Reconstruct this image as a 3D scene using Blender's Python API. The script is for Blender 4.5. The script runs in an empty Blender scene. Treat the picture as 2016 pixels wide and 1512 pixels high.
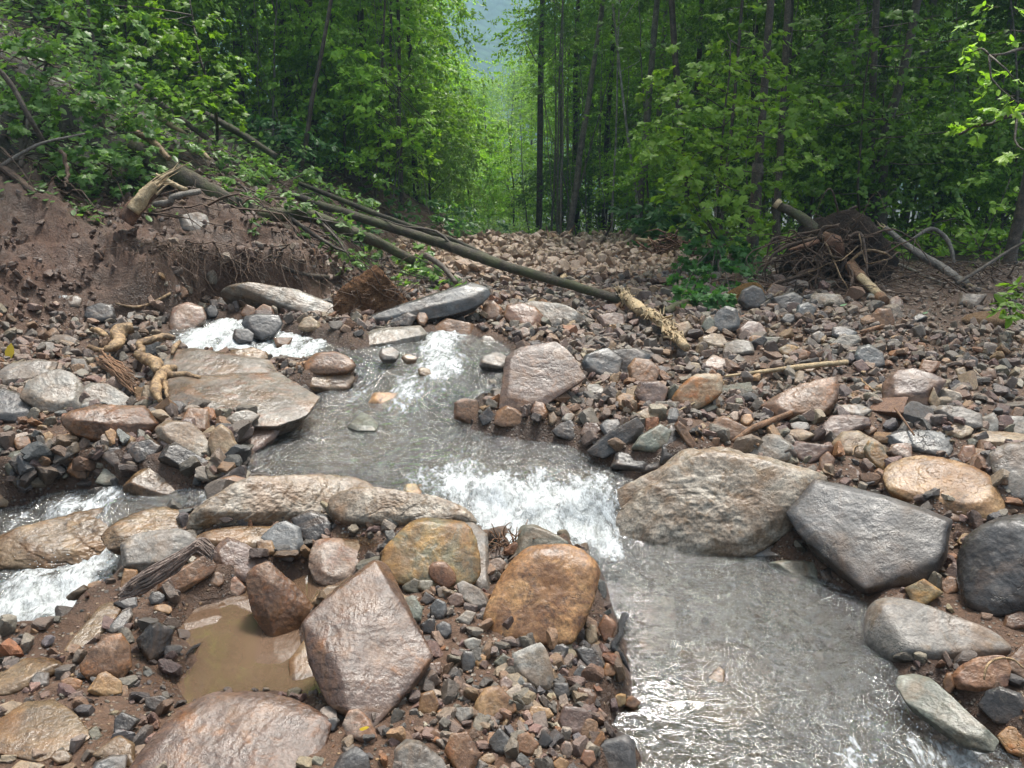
import bpy, bmesh, math, random
import numpy as np
from mathutils import Vector, Matrix, Euler
rad = math.radians
scene = bpy.context.scene
COL = scene.collection
# ------------------------------------------------------------------ camera
CAMZ = 1.6
PITCH = math.atan(416 / 1552.0)
FPX = 1552.0
cam_d = bpy.data.cameras.new("camera")
cam_d.sensor_width = 36.0
cam_d.lens = 36.0 * FPX / 2016.0
cam_d.clip_start = 0.05
cam_d.clip_end = 3000.0
cam = bpy.data.objects.new("camera", cam_d)
COL.objects.link(cam)
cam.location = (0, 0, CAMZ)
cam.rotation_euler = (math.pi / 2 - PITCH, 0, 0)
scene.camera = cam
# ------------------------------------------------------------------ world, sun, exposure
SUN_EL, SUN_AZ = 69.0, 22.0
world = bpy.data.worlds.new("World")
scene.world = world
world.use_nodes = True
wn = world.node_tree
wn.nodes.clear()
w_out = wn.nodes.new("ShaderNodeOutputWorld")
w_bg = wn.nodes.new("ShaderNodeBackground")
w_sky = wn.nodes.new("ShaderNodeTexSky")
w_sky.sky_type = 'NISHITA'
w_sky.sun_disc = False
w_sky.sun_elevation = rad(SUN_EL)
w_sky.sun_rotation = rad(SUN_AZ)
w_sky.air_density = 1.0
w_sky.dust_density = 6.0
w_sky.ozone_density = 1.0
w_hsv = wn.nodes.new("ShaderNodeHueSaturation")
w_hsv.inputs["Saturation"].default_value = 0.06
wn.links.new(w_sky.outputs[0], w_hsv.inputs["Color"])
wn.links.new(w_hsv.outputs[0], w_bg.inputs[0])
w_bg.inputs[1].default_value = 0.12
wn.links.new(w_bg.outputs[0], w_out.inputs[0])
sun_d = bpy.data.lights.new("sun", 'SUN')
sun_d.energy = 3.0
sun_d.angle = rad(12)
sun_d.color = (1.0, 0.94, 0.84)
sun = bpy.data.objects.new("sun", sun_d)
COL.objects.link(sun)
sun.rotation_euler = (rad(90 - SUN_EL), 0, rad(180 - SUN_AZ + 0))
sun.location = (0, 0, 30)
scene.view_settings.view_transform = 'Standard'
scene.view_settings.look = 'None'
scene.view_settings.gamma = 1.0
scene.view_settings.exposure = 1.30
scene.cycles.max_bounces = 8
scene.cycles.transparent_max_bounces = 12
scene.cycles.caustics_reflective = False
scene.cycles.caustics_refractive = False
scene.cycles.use_denoising = True

# ------------------------------------------------------------------ pixel <-> world
CP, SP = math.cos(PITCH), math.sin(PITCH)
CROPS = {'Z': (0, 0, 1.0), 'A': (0, 0, 2.0), 'B': (1008, 0, 2.0), 'C': (0, 560, 2.88), 'D': (600, 560, 2.88),
         'E': (1300, 540, 2.8), 'F': (0, 1000, 2.88), 'G': (600, 1000, 2.88), 'H': (1200, 1000, 2.4706)}
def fp(c, x, y):
    ox, oy, s = CROPS[c]
    return (ox + x / s, oy + y / s)
def ray(px, py):
    dx = (px - 1008) / FPX; dy = -(py - 756) / FPX
    return np.array([dx, CP + dy * SP, -SP + dy * CP])
def on_z(px, py, z):
    d = ray(px, py); t = (z - CAMZ) / d[2]
    return d * t + np.array([0, 0, CAMZ])
def at(px, py, Y):
    d = ray(px, py); t = Y / d[1]
    return d * t + np.array([0, 0, CAMZ])

# ------------------------------------------------------------------ noise
_rs = np.random.RandomState(7)
_perm = _rs.permutation(4096).astype(np.int64)
_grad = _rs.normal(size=(4096, 3)); _grad /= np.linalg.norm(_grad, axis=1)[:, None]
def gnoise(P):
    P = np.asarray(P, dtype=np.float64)
    I = np.floor(P).astype(np.int64); Fr = P - I
    U = Fr * Fr * Fr * (Fr * (Fr * 6 - 15) + 10)
    out = np.zeros(len(P))
    for cx in (0, 1):
        hx = _perm[(I[:, 0] + cx) & 4095]
        wx = U[:, 0] if cx else 1 - U[:, 0]
        for cy in (0, 1):
            hy = _perm[(hx + I[:, 1] + cy) & 4095]
            wy = U[:, 1] if cy else 1 - U[:, 1]
            for cz in (0, 1):
                hz = _perm[(hy + I[:, 2] + cz) & 4095]
                wz = U[:, 2] if cz else 1 - U[:, 2]
                g = _grad[hz]
                out += wx * wy * wz * (g[:, 0] * (Fr[:, 0] - cx) + g[:, 1] * (Fr[:, 1] - cy) + g[:, 2] * (Fr[:, 2] - cz))
    return out * 1.7
def fbm(P, octs=4, lac=2.0, gain=0.5, ridged=False):
    P = np.asarray(P, dtype=np.float64); a = 1.0; s = 0; out = np.zeros(len(P))
    for o in range(octs):
        n = gnoise(P + 17.3 * o)
        if ridged: n = 0.5 - np.abs(n) * 1.6
        out += a * n; s += a; a *= gain; P = P * lac
    return out / s
def sstep(a, b, x):
    t = np.clip((x - a) / (b - a), 0, 1); return t * t * (3 - 2 * t)

# ------------------------------------------------------------------ height fields (world space)
def ctrl(lst):
    A = np.array([list(on_z(px, py, z)[:2]) + [z] for px, py, z in lst]); return A
def tf(x, y):
    return np.stack([x / (y + 0.6) * 1.2, np.log(np.maximum(y, 0.2) + 0.6)], -1)
def idw(A, x, y, p=3.2):
    K = tf(A[:, 0], A[:, 1]); Q = tf(x, y)
    out = np.zeros(len(x))
    for i in range(0, len(x), 40000):
        q = Q[i:i + 40000]
        d = np.sqrt(((q[:, None, :] - K[None]) ** 2).sum(-1)) + 0.012
        w = d ** -p
        out[i:i + 40000] = (w * A[None, :, 2]).sum(1) / w.sum(1)
    return out
GC = ctrl([(100, 1450, .02), (400, 1480, .03), (900, 1300, .03), (1000, 1480, .0), (800, 1450, .02), (700, 1120, .02), (1150, 1400, -.05), (1180, 1250, -.04),
    (250, 1300, .0), (300, 1120, .05), (560, 1000, .10), (800, 1010, .08), (200, 1390, .0), (1100, 1150, .04), (640, 1060, .05), (900, 1200, .04),
    (60, 900, .25), (250, 850, .28), (400, 800, .32), (450, 930, .2), (100, 760, .38), (300, 700, .42), (0, 690, .45), (560, 740, .34), (480, 780, .33),
    (620, 640, .46), (700, 600, .42), (850, 630, .42), (980, 610, .42), (1100, 640, .40), (1000, 660, .38), (1060, 720, .36), (1100, 800, .28), (1020, 800, .26),
    (1200, 850, .24), (1250, 700, .4), (1350, 850, .28), (1300, 760, .34), (1500, 850, .28), (1500, 700, .4), (1400, 640, .44), (1600, 600, .46), (1750, 640, .46),
    (1900, 640, .46), (2000, 620, .47), (1700, 800, .34), (1900, 800, .38), (1990, 900, .3), (1850, 950, .2), (1660, 900, .2), (1450, 980, .05), (1300, 1000, .08), (1700, 1050, .02),
    (1850, 1130, -.02), (1950, 1200, -.04), (1850, 1350, -.1), (1980, 1420, -.12), (1100, 560, .36), (1000, 520, .3), (1200, 520, .3), (1100, 485, .24), (1300, 490, .26), (950, 482, .24),
    (1310, 1092, -.09), (1450, 1096, -.09), (1600, 1120, -.08), (1250, 1040, -.02), (1700, 1175, -.10), (1760, 1290, -.11), (1800, 1210, -.08), (1860, 1260, -.09), (1960, 1330, -.10), (1880, 1420, -.14), (1750, 1130, -.05), (1800, 560, .5), (1600, 540, .5), (2010, 540, .55), (1400, 540, .45), (500, 590, .5), (400, 610, .5)])
WC = ctrl([(350, 650, .46), (450, 640, .44), (600, 680, .38), (690, 690, .36), (830, 660, .37), (960, 680, .36), (900, 700, .34), (820, 740, .28), (950, 740, .27), (700, 770, .2), (600, 800, .18), (900, 830, .165), (1100, 880, .15),
    (700, 880, .155), (550, 900, .15), (850, 960, .135), (960, 950, .13), (1180, 945, .12), (1080, 990, .07), (930, 1010, .05), (1000, 1050, -.02), (1150, 1060, -.06), (1200, 1090, -.10), (1230, 1110, -.11),
    (1400, 1110, -.11), (1600, 1150, -.13), (1300, 1250, -.13), (1500, 1400, -.15), (1250, 1500, -.15), (1700, 1500, -.18), (1900, 1500, -.22), (1700, 1250, -.13),
    (420, 970, .13), (250, 970, .11), (120, 985, .08), (30, 1030, .02), (100, 1110, -.03), (180, 1130, -.03), (100, 1200, -.07), (30, 1260, -.10), (450, 1280, -.03), (560, 1200, -.03), (400, 1350, -.03)])
TOE = np.array([on_z(*p)[:2] for p in [(-900, 900, .4), (-300, 760, .4), (0, 700, .4), (150, 668, .42), (320, 645, .45), (420, 612, .48), (640, 600, .46), (700, 560, .4), (840, 500, .28), (905, 476, .22)]] + [[-1.5, 24.0], [-3.0, 45.0], [-6, 90]])
def toe_dist(x, y):
    best = np.full(len(x), 1e9); sg = np.ones(len(x)); tt = np.zeros(len(x))
    for i in range(len(TOE) - 1):
        a, b = TOE[i], TOE[i + 1]; ab = b - a; L = ab @ ab
        t = np.clip(((x - a[0]) * ab[0] + (y - a[1]) * ab[1]) / L, 0, 1)
        dx = x - a[0] - t * ab[0]; dy = y - a[1] - t * ab[1]
        d = np.hypot(dx, dy)
        cr = ab[0] * dy - ab[1] * dx
        m = d < best
        best = np.where(m, d, best); sg = np.where(m, np.sign(cr), sg); tt = np.where(m, i + t, tt)
    return best * sg, tt
def bank(x, y):
    d, t = toe_dist(x, y)
    cutw = sstep(3.0, 4.3, t) * (1 - sstep(6.3, 7.0, t))
    dd = np.maximum(d, 0)
    soft = 0.85 * np.minimum(dd, .8) + .58 * np.maximum(dd - .8, 0)
    P = np.stack([x * 2.2, y * 2.2, x * 0], -1)
    wob = gnoise(P) * 0.18
    cut = 0.46 * sstep(0.08, 0.22, d + wob) + 0.36 * np.clip(dd - 0.2, 0, 2) + 0.55 * np.maximum(dd - 2.2, 0)
    f = soft * (1 - cutw) + cut * cutw
    f = np.where(dd > 9, f * 0 + 5.0 + (dd - 9) * 0.35, f)
    return f
def H0(x, y):
    x = np.asarray(x, float); y = np.asarray(y, float)
    g = idw(GC, x, np.maximum(y, 1.0))
    g = g - 0.09 * np.maximum(y - 17, 0) ** 0.95 * (np.abs(x) < 1e9)
    g = np.maximum(g, -6)
    g = g + bank(x, y)
    g = g + 0.10 * np.maximum(x - y * 0.42 - 3, 0) * sstep(9, 14, y)
    return g
def W0(x, y):
    return idw(WC, np.asarray(x, float), np.asarray(y, float), 3.6)
def hit(px, py, F=None, y0=0.9, y1=70):
    F = F or G0
    d = ray(px, py)
    ys = y0 * (y1 / y0) ** np.linspace(0, 1, 700)
    t = ys / d[1]
    X = d[0] * t; Z = CAMZ + d[2] * t
    h = F(X, ys)
    s = np.where(Z < h)[0]
    if len(s) == 0: return at(px, py, 30.0)
    i = max(s[0], 1)
    a = (Z[i - 1] - h[i - 1]) / ((Z[i - 1] - h[i - 1]) - (Z[i] - h[i]) + 1e-9)
    yy = ys[i - 1] + a * (ys[i] - ys[i - 1])
    return at(px, py, yy)
POLYS_PX = {
 'main': [(335, 655), (350, 640), (390, 628), (470, 632), (560, 655), (640, 672), (700, 690), (760, 668), (850, 655), (900, 650), (980, 672), (1005, 700), (990, 780), (935, 790), (930, 845), (1020, 862), (1090, 868), (1150, 890), (1215, 925), (1240, 940),
          (1310, 965), (1400, 1000), (1500, 1040), (1520, 1080), (1510, 1094), (1600, 1130), (1650, 1150), (1710, 1190), (1715, 1270), (1780, 1335), (1900, 1420), (2016, 1490), (2100, 1620), (1180, 1620), (1250, 1490), (1185, 1440), (1235, 1360), (1225, 1270), (1195, 1190), (1180, 1130),
          (1090, 1070), (970, 1090), (940, 1040), (900, 1010), (800, 985), (740, 975), (640, 950), (520, 955), (470, 935), (500, 880), (545, 830), (560, 800), (620, 770), (680, 765), (700, 740), (640, 712), (560, 700), (470, 698), (380, 690), (340, 675)],
 'left': [(-80, 1000), (60, 985), (130, 962), (230, 955), (330, 965), (420, 962), (450, 975), (400, 1000), (300, 1020), (250, 1060), (235, 1130), (200, 1180), (150, 1215), (120, 1255), (0, 1285), (-90, 1300)],
 'puddle': [(345, 1240), (380, 1195), (430, 1180), (500, 1150), (600, 1130), (690, 1120), (690, 1160), (600, 1220), (600, 1290), (640, 1350), (640, 1375), (450, 1372), (370, 1395), (345, 1345), (385, 1300)],
}
WPOLY = {}
for k, v in POLYS_PX.items():
    WPOLY[k] = np.array([hit(a, b, W0, 0.8, 20)[:2] for a, b in v])
def poly_sd(P, x, y):
    best = np.full(len(x), 1e9); inside = np.zeros(len(x), bool)
    n = len(P)
    for i in range(n):
        a = P[i]; b = P[(i + 1) % n]; ab = b - a; L = ab @ ab + 1e-12
        t = np.clip(((x - a[0]) * ab[0] + (y - a[1]) * ab[1]) / L, 0, 1)
        best = np.minimum(best, np.hypot(x - a[0] - t * ab[0], y - a[1] - t * ab[1]))
        c = ((a[1] > y) != (b[1] > y)) & (x < (b[0] - a[0]) * (y - a[1]) / (b[1] - a[1] + 1e-12) + a[0])
        inside ^= c
    return np.where(inside, -best, best)
def water_sd(x, y):
    s = np.full(len(x), 1e9)
    m = (y < 12) & (y > 0.3)
    if m.any():
        xs, ys = x[m], y[m]; q = np.full(m.sum(), 1e9)
        for P in WPOLY.values(): q = np.minimum(q, poly_sd(P, xs, ys))
        s[m] = q
    return s
def G0(x, y):
    x = np.asarray(x, float); y = np.asarray(y, float)
    h = H0(x, y); s = water_sd(x, y)
    m = s < 1.0
    if m.any():
        w = W0(x[m], y[m]); sm = s[m]
        depth = 0.02 + 0.10 * sstep(0, -0.25, sm)
        hb = np.maximum(h[m], w + 0.02 + 0.05 * sstep(0, 0.3, sm))
        t = sstep(-0.05, 0.07, sm)
        h[m] = hb * t + (w - depth) * (1 - t)
    return h

# ------------------------------------------------------------------ mesh helpers
def mesh_np(name, V, F, attrs=None, smooth=True):
    """V (n,3); F (m,k) uniform polygons, or a list of such arrays."""
    me = bpy.data.meshes.new(name)
    Fs = F if isinstance(F, list) else [F]
    Fs = [np.asarray(f, np.int32) for f in Fs if len(f)]
    V = np.asarray(V, np.float32)
    me.vertices.add(len(V)); me.vertices.foreach_set("co", V.ravel())
    loops = np.concatenate([f.ravel() for f in Fs])
    tot = np.concatenate([np.full(len(f), f.shape[1], np.int32) for f in Fs])
    st = np.concatenate([[0], np.cumsum(tot)[:-1]]).astype(np.int32)
    me.loops.add(len(loops)); me.loops.foreach_set("vertex_index", loops.astype(np.int32))
    me.polygons.add(len(tot)); me.polygons.foreach_set("loop_start", st)
    try: me.polygons.foreach_set("loop_total", tot)
    except Exception: pass
    me.polygons.foreach_set("use_smooth", np.full(len(tot), smooth, bool))
    for an, av in (attrs or {}).items():
        av = np.asarray(av, np.float32)
        if av.ndim == 1:
            a = me.attributes.new(an, 'FLOAT', 'POINT'); a.data.foreach_set("value", av)
        else:
            a = me.attributes.new(an, 'FLOAT_COLOR', 'POINT')
            if av.shape[1] == 3: av = np.concatenate([av, np.ones((len(av), 1), np.float32)], 1)
            a.data.foreach_set("color", av.ravel())
    me.update(calc_edges=True); me.validate()
    return me
def link(name, me, mat=None, parent=None, label=None, cat=None, group=None, kind=None, loc=None):
    o = bpy.data.objects.new(name, me); COL.objects.link(o)
    if mat is not None and me is not None and len(me.materials) == 0: me.materials.append(mat)
    if parent is not None: o.parent = parent
    if loc is not None: o.location = loc
    if label: o['label'] = label
    if cat: o['category'] = cat
    if group: o['group'] = group
    if kind: o['kind'] = kind
    return o
def root(name, loc, label, cat, group=None):
    return link(name, None, None, None, label, cat, group, None, tuple(loc))
_ico = {}
def ico(l):
    if l not in _ico:
        b = bmesh.new(); bmesh.ops.create_icosphere(b, subdivisions=l, radius=1.0)
        V = np.array([v.co[:] for v in b.verts]); F = np.array([[v.index for v in f.verts] for f in b.faces]); b.free()
        V /= np.linalg.norm(V, axis=1)[:, None]
        _ico[l] = (V, F)
    return _ico[l]
def hull_planes(P):
    b = bmesh.new()
    for p in P: b.verts.new(tuple(p))
    r = bmesh.ops.convex_hull(b, input=b.verts)
    b.normal_update()
    N = []; D = []
    C = P.mean(0)
    for f in b.faces:
        if f.calc_area() < 1e-9: continue
        n = np.array(f.normal[:]); c = np.array(f.verts[0].co[:])
        d = n @ (c - C)
        if d < 0: n, d = -n, -d
        if d < 1e-5: continue
        N.append(n); D.append(d)
    b.free()
    N = np.array(N); D = np.array(D)
    keep = []
    for i in range(len(N)):
        if all(not (N[i] @ N[j] > 0.985 and abs(D[i] - D[j]) < 0.06 * D[i]) for j in keep): keep.append(i)
    return C, N[keep], D[keep]
def rock_surface(P, lvl=4, p=18, rough=0.05, seed=0, strata=0.0, knob=1.0, planes=None):
    C, N, D = planes if planes is not None else hull_planes(P)
    if P is None: P = np.array([[a, b, c] for a in (-1, 1) for b in (-1, 1) for c in (-1, 1)]) * np.array([D[0], D[2], D[4]])
    if p >= 12:      # chipped corners: extra cutting planes
        cr = np.random.RandomState(int(seed * 531) % 99991); cn = cr.normal(size=(9, 3)); cn /= np.linalg.norm(cn, axis=1)[:, None]
        sup = ((P - C) @ cn.T).max(0); N = np.concatenate([N, cn]); D = np.concatenate([D, sup * cr.uniform(.90, .985, 9)])
        if p >= 24: N, D = N[:-9], D[:-9]
        p = p * 2.2
    Q = P - C
    ev, E = np.linalg.eigh(Q.T @ Q / len(Q))
    ev = np.sqrt(np.maximum(ev, 1e-8)); ev = np.maximum(ev, ev.max() * 0.22)
    M = E * ev[None, :]
    U, F = ico(lvl)
    v = U @ M.T
    s = np.maximum(v @ N.T, 0) / D[None]
    mx = s.max(1)
    r = 1.0 / (mx * (((s / mx[:, None]) ** p).sum(1) ** (1.0 / p)))
    X = v * r[:, None] * 1.035
    size = np.median(np.linalg.norm(X, axis=1))
    dirn = X / (np.linalg.norm(X, axis=1)[:, None] + 1e-9)
    off = np.array([seed * 3.7, seed * 1.3, seed * 7.1])
    q = X / size
    n1 = fbm(q * 1.6 + off, 5, 2.1, 0.52)
    n2 = fbm(q * 3.2 + off + 9, 4, 2.2, 0.55, ridged=True)
    disp = rough * size * (1.5 * n1 + 0.8 * n2 * knob)
    # chipped facets: quantised noise cuts
    n3 = gnoise(q * 1.3 + off + 31)
    stepn = np.round(n3 * 6) / 6 - n3
    disp += rough * size * 1.1 * stepn
    if strata:
        a = _rs_dir(seed)
        h = (q @ a) * 5.0 + n1 * 0.6
        fr = h - np.floor(h)
        disp += strata * size * (sstep(0.0, 0.25, fr) - 0.5) * (0.5 + 0.5 * gnoise(q * 2 + off))
    X = X + dirn * disp[:, None]
    return X + C, F
def _rs_dir(seed):
    r = np.random.RandomState(int(seed * 977) % 100000); a = r.normal(size=3); a[2] += 1.5 * np.sign(a[2]); return a / np.linalg.norm(a)
def tube_np(pts, r0, r1=None, ns=7, rough=0.0, seed=0, closed=True, radii=None):
    pts = np.asarray(pts, float); n = len(pts)
    if radii is None:
        radii = np.linspace(r0, r1 if r1 is not None else r0, n)
    T = np.gradient(pts, axis=0); T /= np.linalg.norm(T, axis=1)[:, None] + 1e-9
    up = np.array([0, 0, 1.0]) if abs(T[0, 2]) < 0.9 else np.array([1.0, 0, 0])
    V = np.zeros((n * ns, 3)); a = np.linspace(0, 2 * np.pi, ns, endpoint=False)
    for i in range(n):
        b = np.cross(T[i], up); b /= np.linalg.norm(b) + 1e-9; c = np.cross(b, T[i]); up = c
        V[i * ns:(i + 1) * ns] = pts[i] + radii[i] * (np.cos(a)[:, None] * b + np.sin(a)[:, None] * c)
    if rough:
        cen = np.repeat(pts, ns, 0); d = V - cen
        k = 1 + rough * fbm(V * (1.2 / max(r0, 1e-3)) * 0.5 + seed, 3)
        V = cen + d * k[:, None]
    F = []
    j = np.arange(ns); jn = (j + 1) % ns
    for i in range(n - 1):
        F.append(np.stack([i * ns + j, i * ns + jn, (i + 1) * ns + jn, (i + 1) * ns + j], 1))
    F = np.concatenate(F)
    caps = []
    if closed:
        V = np.concatenate([V, pts[:1], pts[-1:]])
        c0 = n * ns; c1 = c0 + 1
        caps = np.concatenate([np.stack([np.full(ns, c0), jn, j], 1), np.stack([np.full(ns, c1), (n - 1) * ns + j, (n - 1) * ns + jn], 1)])
    return V, F, caps
class Tubes:
    def __init__(s): s.V = []; s.Q = []; s.T = []; s.n = 0
    def add(s, *a, **k):
        V, F, C = tube_np(*a, **k)
        s.V.append(V); s.Q.append(F + s.n)
        if len(C): s.T.append(C + s.n)
        s.n += len(V)
    def addmesh(s, V, T):
        s.V.append(V); s.T.append(np.asarray(T) + s.n); s.n += len(V)
    def mesh(s, name, base=(0, 0, 0)):
        V = np.concatenate(s.V) - np.array(base)
        L = []
        if s.Q: L.append(np.concatenate(s.Q))
        if s.T: L.append(np.concatenate(s.T))
        return mesh_np(name, V, L)
def smooth_path(pts, n=24, wob=0.0, seed=0):
    pts = np.asarray(pts, float); m = len(pts)
    if m == 2: t = np.linspace(0, 1, n)[:, None]; R = pts[0] * (1 - t) + pts[1] * t
    else:
        P = np.concatenate([[2 * pts[0] - pts[1]], pts, [2 * pts[-1] - pts[-2]]])
        u = np.linspace(0, m - 1 - 1e-6, n); i = u.astype(int); t = (u - i)[:, None]
        p0, p1, p2, p3 = P[i], P[i + 1], P[i + 2], P[i + 3]
        R = 0.5 * (2 * p1 + (p2 - p0) * t + (2 * p0 - 5 * p1 + 4 * p2 - p3) * t ** 2 + (3 * p1 - p0 - 3 * p2 + p3) * t ** 3)
    if wob:
        s = np.linspace(0, 1, n)[:, None] * 6
        for k in range(3):
            R[:, k] += wob * gnoise(np.concatenate([s + seed * 5.1 + k * 40, s * 0 + seed, s * 0 + k], 1))
    return R
# ------------------------------------------------------------------ materials
class NT:
    def __init__(s, name):
        s.m = bpy.data.materials.new(name); s.m.use_nodes = True; s.t = s.m.node_tree; s.t.nodes.clear()
        s.out = s.n("ShaderNodeOutputMaterial")
    def n(s, typ, **k):
        o = s.t.nodes.new(typ)
        for a, b in k.items(): setattr(o, a, b)
        return o
    def l(s, a, b): s.t.links.new(a, b)
    def val(s, sock, v):
        if hasattr(v, 'is_output') or isinstance(v, bpy.types.NodeSocket): s.l(v, sock)
        elif isinstance(v, (tuple, list)) and len(v) == 3 and sock.type == 'RGBA': sock.default_value = (*v, 1)
        else: sock.default_value = v
    def noise(s, vec, scale, detail=4, rough=0.55, dist=0.0, out=0):
        o = s.n("ShaderNodeTexNoise"); s.l(vec, o.inputs["Vector"])
        o.inputs["Scale"].default_value = scale; o.inputs["Detail"].default_value = detail
        o.inputs["Roughness"].default_value = rough; o.inputs["Distortion"].default_value = dist
        return o.outputs[out]
    def ramp(s, f, pts, interp='LINEAR'):
        o = s.n("ShaderNodeValToRGB"); s.l(f, o.inputs[0]); e = o.color_ramp.elements; o.color_ramp.interpolation = interp
        while len(e) < len(pts): e.new(0.5)
        for i, (p, c) in enumerate(pts):
            e[i].position = p
            e[i].color = (*c, 1) if isinstance(c, (tuple, list)) else (c, c, c, 1)
        return o.outputs[0]
    def mix(s, f, a, b, mode='MIX'):
        o = s.n("ShaderNodeMix"); o.data_type = 'RGBA'; o.blend_type = mode
        s.val(o.inputs[0], f); s.val(o.inputs[6], a); s.val(o.inputs[7], b); return o.outputs[2]
    def math(s, op, a, b=0.0, clamp=False):
        o = s.n("ShaderNodeMath"); o.operation = op; o.use_clamp = clamp; s.val(o.inputs[0], a); s.val(o.inputs[1], b); return o.outputs[0]
    def bump(s, h, strength=0.5, dist=0.02, normal=None):
        o = s.n("ShaderNodeBump"); s.l(h, o.inputs["Height"]); o.inputs["Strength"].default_value = strength; o.inputs["Distance"].default_value = dist
        if normal is not None: s.l(normal, o.inputs["Normal"])
        return o.outputs[0]
    def pbsdf(s, col, rough=0.5, normal=None, spec=0.5, **k):
        o = s.n("ShaderNodeBsdfPrincipled"); s.val(o.inputs["Base Color"], col); s.val(o.inputs["Roughness"], rough)
        s.val(o.inputs["Specular IOR Level"], spec)
        if normal is not None: s.l(normal, o.inputs["Normal"])
        for a, b in k.items(): s.val(o.inputs[a.replace('_', ' ')], b)
        return o.outputs[0]
    def surf(s, sh): s.l(sh, s.out.inputs[0]); return s.m
    def attr(s, name, out=2):
        o = s.n("ShaderNodeAttribute"); o.attribute_name = name; return o.outputs[out]
    def obj_vec(s):
        tc = s.n("ShaderNodeTexCoord"); oi = s.n("ShaderNodeObjectInfo")
        m = s.n("ShaderNodeVectorMath"); m.operation = 'ADD'
        mm = s.n("ShaderNodeMath"); mm.operation = 'MULTIPLY'; s.l(oi.outputs["Random"], mm.inputs[0]); mm.inputs[1].default_value = 53.0
        cb = s.n("ShaderNodeCombineXYZ"); s.l(mm.outputs[0], cb.inputs[0]); s.l(mm.outputs[0], cb.inputs[1])
        s.l(tc.outputs["Object"], m.inputs[0]); s.l(cb.outputs[0], m.inputs[1])
        return m.outputs[0], oi.outputs["Random"]

def rock_mat(name, c1, c2, c3, stain=0.35, band=0.0, speck=0.35, rough=(0.32, 0.7), scale=1.0, fine=1.0):
    t = NT(name); v, rnd = t.obj_vec()
    n1 = t.noise(v, 5.0 * scale, 6, 0.6, 0.4)
    base = t.mix(t.ramp(n1, [(0.36, 0.0), (0.62, 1.0)]), c1, c2)
    n2 = t.noise(v, 9.0 * scale, 7, 0.65, 1.2)
    base = t.mix(t.ramp(n2, [(0.62 - stain * 0.4, 0.0), (0.72 - stain * 0.3, 1.0)]), base, c3)
    if band:
        mp = t.n("ShaderNodeMapping"); t.l(v, mp.inputs[0]); mp.inputs["Rotation"].default_value = (0.5, 0.9, 0.3)
        mp.inputs["Scale"].default_value = (3, 3, 26)
        nb = t.noise(mp.outputs[0], 1.3 * scale, 6, 0.6, 0.8)
        base = t.mix(t.math('MULTIPLY', t.ramp(nb, [(0.42, 0.0), (0.6, 1.0)]), band), base, t.mix(0.5, c3, (c1[0] * 0.35, c1[1] * 0.35, c1[2] * 0.35)))
    n3 = t.noise(v, 85.0 * fine, 4, 0.75)
    sp = t.ramp(n3, [(0.3, 1.0 - speck * 1.3), (0.5, 1.0), (0.7, 1.0 + speck * 1.1)])
    base = t.mix(1.0, base, sp, 'MULTIPLY')
    n3b = t.noise(v, 26.0 * fine, 5, 0.7)
    base = t.mix(1.0, base, t.ramp(n3b, [(0.3, 0.62), (0.7, 1.3)]), 'MULTIPLY')
    # cracks
    vo = t.n("ShaderNodeTexVoronoi"); vo.feature = 'DISTANCE_TO_EDGE'; vo.inputs["Scale"].default_value = 2.6 * scale
    mv = t.n("ShaderNodeVectorMath"); mv.operation = 'MULTIPLY_ADD'; nz = t.noise(v, 6.0, 5, 0.6, 0, 1)
    t.l(nz, mv.inputs[0]); mv.inputs[1].default_value = (0.45, 0.45, 0.45); t.l(v, mv.inputs[2]); t.l(mv.outputs[0], vo.inputs["Vector"])
    crack = t.ramp(vo.outputs[0], [(0.0, 0.0), (0.010, 1.0)])
    cm = t.math('MULTIPLY', t.math('SUBTRACT', 1.0, crack), t.ramp(t.noise(v, 3.0, 2), [(0.54, 0.0), (0.68, 0.6)]))
    base = t.mix(cm, base, (c1[0] * 0.2, c1[1] * 0.2, c1[2] * 0.2))
    film = t.ramp(t.noise(v, 3.2, 6, 0.68, .8), [(0.42, 0.0), (0.60, 1.0)])
    base = t.mix(t.math('MULTIPLY', film, .85), base, t.mix(1.0, base, (.50, .38, .29), 'MULTIPLY'))
    pal = t.ramp(t.noise(v, 14.0, 7, 0.72, 1.5), [(0.58, 0.0), (0.70, .35)])
    base = t.mix(pal, base, (.34, .30, .24))
    base = t.mix(1.0, base, (.70, .645, .59), 'MULTIPLY')
    rus = t.ramp(t.noise(v, 4.6, 7, 0.7, 1.1), [(0.49, 0.0), (0.63, min(.8, stain * 1.9))])
    base = t.mix(rus, base, t.mix(.4, (.24, .115, .042), base))
    rg = t.ramp(t.noise(v, 7.0, 5, 0.6), [(0.38, rough[0] * .85), (0.62, rough[1] * .85)])
    hh = t.math('ADD', t.math('MULTIPLY', n3b, 0.6), t.math('MULTIPLY', n3, 0.25))
    hh = t.math('ADD', hh, t.math('MULTIPLY', n2, 0.45))
    hh = t.math('SUBTRACT', hh, t.math('MULTIPLY', cm, 0.7))
    bm = t.bump(hh, 0.6, 0.012)
    return t.surf(t.pbsdf(base, rg, bm, 0.5))
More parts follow.
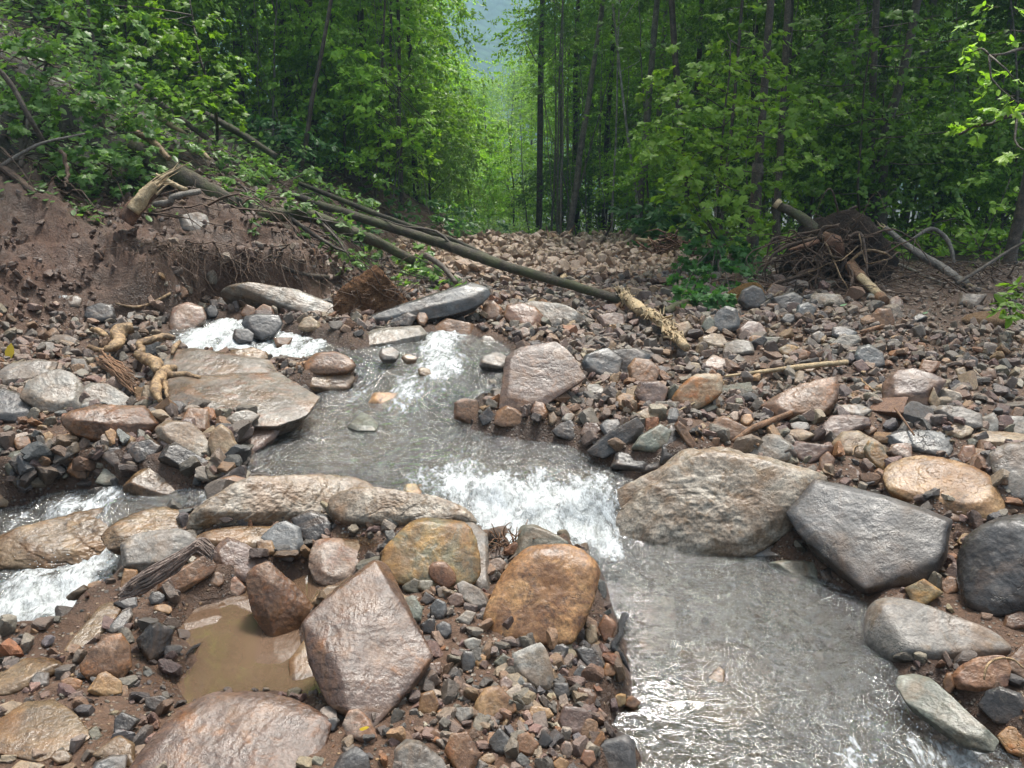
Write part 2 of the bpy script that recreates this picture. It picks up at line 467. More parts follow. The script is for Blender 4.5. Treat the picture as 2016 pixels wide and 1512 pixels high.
RM = {
 'mauve': rock_mat('rock_mauve_brown', (.105, .068, .056), (.185, .135, .115), (.24, .12, .06), .25, 0.15, .3, (.25, .5)),
 'bedrock': rock_mat('rock_grey_bedrock', (.19, .18, .165), (.29, .275, .25), (.28, .19, .15), .25, .25, .3, (.22, .5)),
 'grey': rock_mat('rock_grey', (.17, .165, .155), (.27, .26, .25), (.24, .19, .14), .2),
 'darkgrey': rock_mat('rock_dark_grey', (.06, .06, .066), (.115, .117, .125), (.12, .11, .10), .12, 0.25, .3, (.28, .6)),
 'slate': rock_mat('rock_slate', (.09, .10, .112), (.165, .18, .195), (.12, .12, .125), .12, 0.3, .25, (.25, .5)),
 'black': rock_mat('rock_black_wet', (.035, .033, .035), (.075, .07, .07), (.06, .05, .045), .2, 0, .4, (.18, .4)),
 'purple': rock_mat('rock_purple_brown', (.125, .085, .078), (.20, .145, .13), (.20, .12, .08), .25, 0.15, .25, (.26, .55)),
 'brown': rock_mat('rock_brown', (.14, .082, .05), (.25, .15, .09), (.27, .125, .05), .3, 0.1, .45, (.3, .6)),
 'orange': rock_mat('rock_orange_granite', (.42, .225, .09), (.52, .33, .16), (.20, .10, .045), .45, 0.0, .55, (.35, .65), 1.0, 0.8),
 'ochre': rock_mat('rock_ochre', (.33, .19, .085), (.40, .28, .15), (.20, .12, .06), .3, 0, .35, (.35, .65)),
 'banded': rock_mat('rock_orange_banded', (.42, .26, .12), (.40, .37, .29), (.48, .21, .06), .35, 0.5, .3, (.35, .65)),
 'pale': rock_mat('rock_pale_gneiss', (.34, .32, .275), (.46, .43, .38), (.30, .22, .14), .25, 0.45, .5, (.32, .65)),
 'palegrey': rock_mat('rock_pale_grey', (.26, .265, .255), (.38, .385, .37), (.30, .27, .22), .2, 0.2, .35, (.3, .6)),
 'olive': rock_mat('rock_olive_lichen', (.16, .16, .12), (.26, .235, .13), (.40, .25, .08), .5, 0, .4, (.35, .7)),
 'green': rock_mat('rock_green_grey', (.15, .175, .15), (.23, .25, .22), (.18, .17, .13), .2, 0.3, .35, (.3, .6)),
 'tan': rock_mat('rock_tan', (.27, .215, .14), (.36, .29, .20), (.22, .15, .09), .3, 0.1, .4, (.35, .7)),
 'pink': rock_mat('rock_pinkish', (.25, .195, .165), (.33, .27, .23), (.26, .14, .09), .35, 0, .45, (.3, .65)),
 'red': rock_mat('rock_rust_red', (.19, .095, .058), (.26, .14, .085), (.30, .17, .10), .3, 0, .35, (.3, .6)),
 'wetbrown': rock_mat('rock_wet_brown', (.17, .125, .08), (.25, .185, .12), (.30, .21, .12), .3, 0.35, .35, (.16, .35)),
}
def wood_mat(name, c1, c2, along=18, rough=0.6, moss=None):
    t = NT(name); v, rnd = t.obj_vec()
    n = t.noise(v, along, 6, 0.7, 0.6); n2 = t.noise(v, along * 4, 4, 0.7)
    c = t.mix(t.ramp(n, [(0.35, 0.0), (0.65, 1.0)]), c1, c2)
    c = t.mix(1.0, c, t.ramp(n2, [(0.3, 0.45), (0.7, 1.35)]), 'MULTIPLY')
    c = t.mix(1.0, c, t.ramp(t.noise(v, 7, 5, .7), [(0.4, 0.55), (0.6, 1.1)]), 'MULTIPLY')
    if name == 'wood_stripped_tan':
        c = t.mix(t.ramp(t.noise(v, 16, 6, .7, 1.0), [(0.50, 0.0), (0.60, .8)]), c, (.09, .05, .028))
    if moss:
        c = t.mix(t.ramp(t.noise(v, 5, 5, 0.65), [(0.42, 0.0), (0.6, 0.8)]), c, moss)
    return t.surf(t.pbsdf(c, rough, t.bump(t.math('ADD', n, t.math('MULTIPLY', n2, 0.4)), 0.8, 0.02), 0.4))
WM = {
 'bark': wood_mat('bark_dark', (.065, .048, .036), (.15, .115, .085)),
 'barklog': wood_mat('bark_fallen_dark', (.04, .03, .022), (.10, .078, .052), 22, .7, (.06, .065, .022)),
 'barkgrey': wood_mat('bark_grey', (.16, .135, .11), (.26, .225, .19)),
 'barkpale': wood_mat('bark_pale', (.30, .28, .24), (.42, .39, .34)),
 'moss': wood_mat('bark_mossy', (.06, .045, .028), (.13, .10, .065), 22, .7, (.065, .075, .02)),
 'splinter': wood_mat('wood_fresh_splinter', (.46, .32, .17), (.60, .46, .28), 30, .6),
 'tan': wood_mat('wood_stripped_tan', (.27, .165, .08), (.42, .28, .15), 14, .55),
 'orangewood': wood_mat('wood_orange', (.20, .095, .045), (.31, .17, .09), 25, .5),
 'root': wood_mat('root_brown', (.07, .04, .025), (.17, .10, .06), 25, .6),
 'rootred': wood_mat('root_reddish', (.12, .05, .028), (.26, .13, .07), 25, .6),
 'charred': wood_mat('wood_black_wet', (.012, .012, .014), (.03, .03, .033), 25, .3),
 'barkstrip': wood_mat('bark_strip_pale', (.22, .15, .12), (.40, .31, .26), 25, .6),
}
def leaf_mat(name, c1, c2, rough=0.42, trans=0.43, sc=1.0):
    t = NT(name)
    a = t.attr('tint'); oi = t.n("ShaderNodeObjectInfo")
    c = t.mix(a, c1, c2)
    c = t.mix(1.0, c, t.ramp(oi.outputs["Random"], [(0, .72), (1, 1.2)]), 'MULTIPLY')
    bs = t.pbsdf(c, rough, None, 0.32)
    tr = t.n("ShaderNodeBsdfTranslucent"); t.l(t.mix(1.0, c, (1.35, 1.5, 0.6), 'MULTIPLY'), tr.inputs[0])
    mx = t.n("ShaderNodeMixShader"); mx.inputs[0].default_value = trans
    t.l(bs, mx.inputs[1]); t.l(tr.outputs[0], mx.inputs[2])
    return t.surf(mx.outputs[0])
LM = {
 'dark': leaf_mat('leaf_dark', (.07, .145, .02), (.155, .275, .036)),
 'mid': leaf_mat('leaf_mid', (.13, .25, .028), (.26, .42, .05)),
 'bright': leaf_mat('leaf_bright', (.20, .36, .038), (.35, .52, .07)),  # raised albedo stands in for light on the gap trees and maple
 'far': leaf_mat('leaf_far_yellow', (.20, .33, .05), (.32, .46, .09)),  # valley daylight put into the leaf colour of the far trees
 'grey': leaf_mat('leaf_grey_green', (.09, .18, .045), (.21, .33, .095), 0.35),
 'ivy': leaf_mat('leaf_ivy', (.05, .14, .035), (.11, .24, .07)),
}
# ground
def ground_mat():
    t = NT('ground_mud'); tc = t.n("ShaderNodeTexCoord"); v = tc.outputs["Object"]
    n1 = t.noise(v, 1.6, 7, 0.62, 0.5); n2 = t.noise(v, 9, 6, 0.68, 0.3); n3 = t.noise(v, 60, 4, 0.75); n4 = t.noise(v, 180, 3, 0.7)
    c = t.mix(t.ramp(n1, [(0.35, 0.0), (0.65, 1.0)]), (.045, .022, .013), (.115, .062, .036))
    gr = t.attr('forest')
    c = t.mix(t.ramp(n2, [(0.35, 0.0), (0.7, .7)]), c, (.15, .088, .055))
    vo = t.n("ShaderNodeTexVoronoi"); vo.inputs["Scale"].default_value = 55; t.l(v, vo.inputs["Vector"])
    peb = t.ramp(vo.outputs[0], [(0.25, 1.0), (0.42, 0.0)])
    hsv = t.n("ShaderNodeSeparateColor"); t.l(vo.outputs[1], hsv.inputs[0])
    pc = t.ramp(hsv.outputs[0], [(0.0, (.10, .08, .07)), (.3, (.22, .18, .14)), (.6, (.14, .13, .13)), (.8, (.30, .19, .10)), (1.0, (.33, .31, .28))])
    pm = t.math('MULTIPLY', peb, t.ramp(hsv.outputs[1], [(0.45, 0.0), (0.5, 1.0)]))
    pm = t.math('MULTIPLY', pm, t.math('SUBTRACT', 1.0, gr)); bk = t.attr('bank'); wet = t.attr('wet')
    pm = t.math('MULTIPLY', pm, t.math('SUBTRACT', 1.0, t.math('MULTIPLY', bk, .85)))
    c = t.mix(pm, c, pc)
    c = t.mix(1.0, c, t.ramp(n3, [(0.3, .6), (0.7, 1.35)]), 'MULTIPLY')
    c = t.mix(gr, c, t.mix(t.ramp(n2, [(0.4, 0.0), (0.6, 1.0)]), (.03, .022, .014), (.035, .035, .015)))
    c = t.mix(t.math('MULTIPLY', wet, .6), c, t.mix(1.0, c, (.45, .40, .36), 'MULTIPLY'))
    c = t.mix(t.math('MULTIPLY', bk, t.ramp(n1, [(.4, .2), (.6, .9)])), c, t.mix(1.0, c, (.66, .52, .45), 'MULTIPLY'))
    h = t.math('ADD', t.math('MULTIPLY', n2, 1.6), t.math('ADD', t.math('MULTIPLY', n3, 0.5), t.math('MULTIPLY', n4, 0.15)))
    h = t.math('ADD', h, t.math('MULTIPLY', pm, 0.35))
    rg = t.math('SUBTRACT', t.ramp(t.noise(v, 3.0, 4), [(0.4, .40), (0.6, .75)]), t.math('MULTIPLY', wet, .22))
    return t.surf(t.pbsdf(c, rg, t.bump(h, 0.9, 0.03), 0.45))
GM = ground_mat()
def gravel_mat():
    t = NT('gravel_stones'); tc = t.n("ShaderNodeTexCoord"); v = tc.outputs["Object"]
    c = t.attr('col', 0)
    n = t.noise(v, 90, 5, 0.75); n2 = t.noise(v, 28, 5, 0.7)
    c = t.mix(1.0, c, t.ramp(n, [(0.3, .6), (0.7, 1.4)]), 'MULTIPLY')
    c = t.mix(1.0, c, t.ramp(n2, [(0.3, .65), (0.7, 1.3)]), 'MULTIPLY')
    return t.surf(t.pbsdf(c, t.ramp(n2, [(0.4, .3), (0.6, .6)]), t.bump(t.math('ADD', n, n2), 0.6, 0.01), 0.5))
GRM = gravel_mat()
def water_mat(name, silt, clear, ripple=1.0, base_alpha=0.10, foamy=True):
    t = NT(name); tc = t.n("ShaderNodeTexCoord"); v = tc.outputs["Object"]
    dep = t.attr('depth'); foam = t.attr('foam'); fl = t.attr('flow', 1)
    mp = t.n("ShaderNodeMapping"); t.l(v, mp.inputs[0]); mp.inputs["Scale"].default_value = (1, 1, 0.3)
    w1 = t.noise(mp.outputs[0], 10, 4, 0.55, 2.4); w2 = t.noise(mp.outputs[0], 30, 3, 0.55, 2.6); w3 = t.noise(mp.outputs[0], 4, 3, 0.5, .5)
    h = t.math('ADD', t.math('MULTIPLY', w1, 1.0), t.math('ADD', t.math('MULTIPLY', w2, 0.38), t.math('MULTIPLY', w3, 0.5)))
    calm = t.attr('calm')
    hs = t.math('MULTIPLY', h, t.math('SUBTRACT', 1.0, calm))
    bm = t.bump(hs, min(1.0, 1.0 * ripple), 0.040 * ripple)
    al = t.math('ADD', t.math('MULTIPLY', dep, 0.24), base_alpha, True)
    sil = t.mix(t.ramp(t.noise(v, 2.2, 5, 0.6, 1.0), [(.4, 0.0), (.62, 1.0)]), silt, clear)
    body = t.n("ShaderNodeBsdfDiffuse"); t.l(sil, body.inputs[0])
    tr = t.n("ShaderNodeBsdfTransparent"); tr.inputs[0].default_value = (.86, .80, .66, 1)
    m1 = t.n("ShaderNodeMixShader"); t.l(al, m1.inputs[0]); t.l(tr.outputs[0], m1.inputs[1]); t.l(body.outputs[0], m1.inputs[2])
    gl = t.n("ShaderNodeBsdfGlossy"); gl.inputs["Roughness"].default_value = 0.03; gl.inputs[0].default_value = (1, 1, 1, 1); t.l(bm, gl.inputs["Normal"])
    fr = t.n("ShaderNodeFresnel"); fr.inputs[0].default_value = 1.85; t.l(bm, fr.inputs["Normal"])
    frs = t.math('ADD', fr.outputs[0], t.math('MULTIPLY', t.math('SUBTRACT', 1.0, calm), .07) if base_alpha < .3 and ripple > .5 else 0.0, True)
    m2 = t.n("ShaderNodeMixShader"); t.l(frs, m2.inputs[0]); t.l(m1.outputs[0], m2.inputs[1]); t.l(gl.outputs[0], m2.inputs[2])
    fmp = t.n('ShaderNodeMapping'); t.l(v, fmp.inputs[0]); fmp.inputs['Scale'].default_value = (1.5, .6, 1); fmp.inputs['Rotation'].default_value = (0, 0, -.35)
    fn1 = t.noise(fmp.outputs[0], 8, 8, 0.66, 1.6); fn2 = t.noise(fmp.outputs[0], 40, 5, 0.7, 1.2)
    ff = t.math('ADD', t.math('MULTIPLY', t.math('SUBTRACT', fn1, 0.5), 1.7), t.math('MULTIPLY', t.math('SUBTRACT', fn2, 0.5), .9))
    vb = t.n("ShaderNodeTexVoronoi"); vb.feature = 'SMOOTH_F1'; vb.inputs["Scale"].default_value = 46
    wv = t.n("ShaderNodeVectorMath"); wv.operation = 'MULTIPLY_ADD'; t.l(t.noise(v, 9, 4, .6, 0, 1), wv.inputs[0]); wv.inputs[1].default_value = (.12, .12, .12); t.l(v, wv.inputs[2]); t.l(wv.outputs[0], vb.inputs["Vector"])
    ff = t.math('ADD', ff, t.math('MULTIPLY', t.math('SUBTRACT', vb.outputs[0], .45), .5))
    fm = t.math('ADD', t.math('MULTIPLY', foam, 1.5), ff)
    fmask = t.math('MULTIPLY', t.ramp(fm, [(0.40, 0.0), (1.30, 1.0)]), t.ramp(foam, [(0.03, 0.0), (0.14, 1.0)]))
    fo = t.pbsdf(t.mix(t.ramp(t.mix(.5, fn1, fn2), [(.40, 0.0), (.62, 1.0)]), (.22, .23, .22), (.68, .70, .71)), 0.4, t.bump(t.math('ADD', fn1, t.math('MULTIPLY', fn2, .4)), 0.6, 0.04), 0.5)
    m3 = t.n("ShaderNodeMixShader"); t.l(fmask, m3.inputs[0]); t.l(m2.outputs[0], m3.inputs[1]); t.l(fo, m3.inputs[2])
    return t.surf(m3.outputs[0])
WATER_M = water_mat('stream_water', (.115, .103, .076), (.06, .048, .028))
PUDDLE_M = water_mat('puddle_water', (.15, .095, .062), (.12, .075, .047), 0.12, 0.74)
POOL_M = water_mat('rock_pool_water', (.10, .08, .06), (.08, .06, .05), 0.05, 0.12)
# ------------------------------------------------------------------ terrain
def fan(y_list, u_list):
    Y, U = np.meshgrid(y_list, u_list, indexing='ij')
    X = U * (np.maximum(Y, 0) + 1.2)
    n, m = Y.shape
    idx = np.arange(n * m).reshape(n, m)
    F = np.stack([idx[:-1, :-1].ravel(), idx[:-1, 1:].ravel(), idx[1:, 1:].ravel(), idx[1:, :-1].ravel()], 1)
    return X.ravel(), Y.ravel(), F
def forest_amount(x, y):
    d, _ = toe_dist(x, y)
    P = np.stack([x * .8, y * .8, x * 0], -1)
    w = gnoise(P)
    left = sstep(1.1, 2.2, d + 0.5 * w)
    right = sstep(0.2, 1.0, x - (1.6 + (y - 10) * 0.30) + 0.5 * w) * sstep(10.0, 11.0, y + 0.5 * w)
    back = sstep(17.5, 19.5, y + w)
    return np.maximum(np.maximum(left, right), back)
def fine_noise(x, y):
    P = np.stack([x, y, x * 0], -1)
    d, _ = toe_dist(x, y)
    bk = sstep(0.0, 0.6, d)
    Q = P * np.array([1.0, 2.2, 1]) + 0.25 * gnoise(P * 2)[:, None]
    n = 0.012 * fbm(P * 6, 4) + 0.10 * bk * fbm(P * 2.2 + 5, 5) * 2 + 0.15 * bk * np.minimum(fbm(Q * 2.7, 5, 2.1, .6, ridged=True), 0.25) + 0.06 * bk * fbm(Q * 9, 4, ridged=True)
    n += 0.006 * fbm(P * 30, 3)
    # open ribs in the mud slope
    n += bk * 0.09 * (np.round(gnoise(P * 1.7 + 11) * 4) / 4 - gnoise(P * 1.7 + 11))
    return n
yl = np.concatenate([np.linspace(-6, 0.9, 14), 0.95 * (60 / 0.95) ** np.linspace(0, 1, 760)])
ul = np.linspace(-1.25, 1.15, 700)
X, Y, F = fan(yl, ul)
Z = G0(X, Y)
Z = Z + fine_noise(X, Y) * np.clip(1.0, 0, 1)
wsd = water_sd(X, Y); bkd, _ = toe_dist(X, Y)
ground = link('ground', mesh_np('ground', np.stack([X, Y, Z], -1), F, {'forest': forest_amount(X, Y), 'wet': 1 - sstep(.0, .22, wsd + .05 * gnoise(np.stack([X * 6, Y * 6, X * 0], -1))), 'bank': sstep(0, .35, bkd)}), GM, kind='structure')
# outlying ground to the horizon
yl2 = np.array([-300, -100, -30, -6, 5, 30, 58, 90, 160, 400, 900.0]); xl2 = np.array([-900, -400, -150, -60, -20, 0, 20, 60, 150, 400, 900.0])
YY, XX = np.meshgrid(yl2, xl2, indexing='ij')
idx = np.arange(YY.size).reshape(YY.shape)
F2 = np.stack([idx[:-1, :-1].ravel(), idx[:-1, 1:].ravel(), idx[1:, 1:].ravel(), idx[1:, :-1].ravel()], 1)
link('terrain', mesh_np('terrain', np.stack([XX.ravel(), YY.ravel(), -7.2 + 0 * XX.ravel()], -1), F2, {'forest': np.ones(XX.size)}), GM, kind='structure')

# ------------------------------------------------------------------ water
FOAM = {
 'main': [(900, 955, 55, .65), (975, 985, 55, .95), (1060, 985, 60, .8), (1130, 1000, 55, .8), (1060, 1030, 60, .95), (1150, 1040, 60, 1.0), (1185, 1075, 40, .8), (1000, 1060, 50, .7), (1210, 1090, 18, .8),
          (830, 945, 45, .4), (1180, 960, 40, .5), (420, 655, 45, .9), (470, 672, 40, .9), (560, 680, 45, .85), (610, 688, 25, .7), (400, 690, 20, .5),
          (860, 728, 28, .9), (890, 720, 25, .6), (870, 668, 40, .7), (800, 765, 35, .55), (760, 700, 40, .25), (700, 780, 40, .3), (760, 640, 20, .5),
          (1830, 1495, 80, .40), (1740, 1440, 60, .30), (1700, 1500, 60, .30), (1780, 1390, 35, .28), (1900, 1500, 50, .5)],
 'left': [(40, 1200, 75, .9), (120, 1180, 55, .95), (160, 1120, 50, .75), (100, 1100, 60, .4), (50, 1140, 50, .5), (120, 1015, 45, .55), (190, 995, 40, .55), (30, 1030, 30, .4), (420, 975, 22, .5), (20, 1250, 50, .8)],
 'puddle': []}
def build_water(key, mat, spacing, label, amp):
    P = WPOLY[key]
    x0, y0 = P.min(0) - 0.15; x1, y1 = P.max(0) + 0.15
    y0 = max(y0, 0.9)
    # spacing grows with distance
    ys = [y0]
    while ys[-1] < y1: ys.append(ys[-1] + spacing * (0.35 + ys[-1] / 4.0))
    xs = np.arange(x0, x1, spacing * 1.25)
    Yg, Xg = np.meshgrid(np.array(ys), xs, indexing='ij')
    n, m = Yg.shape; x = Xg.ravel(); y = Yg.ravel()
    sd = poly_sd(P, x, y)
    idx = np.arange(n * m).reshape(n, m)
    F = np.stack([idx[:-1, :-1].ravel(), idx[:-1, 1:].ravel(), idx[1:, 1:].ravel(), idx[1:, :-1].ravel()], 1)
    keep = (sd[F] < 0.14).all(1); F = F[keep]
    used = np.unique(F); mp = np.full(n * m, -1); mp[used] = np.arange(len(used)); F = mp[F]; x = x[used]; y = y[used]; sd = sd[used]
    z = W0(x, y)
    foam = np.zeros(len(x))
    for px, py, r, a in FOAM[key]:
        c = hit(px, py, W0, 0.8, 20); e = hit(px + r, py, W0, 0.8, 20); R = abs(e[0] - c[0]) + 1e-3
        c2 = hit(px, py - r, W0, .8, 20); R2 = max(abs(c2[1] - c[1]), R) * 0.9
        foam = np.maximum(foam, a * np.exp(-(((x - c[0]) / R) ** 2 + ((y - c[1]) / R2) ** 2) * 0.8))
    PP = np.stack([x, y, x * 0], -1)
    warp = np.stack([gnoise(PP * 2.0 + 3), gnoise(PP * 2.0 + 8), x * 0], -1) * 0.25
    wav = fbm((PP + warp) * 5.5, 3) * 0.6 + fbm((PP + warp) * np.array([14, 9, 1]), 3, ridged=True) * 0.55 + fbm((PP + warp * 1.3) * np.array([34, 22, 1]), 2, ridged=True) * 0.22
    z = z + amp * (0.010 * wav * np.clip(0.4 + y * 0.15, 0, 1.6)) + foam * (0.06 * fbm(PP * 8, 4) + 0.045 * fbm(PP * 22, 3, ridged=True) + 0.015)
    calm = np.zeros(len(x)) if amp > 0.3 else np.full(len(x), 0.93)
    if key == 'main':   # the flat side water near the gravel bar is calmer
        c = hit(1290, 1430, W0, 0.8, 20); R = 0.42
        calm = np.maximum(calm, 0.85 * np.exp(-(((x - c[0]) / R) ** 2 + ((y - c[1]) / 0.55) ** 2)))
        c = hit(1240, 1240, W0, 0.8, 20)
        calm = np.maximum(calm, 0.6 * np.exp(-(((x - c[0]) / .22) ** 2 + ((y - c[1]) / 0.5) ** 2)))
    me = mesh_np(label, np.stack([x, y, z], -1), F, {'foam': foam, 'depth': sstep(0, -0.3, sd), 'calm': calm})
    return link(label, me, mat, kind='structure')
build_water('main', WATER_M, 0.014, 'water', 1.0)
build_water('left', WATER_M, 0.014, 'water', 1.0)
build_water('puddle', PUDDLE_M, 0.02, 'puddle_water', 0.05)

# droplets thrown up by the falls
def spray(keys, N, seed):
    rs = np.random.RandomState(seed); V0, F0 = ico(1); Vs = []; Fs = []; n = 0
    for key, px, py, r, w in keys:
        for i in range(int(N * w)):
            c = hit(px + rs.normal() * r * .55, py + rs.normal() * r * .4, W0, .8, 20)
            c[2] += .01 + rs.exponential(.022); q = rs.uniform(.0009, .0024) * (c[1] / 3) ** .5
            Vs.append(V0 * q * rs.uniform(.7, 1.3, 3) + c); Fs.append(F0 + n); n += len(V0)
    return np.concatenate(Vs), np.concatenate(Fs)
V, F = spray([('m', 1150, 1040, 70, .35), ('m', 1000, 1000, 70, .3), ('m', 1195, 1080, 30, .2), ('m', 870, 725, 30, .15), ('l', 110, 1150, 80, .35), ('m', 600, 690, 40, .1), ('m', 1790, 1440, 60, .12)], 420, 4)
t = NT('spray'); link('spray', mesh_np('spray', V, F), t.surf(t.pbsdf((.85, .87, .88), .2)), label='fine white droplets over the falls', kind='stuff')
# ------------------------------------------------------------------ rocks
rock_count = [0]
ROCK_ELL = []
ROCK_BLOCK = []      # centre xy, radius: keep gravel out
def _finish(P, mat, label, cat, lvl, p, rough, strata, name=None, shift=0.0):
    rock_count[0] += 1; sd = rock_count[0]
    V, F = rock_surface(P, lvl, p, rough, sd * 0.37, strata)
    base = np.array([V[:, 0].mean(), V[:, 1].mean(), V[:, 2].min()])
    o = link(name or cat.replace(' ', '_'), mesh_np('rock', V - base, F), RM[mat] if isinstance(mat, str) else mat, label=label, cat=cat, loc=tuple(base))
    c = V.mean(0); ROCK_BLOCK.append((c[0], c[1], np.percentile(np.hypot(V[:, 0] - c[0], V[:, 1] - c[1]), 60), V[:, 2].max()))
    ROCK_ELL.append((c[0], c[1], np.linalg.inv(np.cov(V[:, :2].T) + 1e-7 * np.eye(2))))
    return o
def R(crop, mat, out, s, label, bulge=.13, thick=.75, lat=0.0, ridge=None, inset=.62, lvl=None, p=27, rough=.035, strata=0.0, cat=None, lift=0.0, push=0.0, z0=None, group=None):
    pts = [fp(crop, *q) for q in out]
    rs = np.random.RandomState(int(abs(pts[0][0] * 7 + pts[0][1] * 13)) % 99991)
    i = int(np.argmax([q[1] for q in pts])); bx = np.mean([q[0] for q in pts]); by = pts[i][1]
    P0 = hit(bx, min(by, 1900)) if z0 is None else on_z(bx, by, z0)
    P0 = P0 + np.array([0, push, lift + (np.clip((P0[1] - 3.5) * .012, 0, .035) if z0 is None else 0)])
    f2 = P0[:2] / np.linalg.norm(P0[:2]); r2 = np.array([f2[1], -f2[0]])
    a = np.array([r2[0], r2[1], lat]); b = np.array([f2[0], f2[1], s])
    n = np.cross(a, b); n /= np.linalg.norm(n)
    def on_plane(px, py, off=0.0):
        d = ray(px, py); C0 = np.array([0, 0, CAMZ]); t = ((P0 + n * off - C0) @ n) / (d @ n); return C0 + d * t
    Q = np.array([on_plane(*q) for q in pts]); c = Q.mean(0)
    size = np.sqrt(np.mean(np.sum((Q - c) ** 2, 1)))
    L = [Q]
    if ridge is not None:
        L.append(np.array([on_plane(*fp(crop, x, y), off=h * size) for x, y, h in ridge]))
    else:
        ang = rs.uniform(0, 6.28); un = (Q - c) / size; tilt_ = un[:, 0] * math.cos(ang) + un[:, 2] * math.sin(ang)
        k = (inset + (.12 if p > 11 else 0)) + rs.uniform(-.08, .08, len(Q)); hh = bulge * size * (1 + .75 * tilt_) * rs.uniform(.9, 1.1, len(Q))
        L.append(c + (Q - c) * k[:, None] + n * hh[:, None])
    L.append(c + (Q - c) * 0.86 - n * thick * size * 0.7)
    L.append(c + (Q - c) * 0.55 - n * thick * size * 1.15)
    P = np.concatenate(L)
    wpx = max(q[0] for q in pts) - min(q[0] for q in pts)
    if lvl is None: lvl = 7 if wpx > 330 else 6 if wpx > 110 else 5 if wpx > 36 else 4
    cat = cat or ('boulder' if wpx > 170 else 'rock' if wpx > 45 else 'cobble')
    o = _finish(P, mat, label, cat, lvl, p, rough, strata)
    if group: o['group'] = group
    return o
def Bx(crop, mat, box, s, label, round_=0.5, **k):
    x0, y0, x1, y1 = box; cx, cy = (x0 + x1) / 2, (y0 + y1) / 2; w, h = (x1 - x0) / 2, (y1 - y0) / 2
    rs = np.random.RandomState(int(x0 * 3 + y0 * 5 + x1) % 99991)
    m = rs.choice([4, 5, 5, 6, 6, 7]); a0 = rs.uniform(0, 6.28)
    out = []
    for i in range(m):
        a = a0 + (i + rs.uniform(-.33, .33)) * 2 * np.pi / m
        ca, sa = np.cos(a), np.sin(a); q = rs.uniform(.85, 1.15)
        out.append((cx + w * ca / q, cy + h * sa / q))
    out = np.array(out); lo, hi = out.min(0), out.max(0)
    out = (out - lo) / (hi - lo) * np.array([x1 - x0, y1 - y0]) + np.array([x0, y0])
    k.setdefault('p', 18 + rs.uniform(0, 14))
    return R(crop, mat, [tuple(q) for q in out], s, label, **k)

# --- foreground bar
R('G', 'olive', [(420, 290), (440, 240), (560, 130), (640, 50), (720, 38), (900, 75), (960, 150), (1000, 300), (995, 390), (960, 425), (850, 425), (720, 440), (600, 440), (490, 410), (435, 340)], .8, 'large olive grey boulder mottled with ochre, behind the small gravel', thick=.8, p=22, bulge=.1, lift=.02)
R('G', 'mauve', [(-10, 660), (60, 590), (200, 480), (300, 380), (400, 300), (470, 330), (560, 520), (720, 845), (660, 930), (560, 1050), (500, 1130), (400, 1240), (300, 1200), (240, 1170), (140, 1110), (30, 900)], .42, 'long purple brown slab with a shadowed left side and a small puddle on top',
  ridge=[(0, 655, .16), (60, 590, .16), (290, 395, .16), (400, 310, .16), (500, 500, .18), (715, 845, .05), (210, 930, .2), (245, 1120, .12), (190, 880, .2), (420, 1200, .02)], thick=.45, p=26, rough=.022, strata=.012, lvl=7)
R('G', 'orange', [(1015, 620), (1060, 520), (1110, 400), (1180, 300), (1240, 240), (1340, 210), (1500, 205), (1640, 270), (1685, 330), (1670, 420), (1610, 600), (1520, 760), (1380, 790), (1250, 775), (1100, 765), (1030, 700)], .85, 'big orange speckled granite boulder at the edge of the lower pool', bulge=.12, thick=.7, p=20, rough=.03)
R('G', 'palegrey', [(1175, 840), (1240, 800), (1340, 760), (1375, 810), (1415, 960), (1390, 1030), (1320, 1045), (1240, 980), (1180, 940)], 1.3, 'pale grey block standing in gravel below the orange boulder', thick=.8, p=22)
R('G', 'ochre', [(960, 1190), (965, 1110), (1020, 1020), (1100, 1005), (1190, 1100), (1200, 1150), (1130, 1190), (1060, 1205), (990, 1220)], 1.0, 'ochre wedge shaped block below the pale grey block', thick=.8)
R('G', 'red', [(695, 340), (720, 300), (800, 296), (865, 380), (860, 430), (810, 460), (740, 430), (700, 385)], 1.2, 'smooth brick red cobble leaning on the olive boulder', lift=.03, p=9, rough=.015)
R('G', 'brown', [(390, 670), (440, 650), (560, 655), (582, 690), (560, 760), (470, 795), (420, 770)], .9, 'brown block lying on the purple brown slab', lift=.04)
R('G', 'tan', [(400, 490), (430, 462), (510, 455), (600, 520), (590, 590), (500, 600), (420, 550)], .8, 'tan cobble above the purple brown slab edge', lift=.03)
R('G', 'green', [(558, 560), (575, 505), (620, 495), (668, 570), (660, 640), (610, 655), (570, 620)], 1.0, 'grey green speckled cobble beside the tan cobble', lift=.02)
Bx('G', 'purple', (1430, 1118, 1630, 1290), .9, 'round dark purple brown stone near the lower pool')
R('G', 'darkgrey', [(1640, 1360), (1690, 1320), (1830, 1285), (1868, 1320), (1878, 1480), (1870, 1600), (1640, 1600), (1635, 1480)], 1.0, 'dark speckled block in the water at the bottom edge', thick=.8)
R('G', 'grey', [(510, 1370), (570, 1310), (650, 1318), (780, 1420), (810, 1500), (780, 1600), (560, 1600), (505, 1480)], .7, 'grey brown block at the bottom edge, below a bare muddy patch', strata=.015)
R('G', 'darkgrey', [(160, 1480), (200, 1400), (290, 1352), (360, 1400), (370, 1480), (340, 1600), (160, 1600)], .8, 'dark grey block at the bottom edge, beside the yellow leaf')
R('G', 'pink', [(215, 1230), (250, 1150), (300, 1138), (370, 1200), (412, 1300), (380, 1345), (240, 1295)], 1.0, 'pink and white speckled stone at the lower tip of the purple slab')
Bx('G', 'slate', (1042, 1240, 1190, 1400), 1.0, 'blue grey stone just below the ochre wedge')
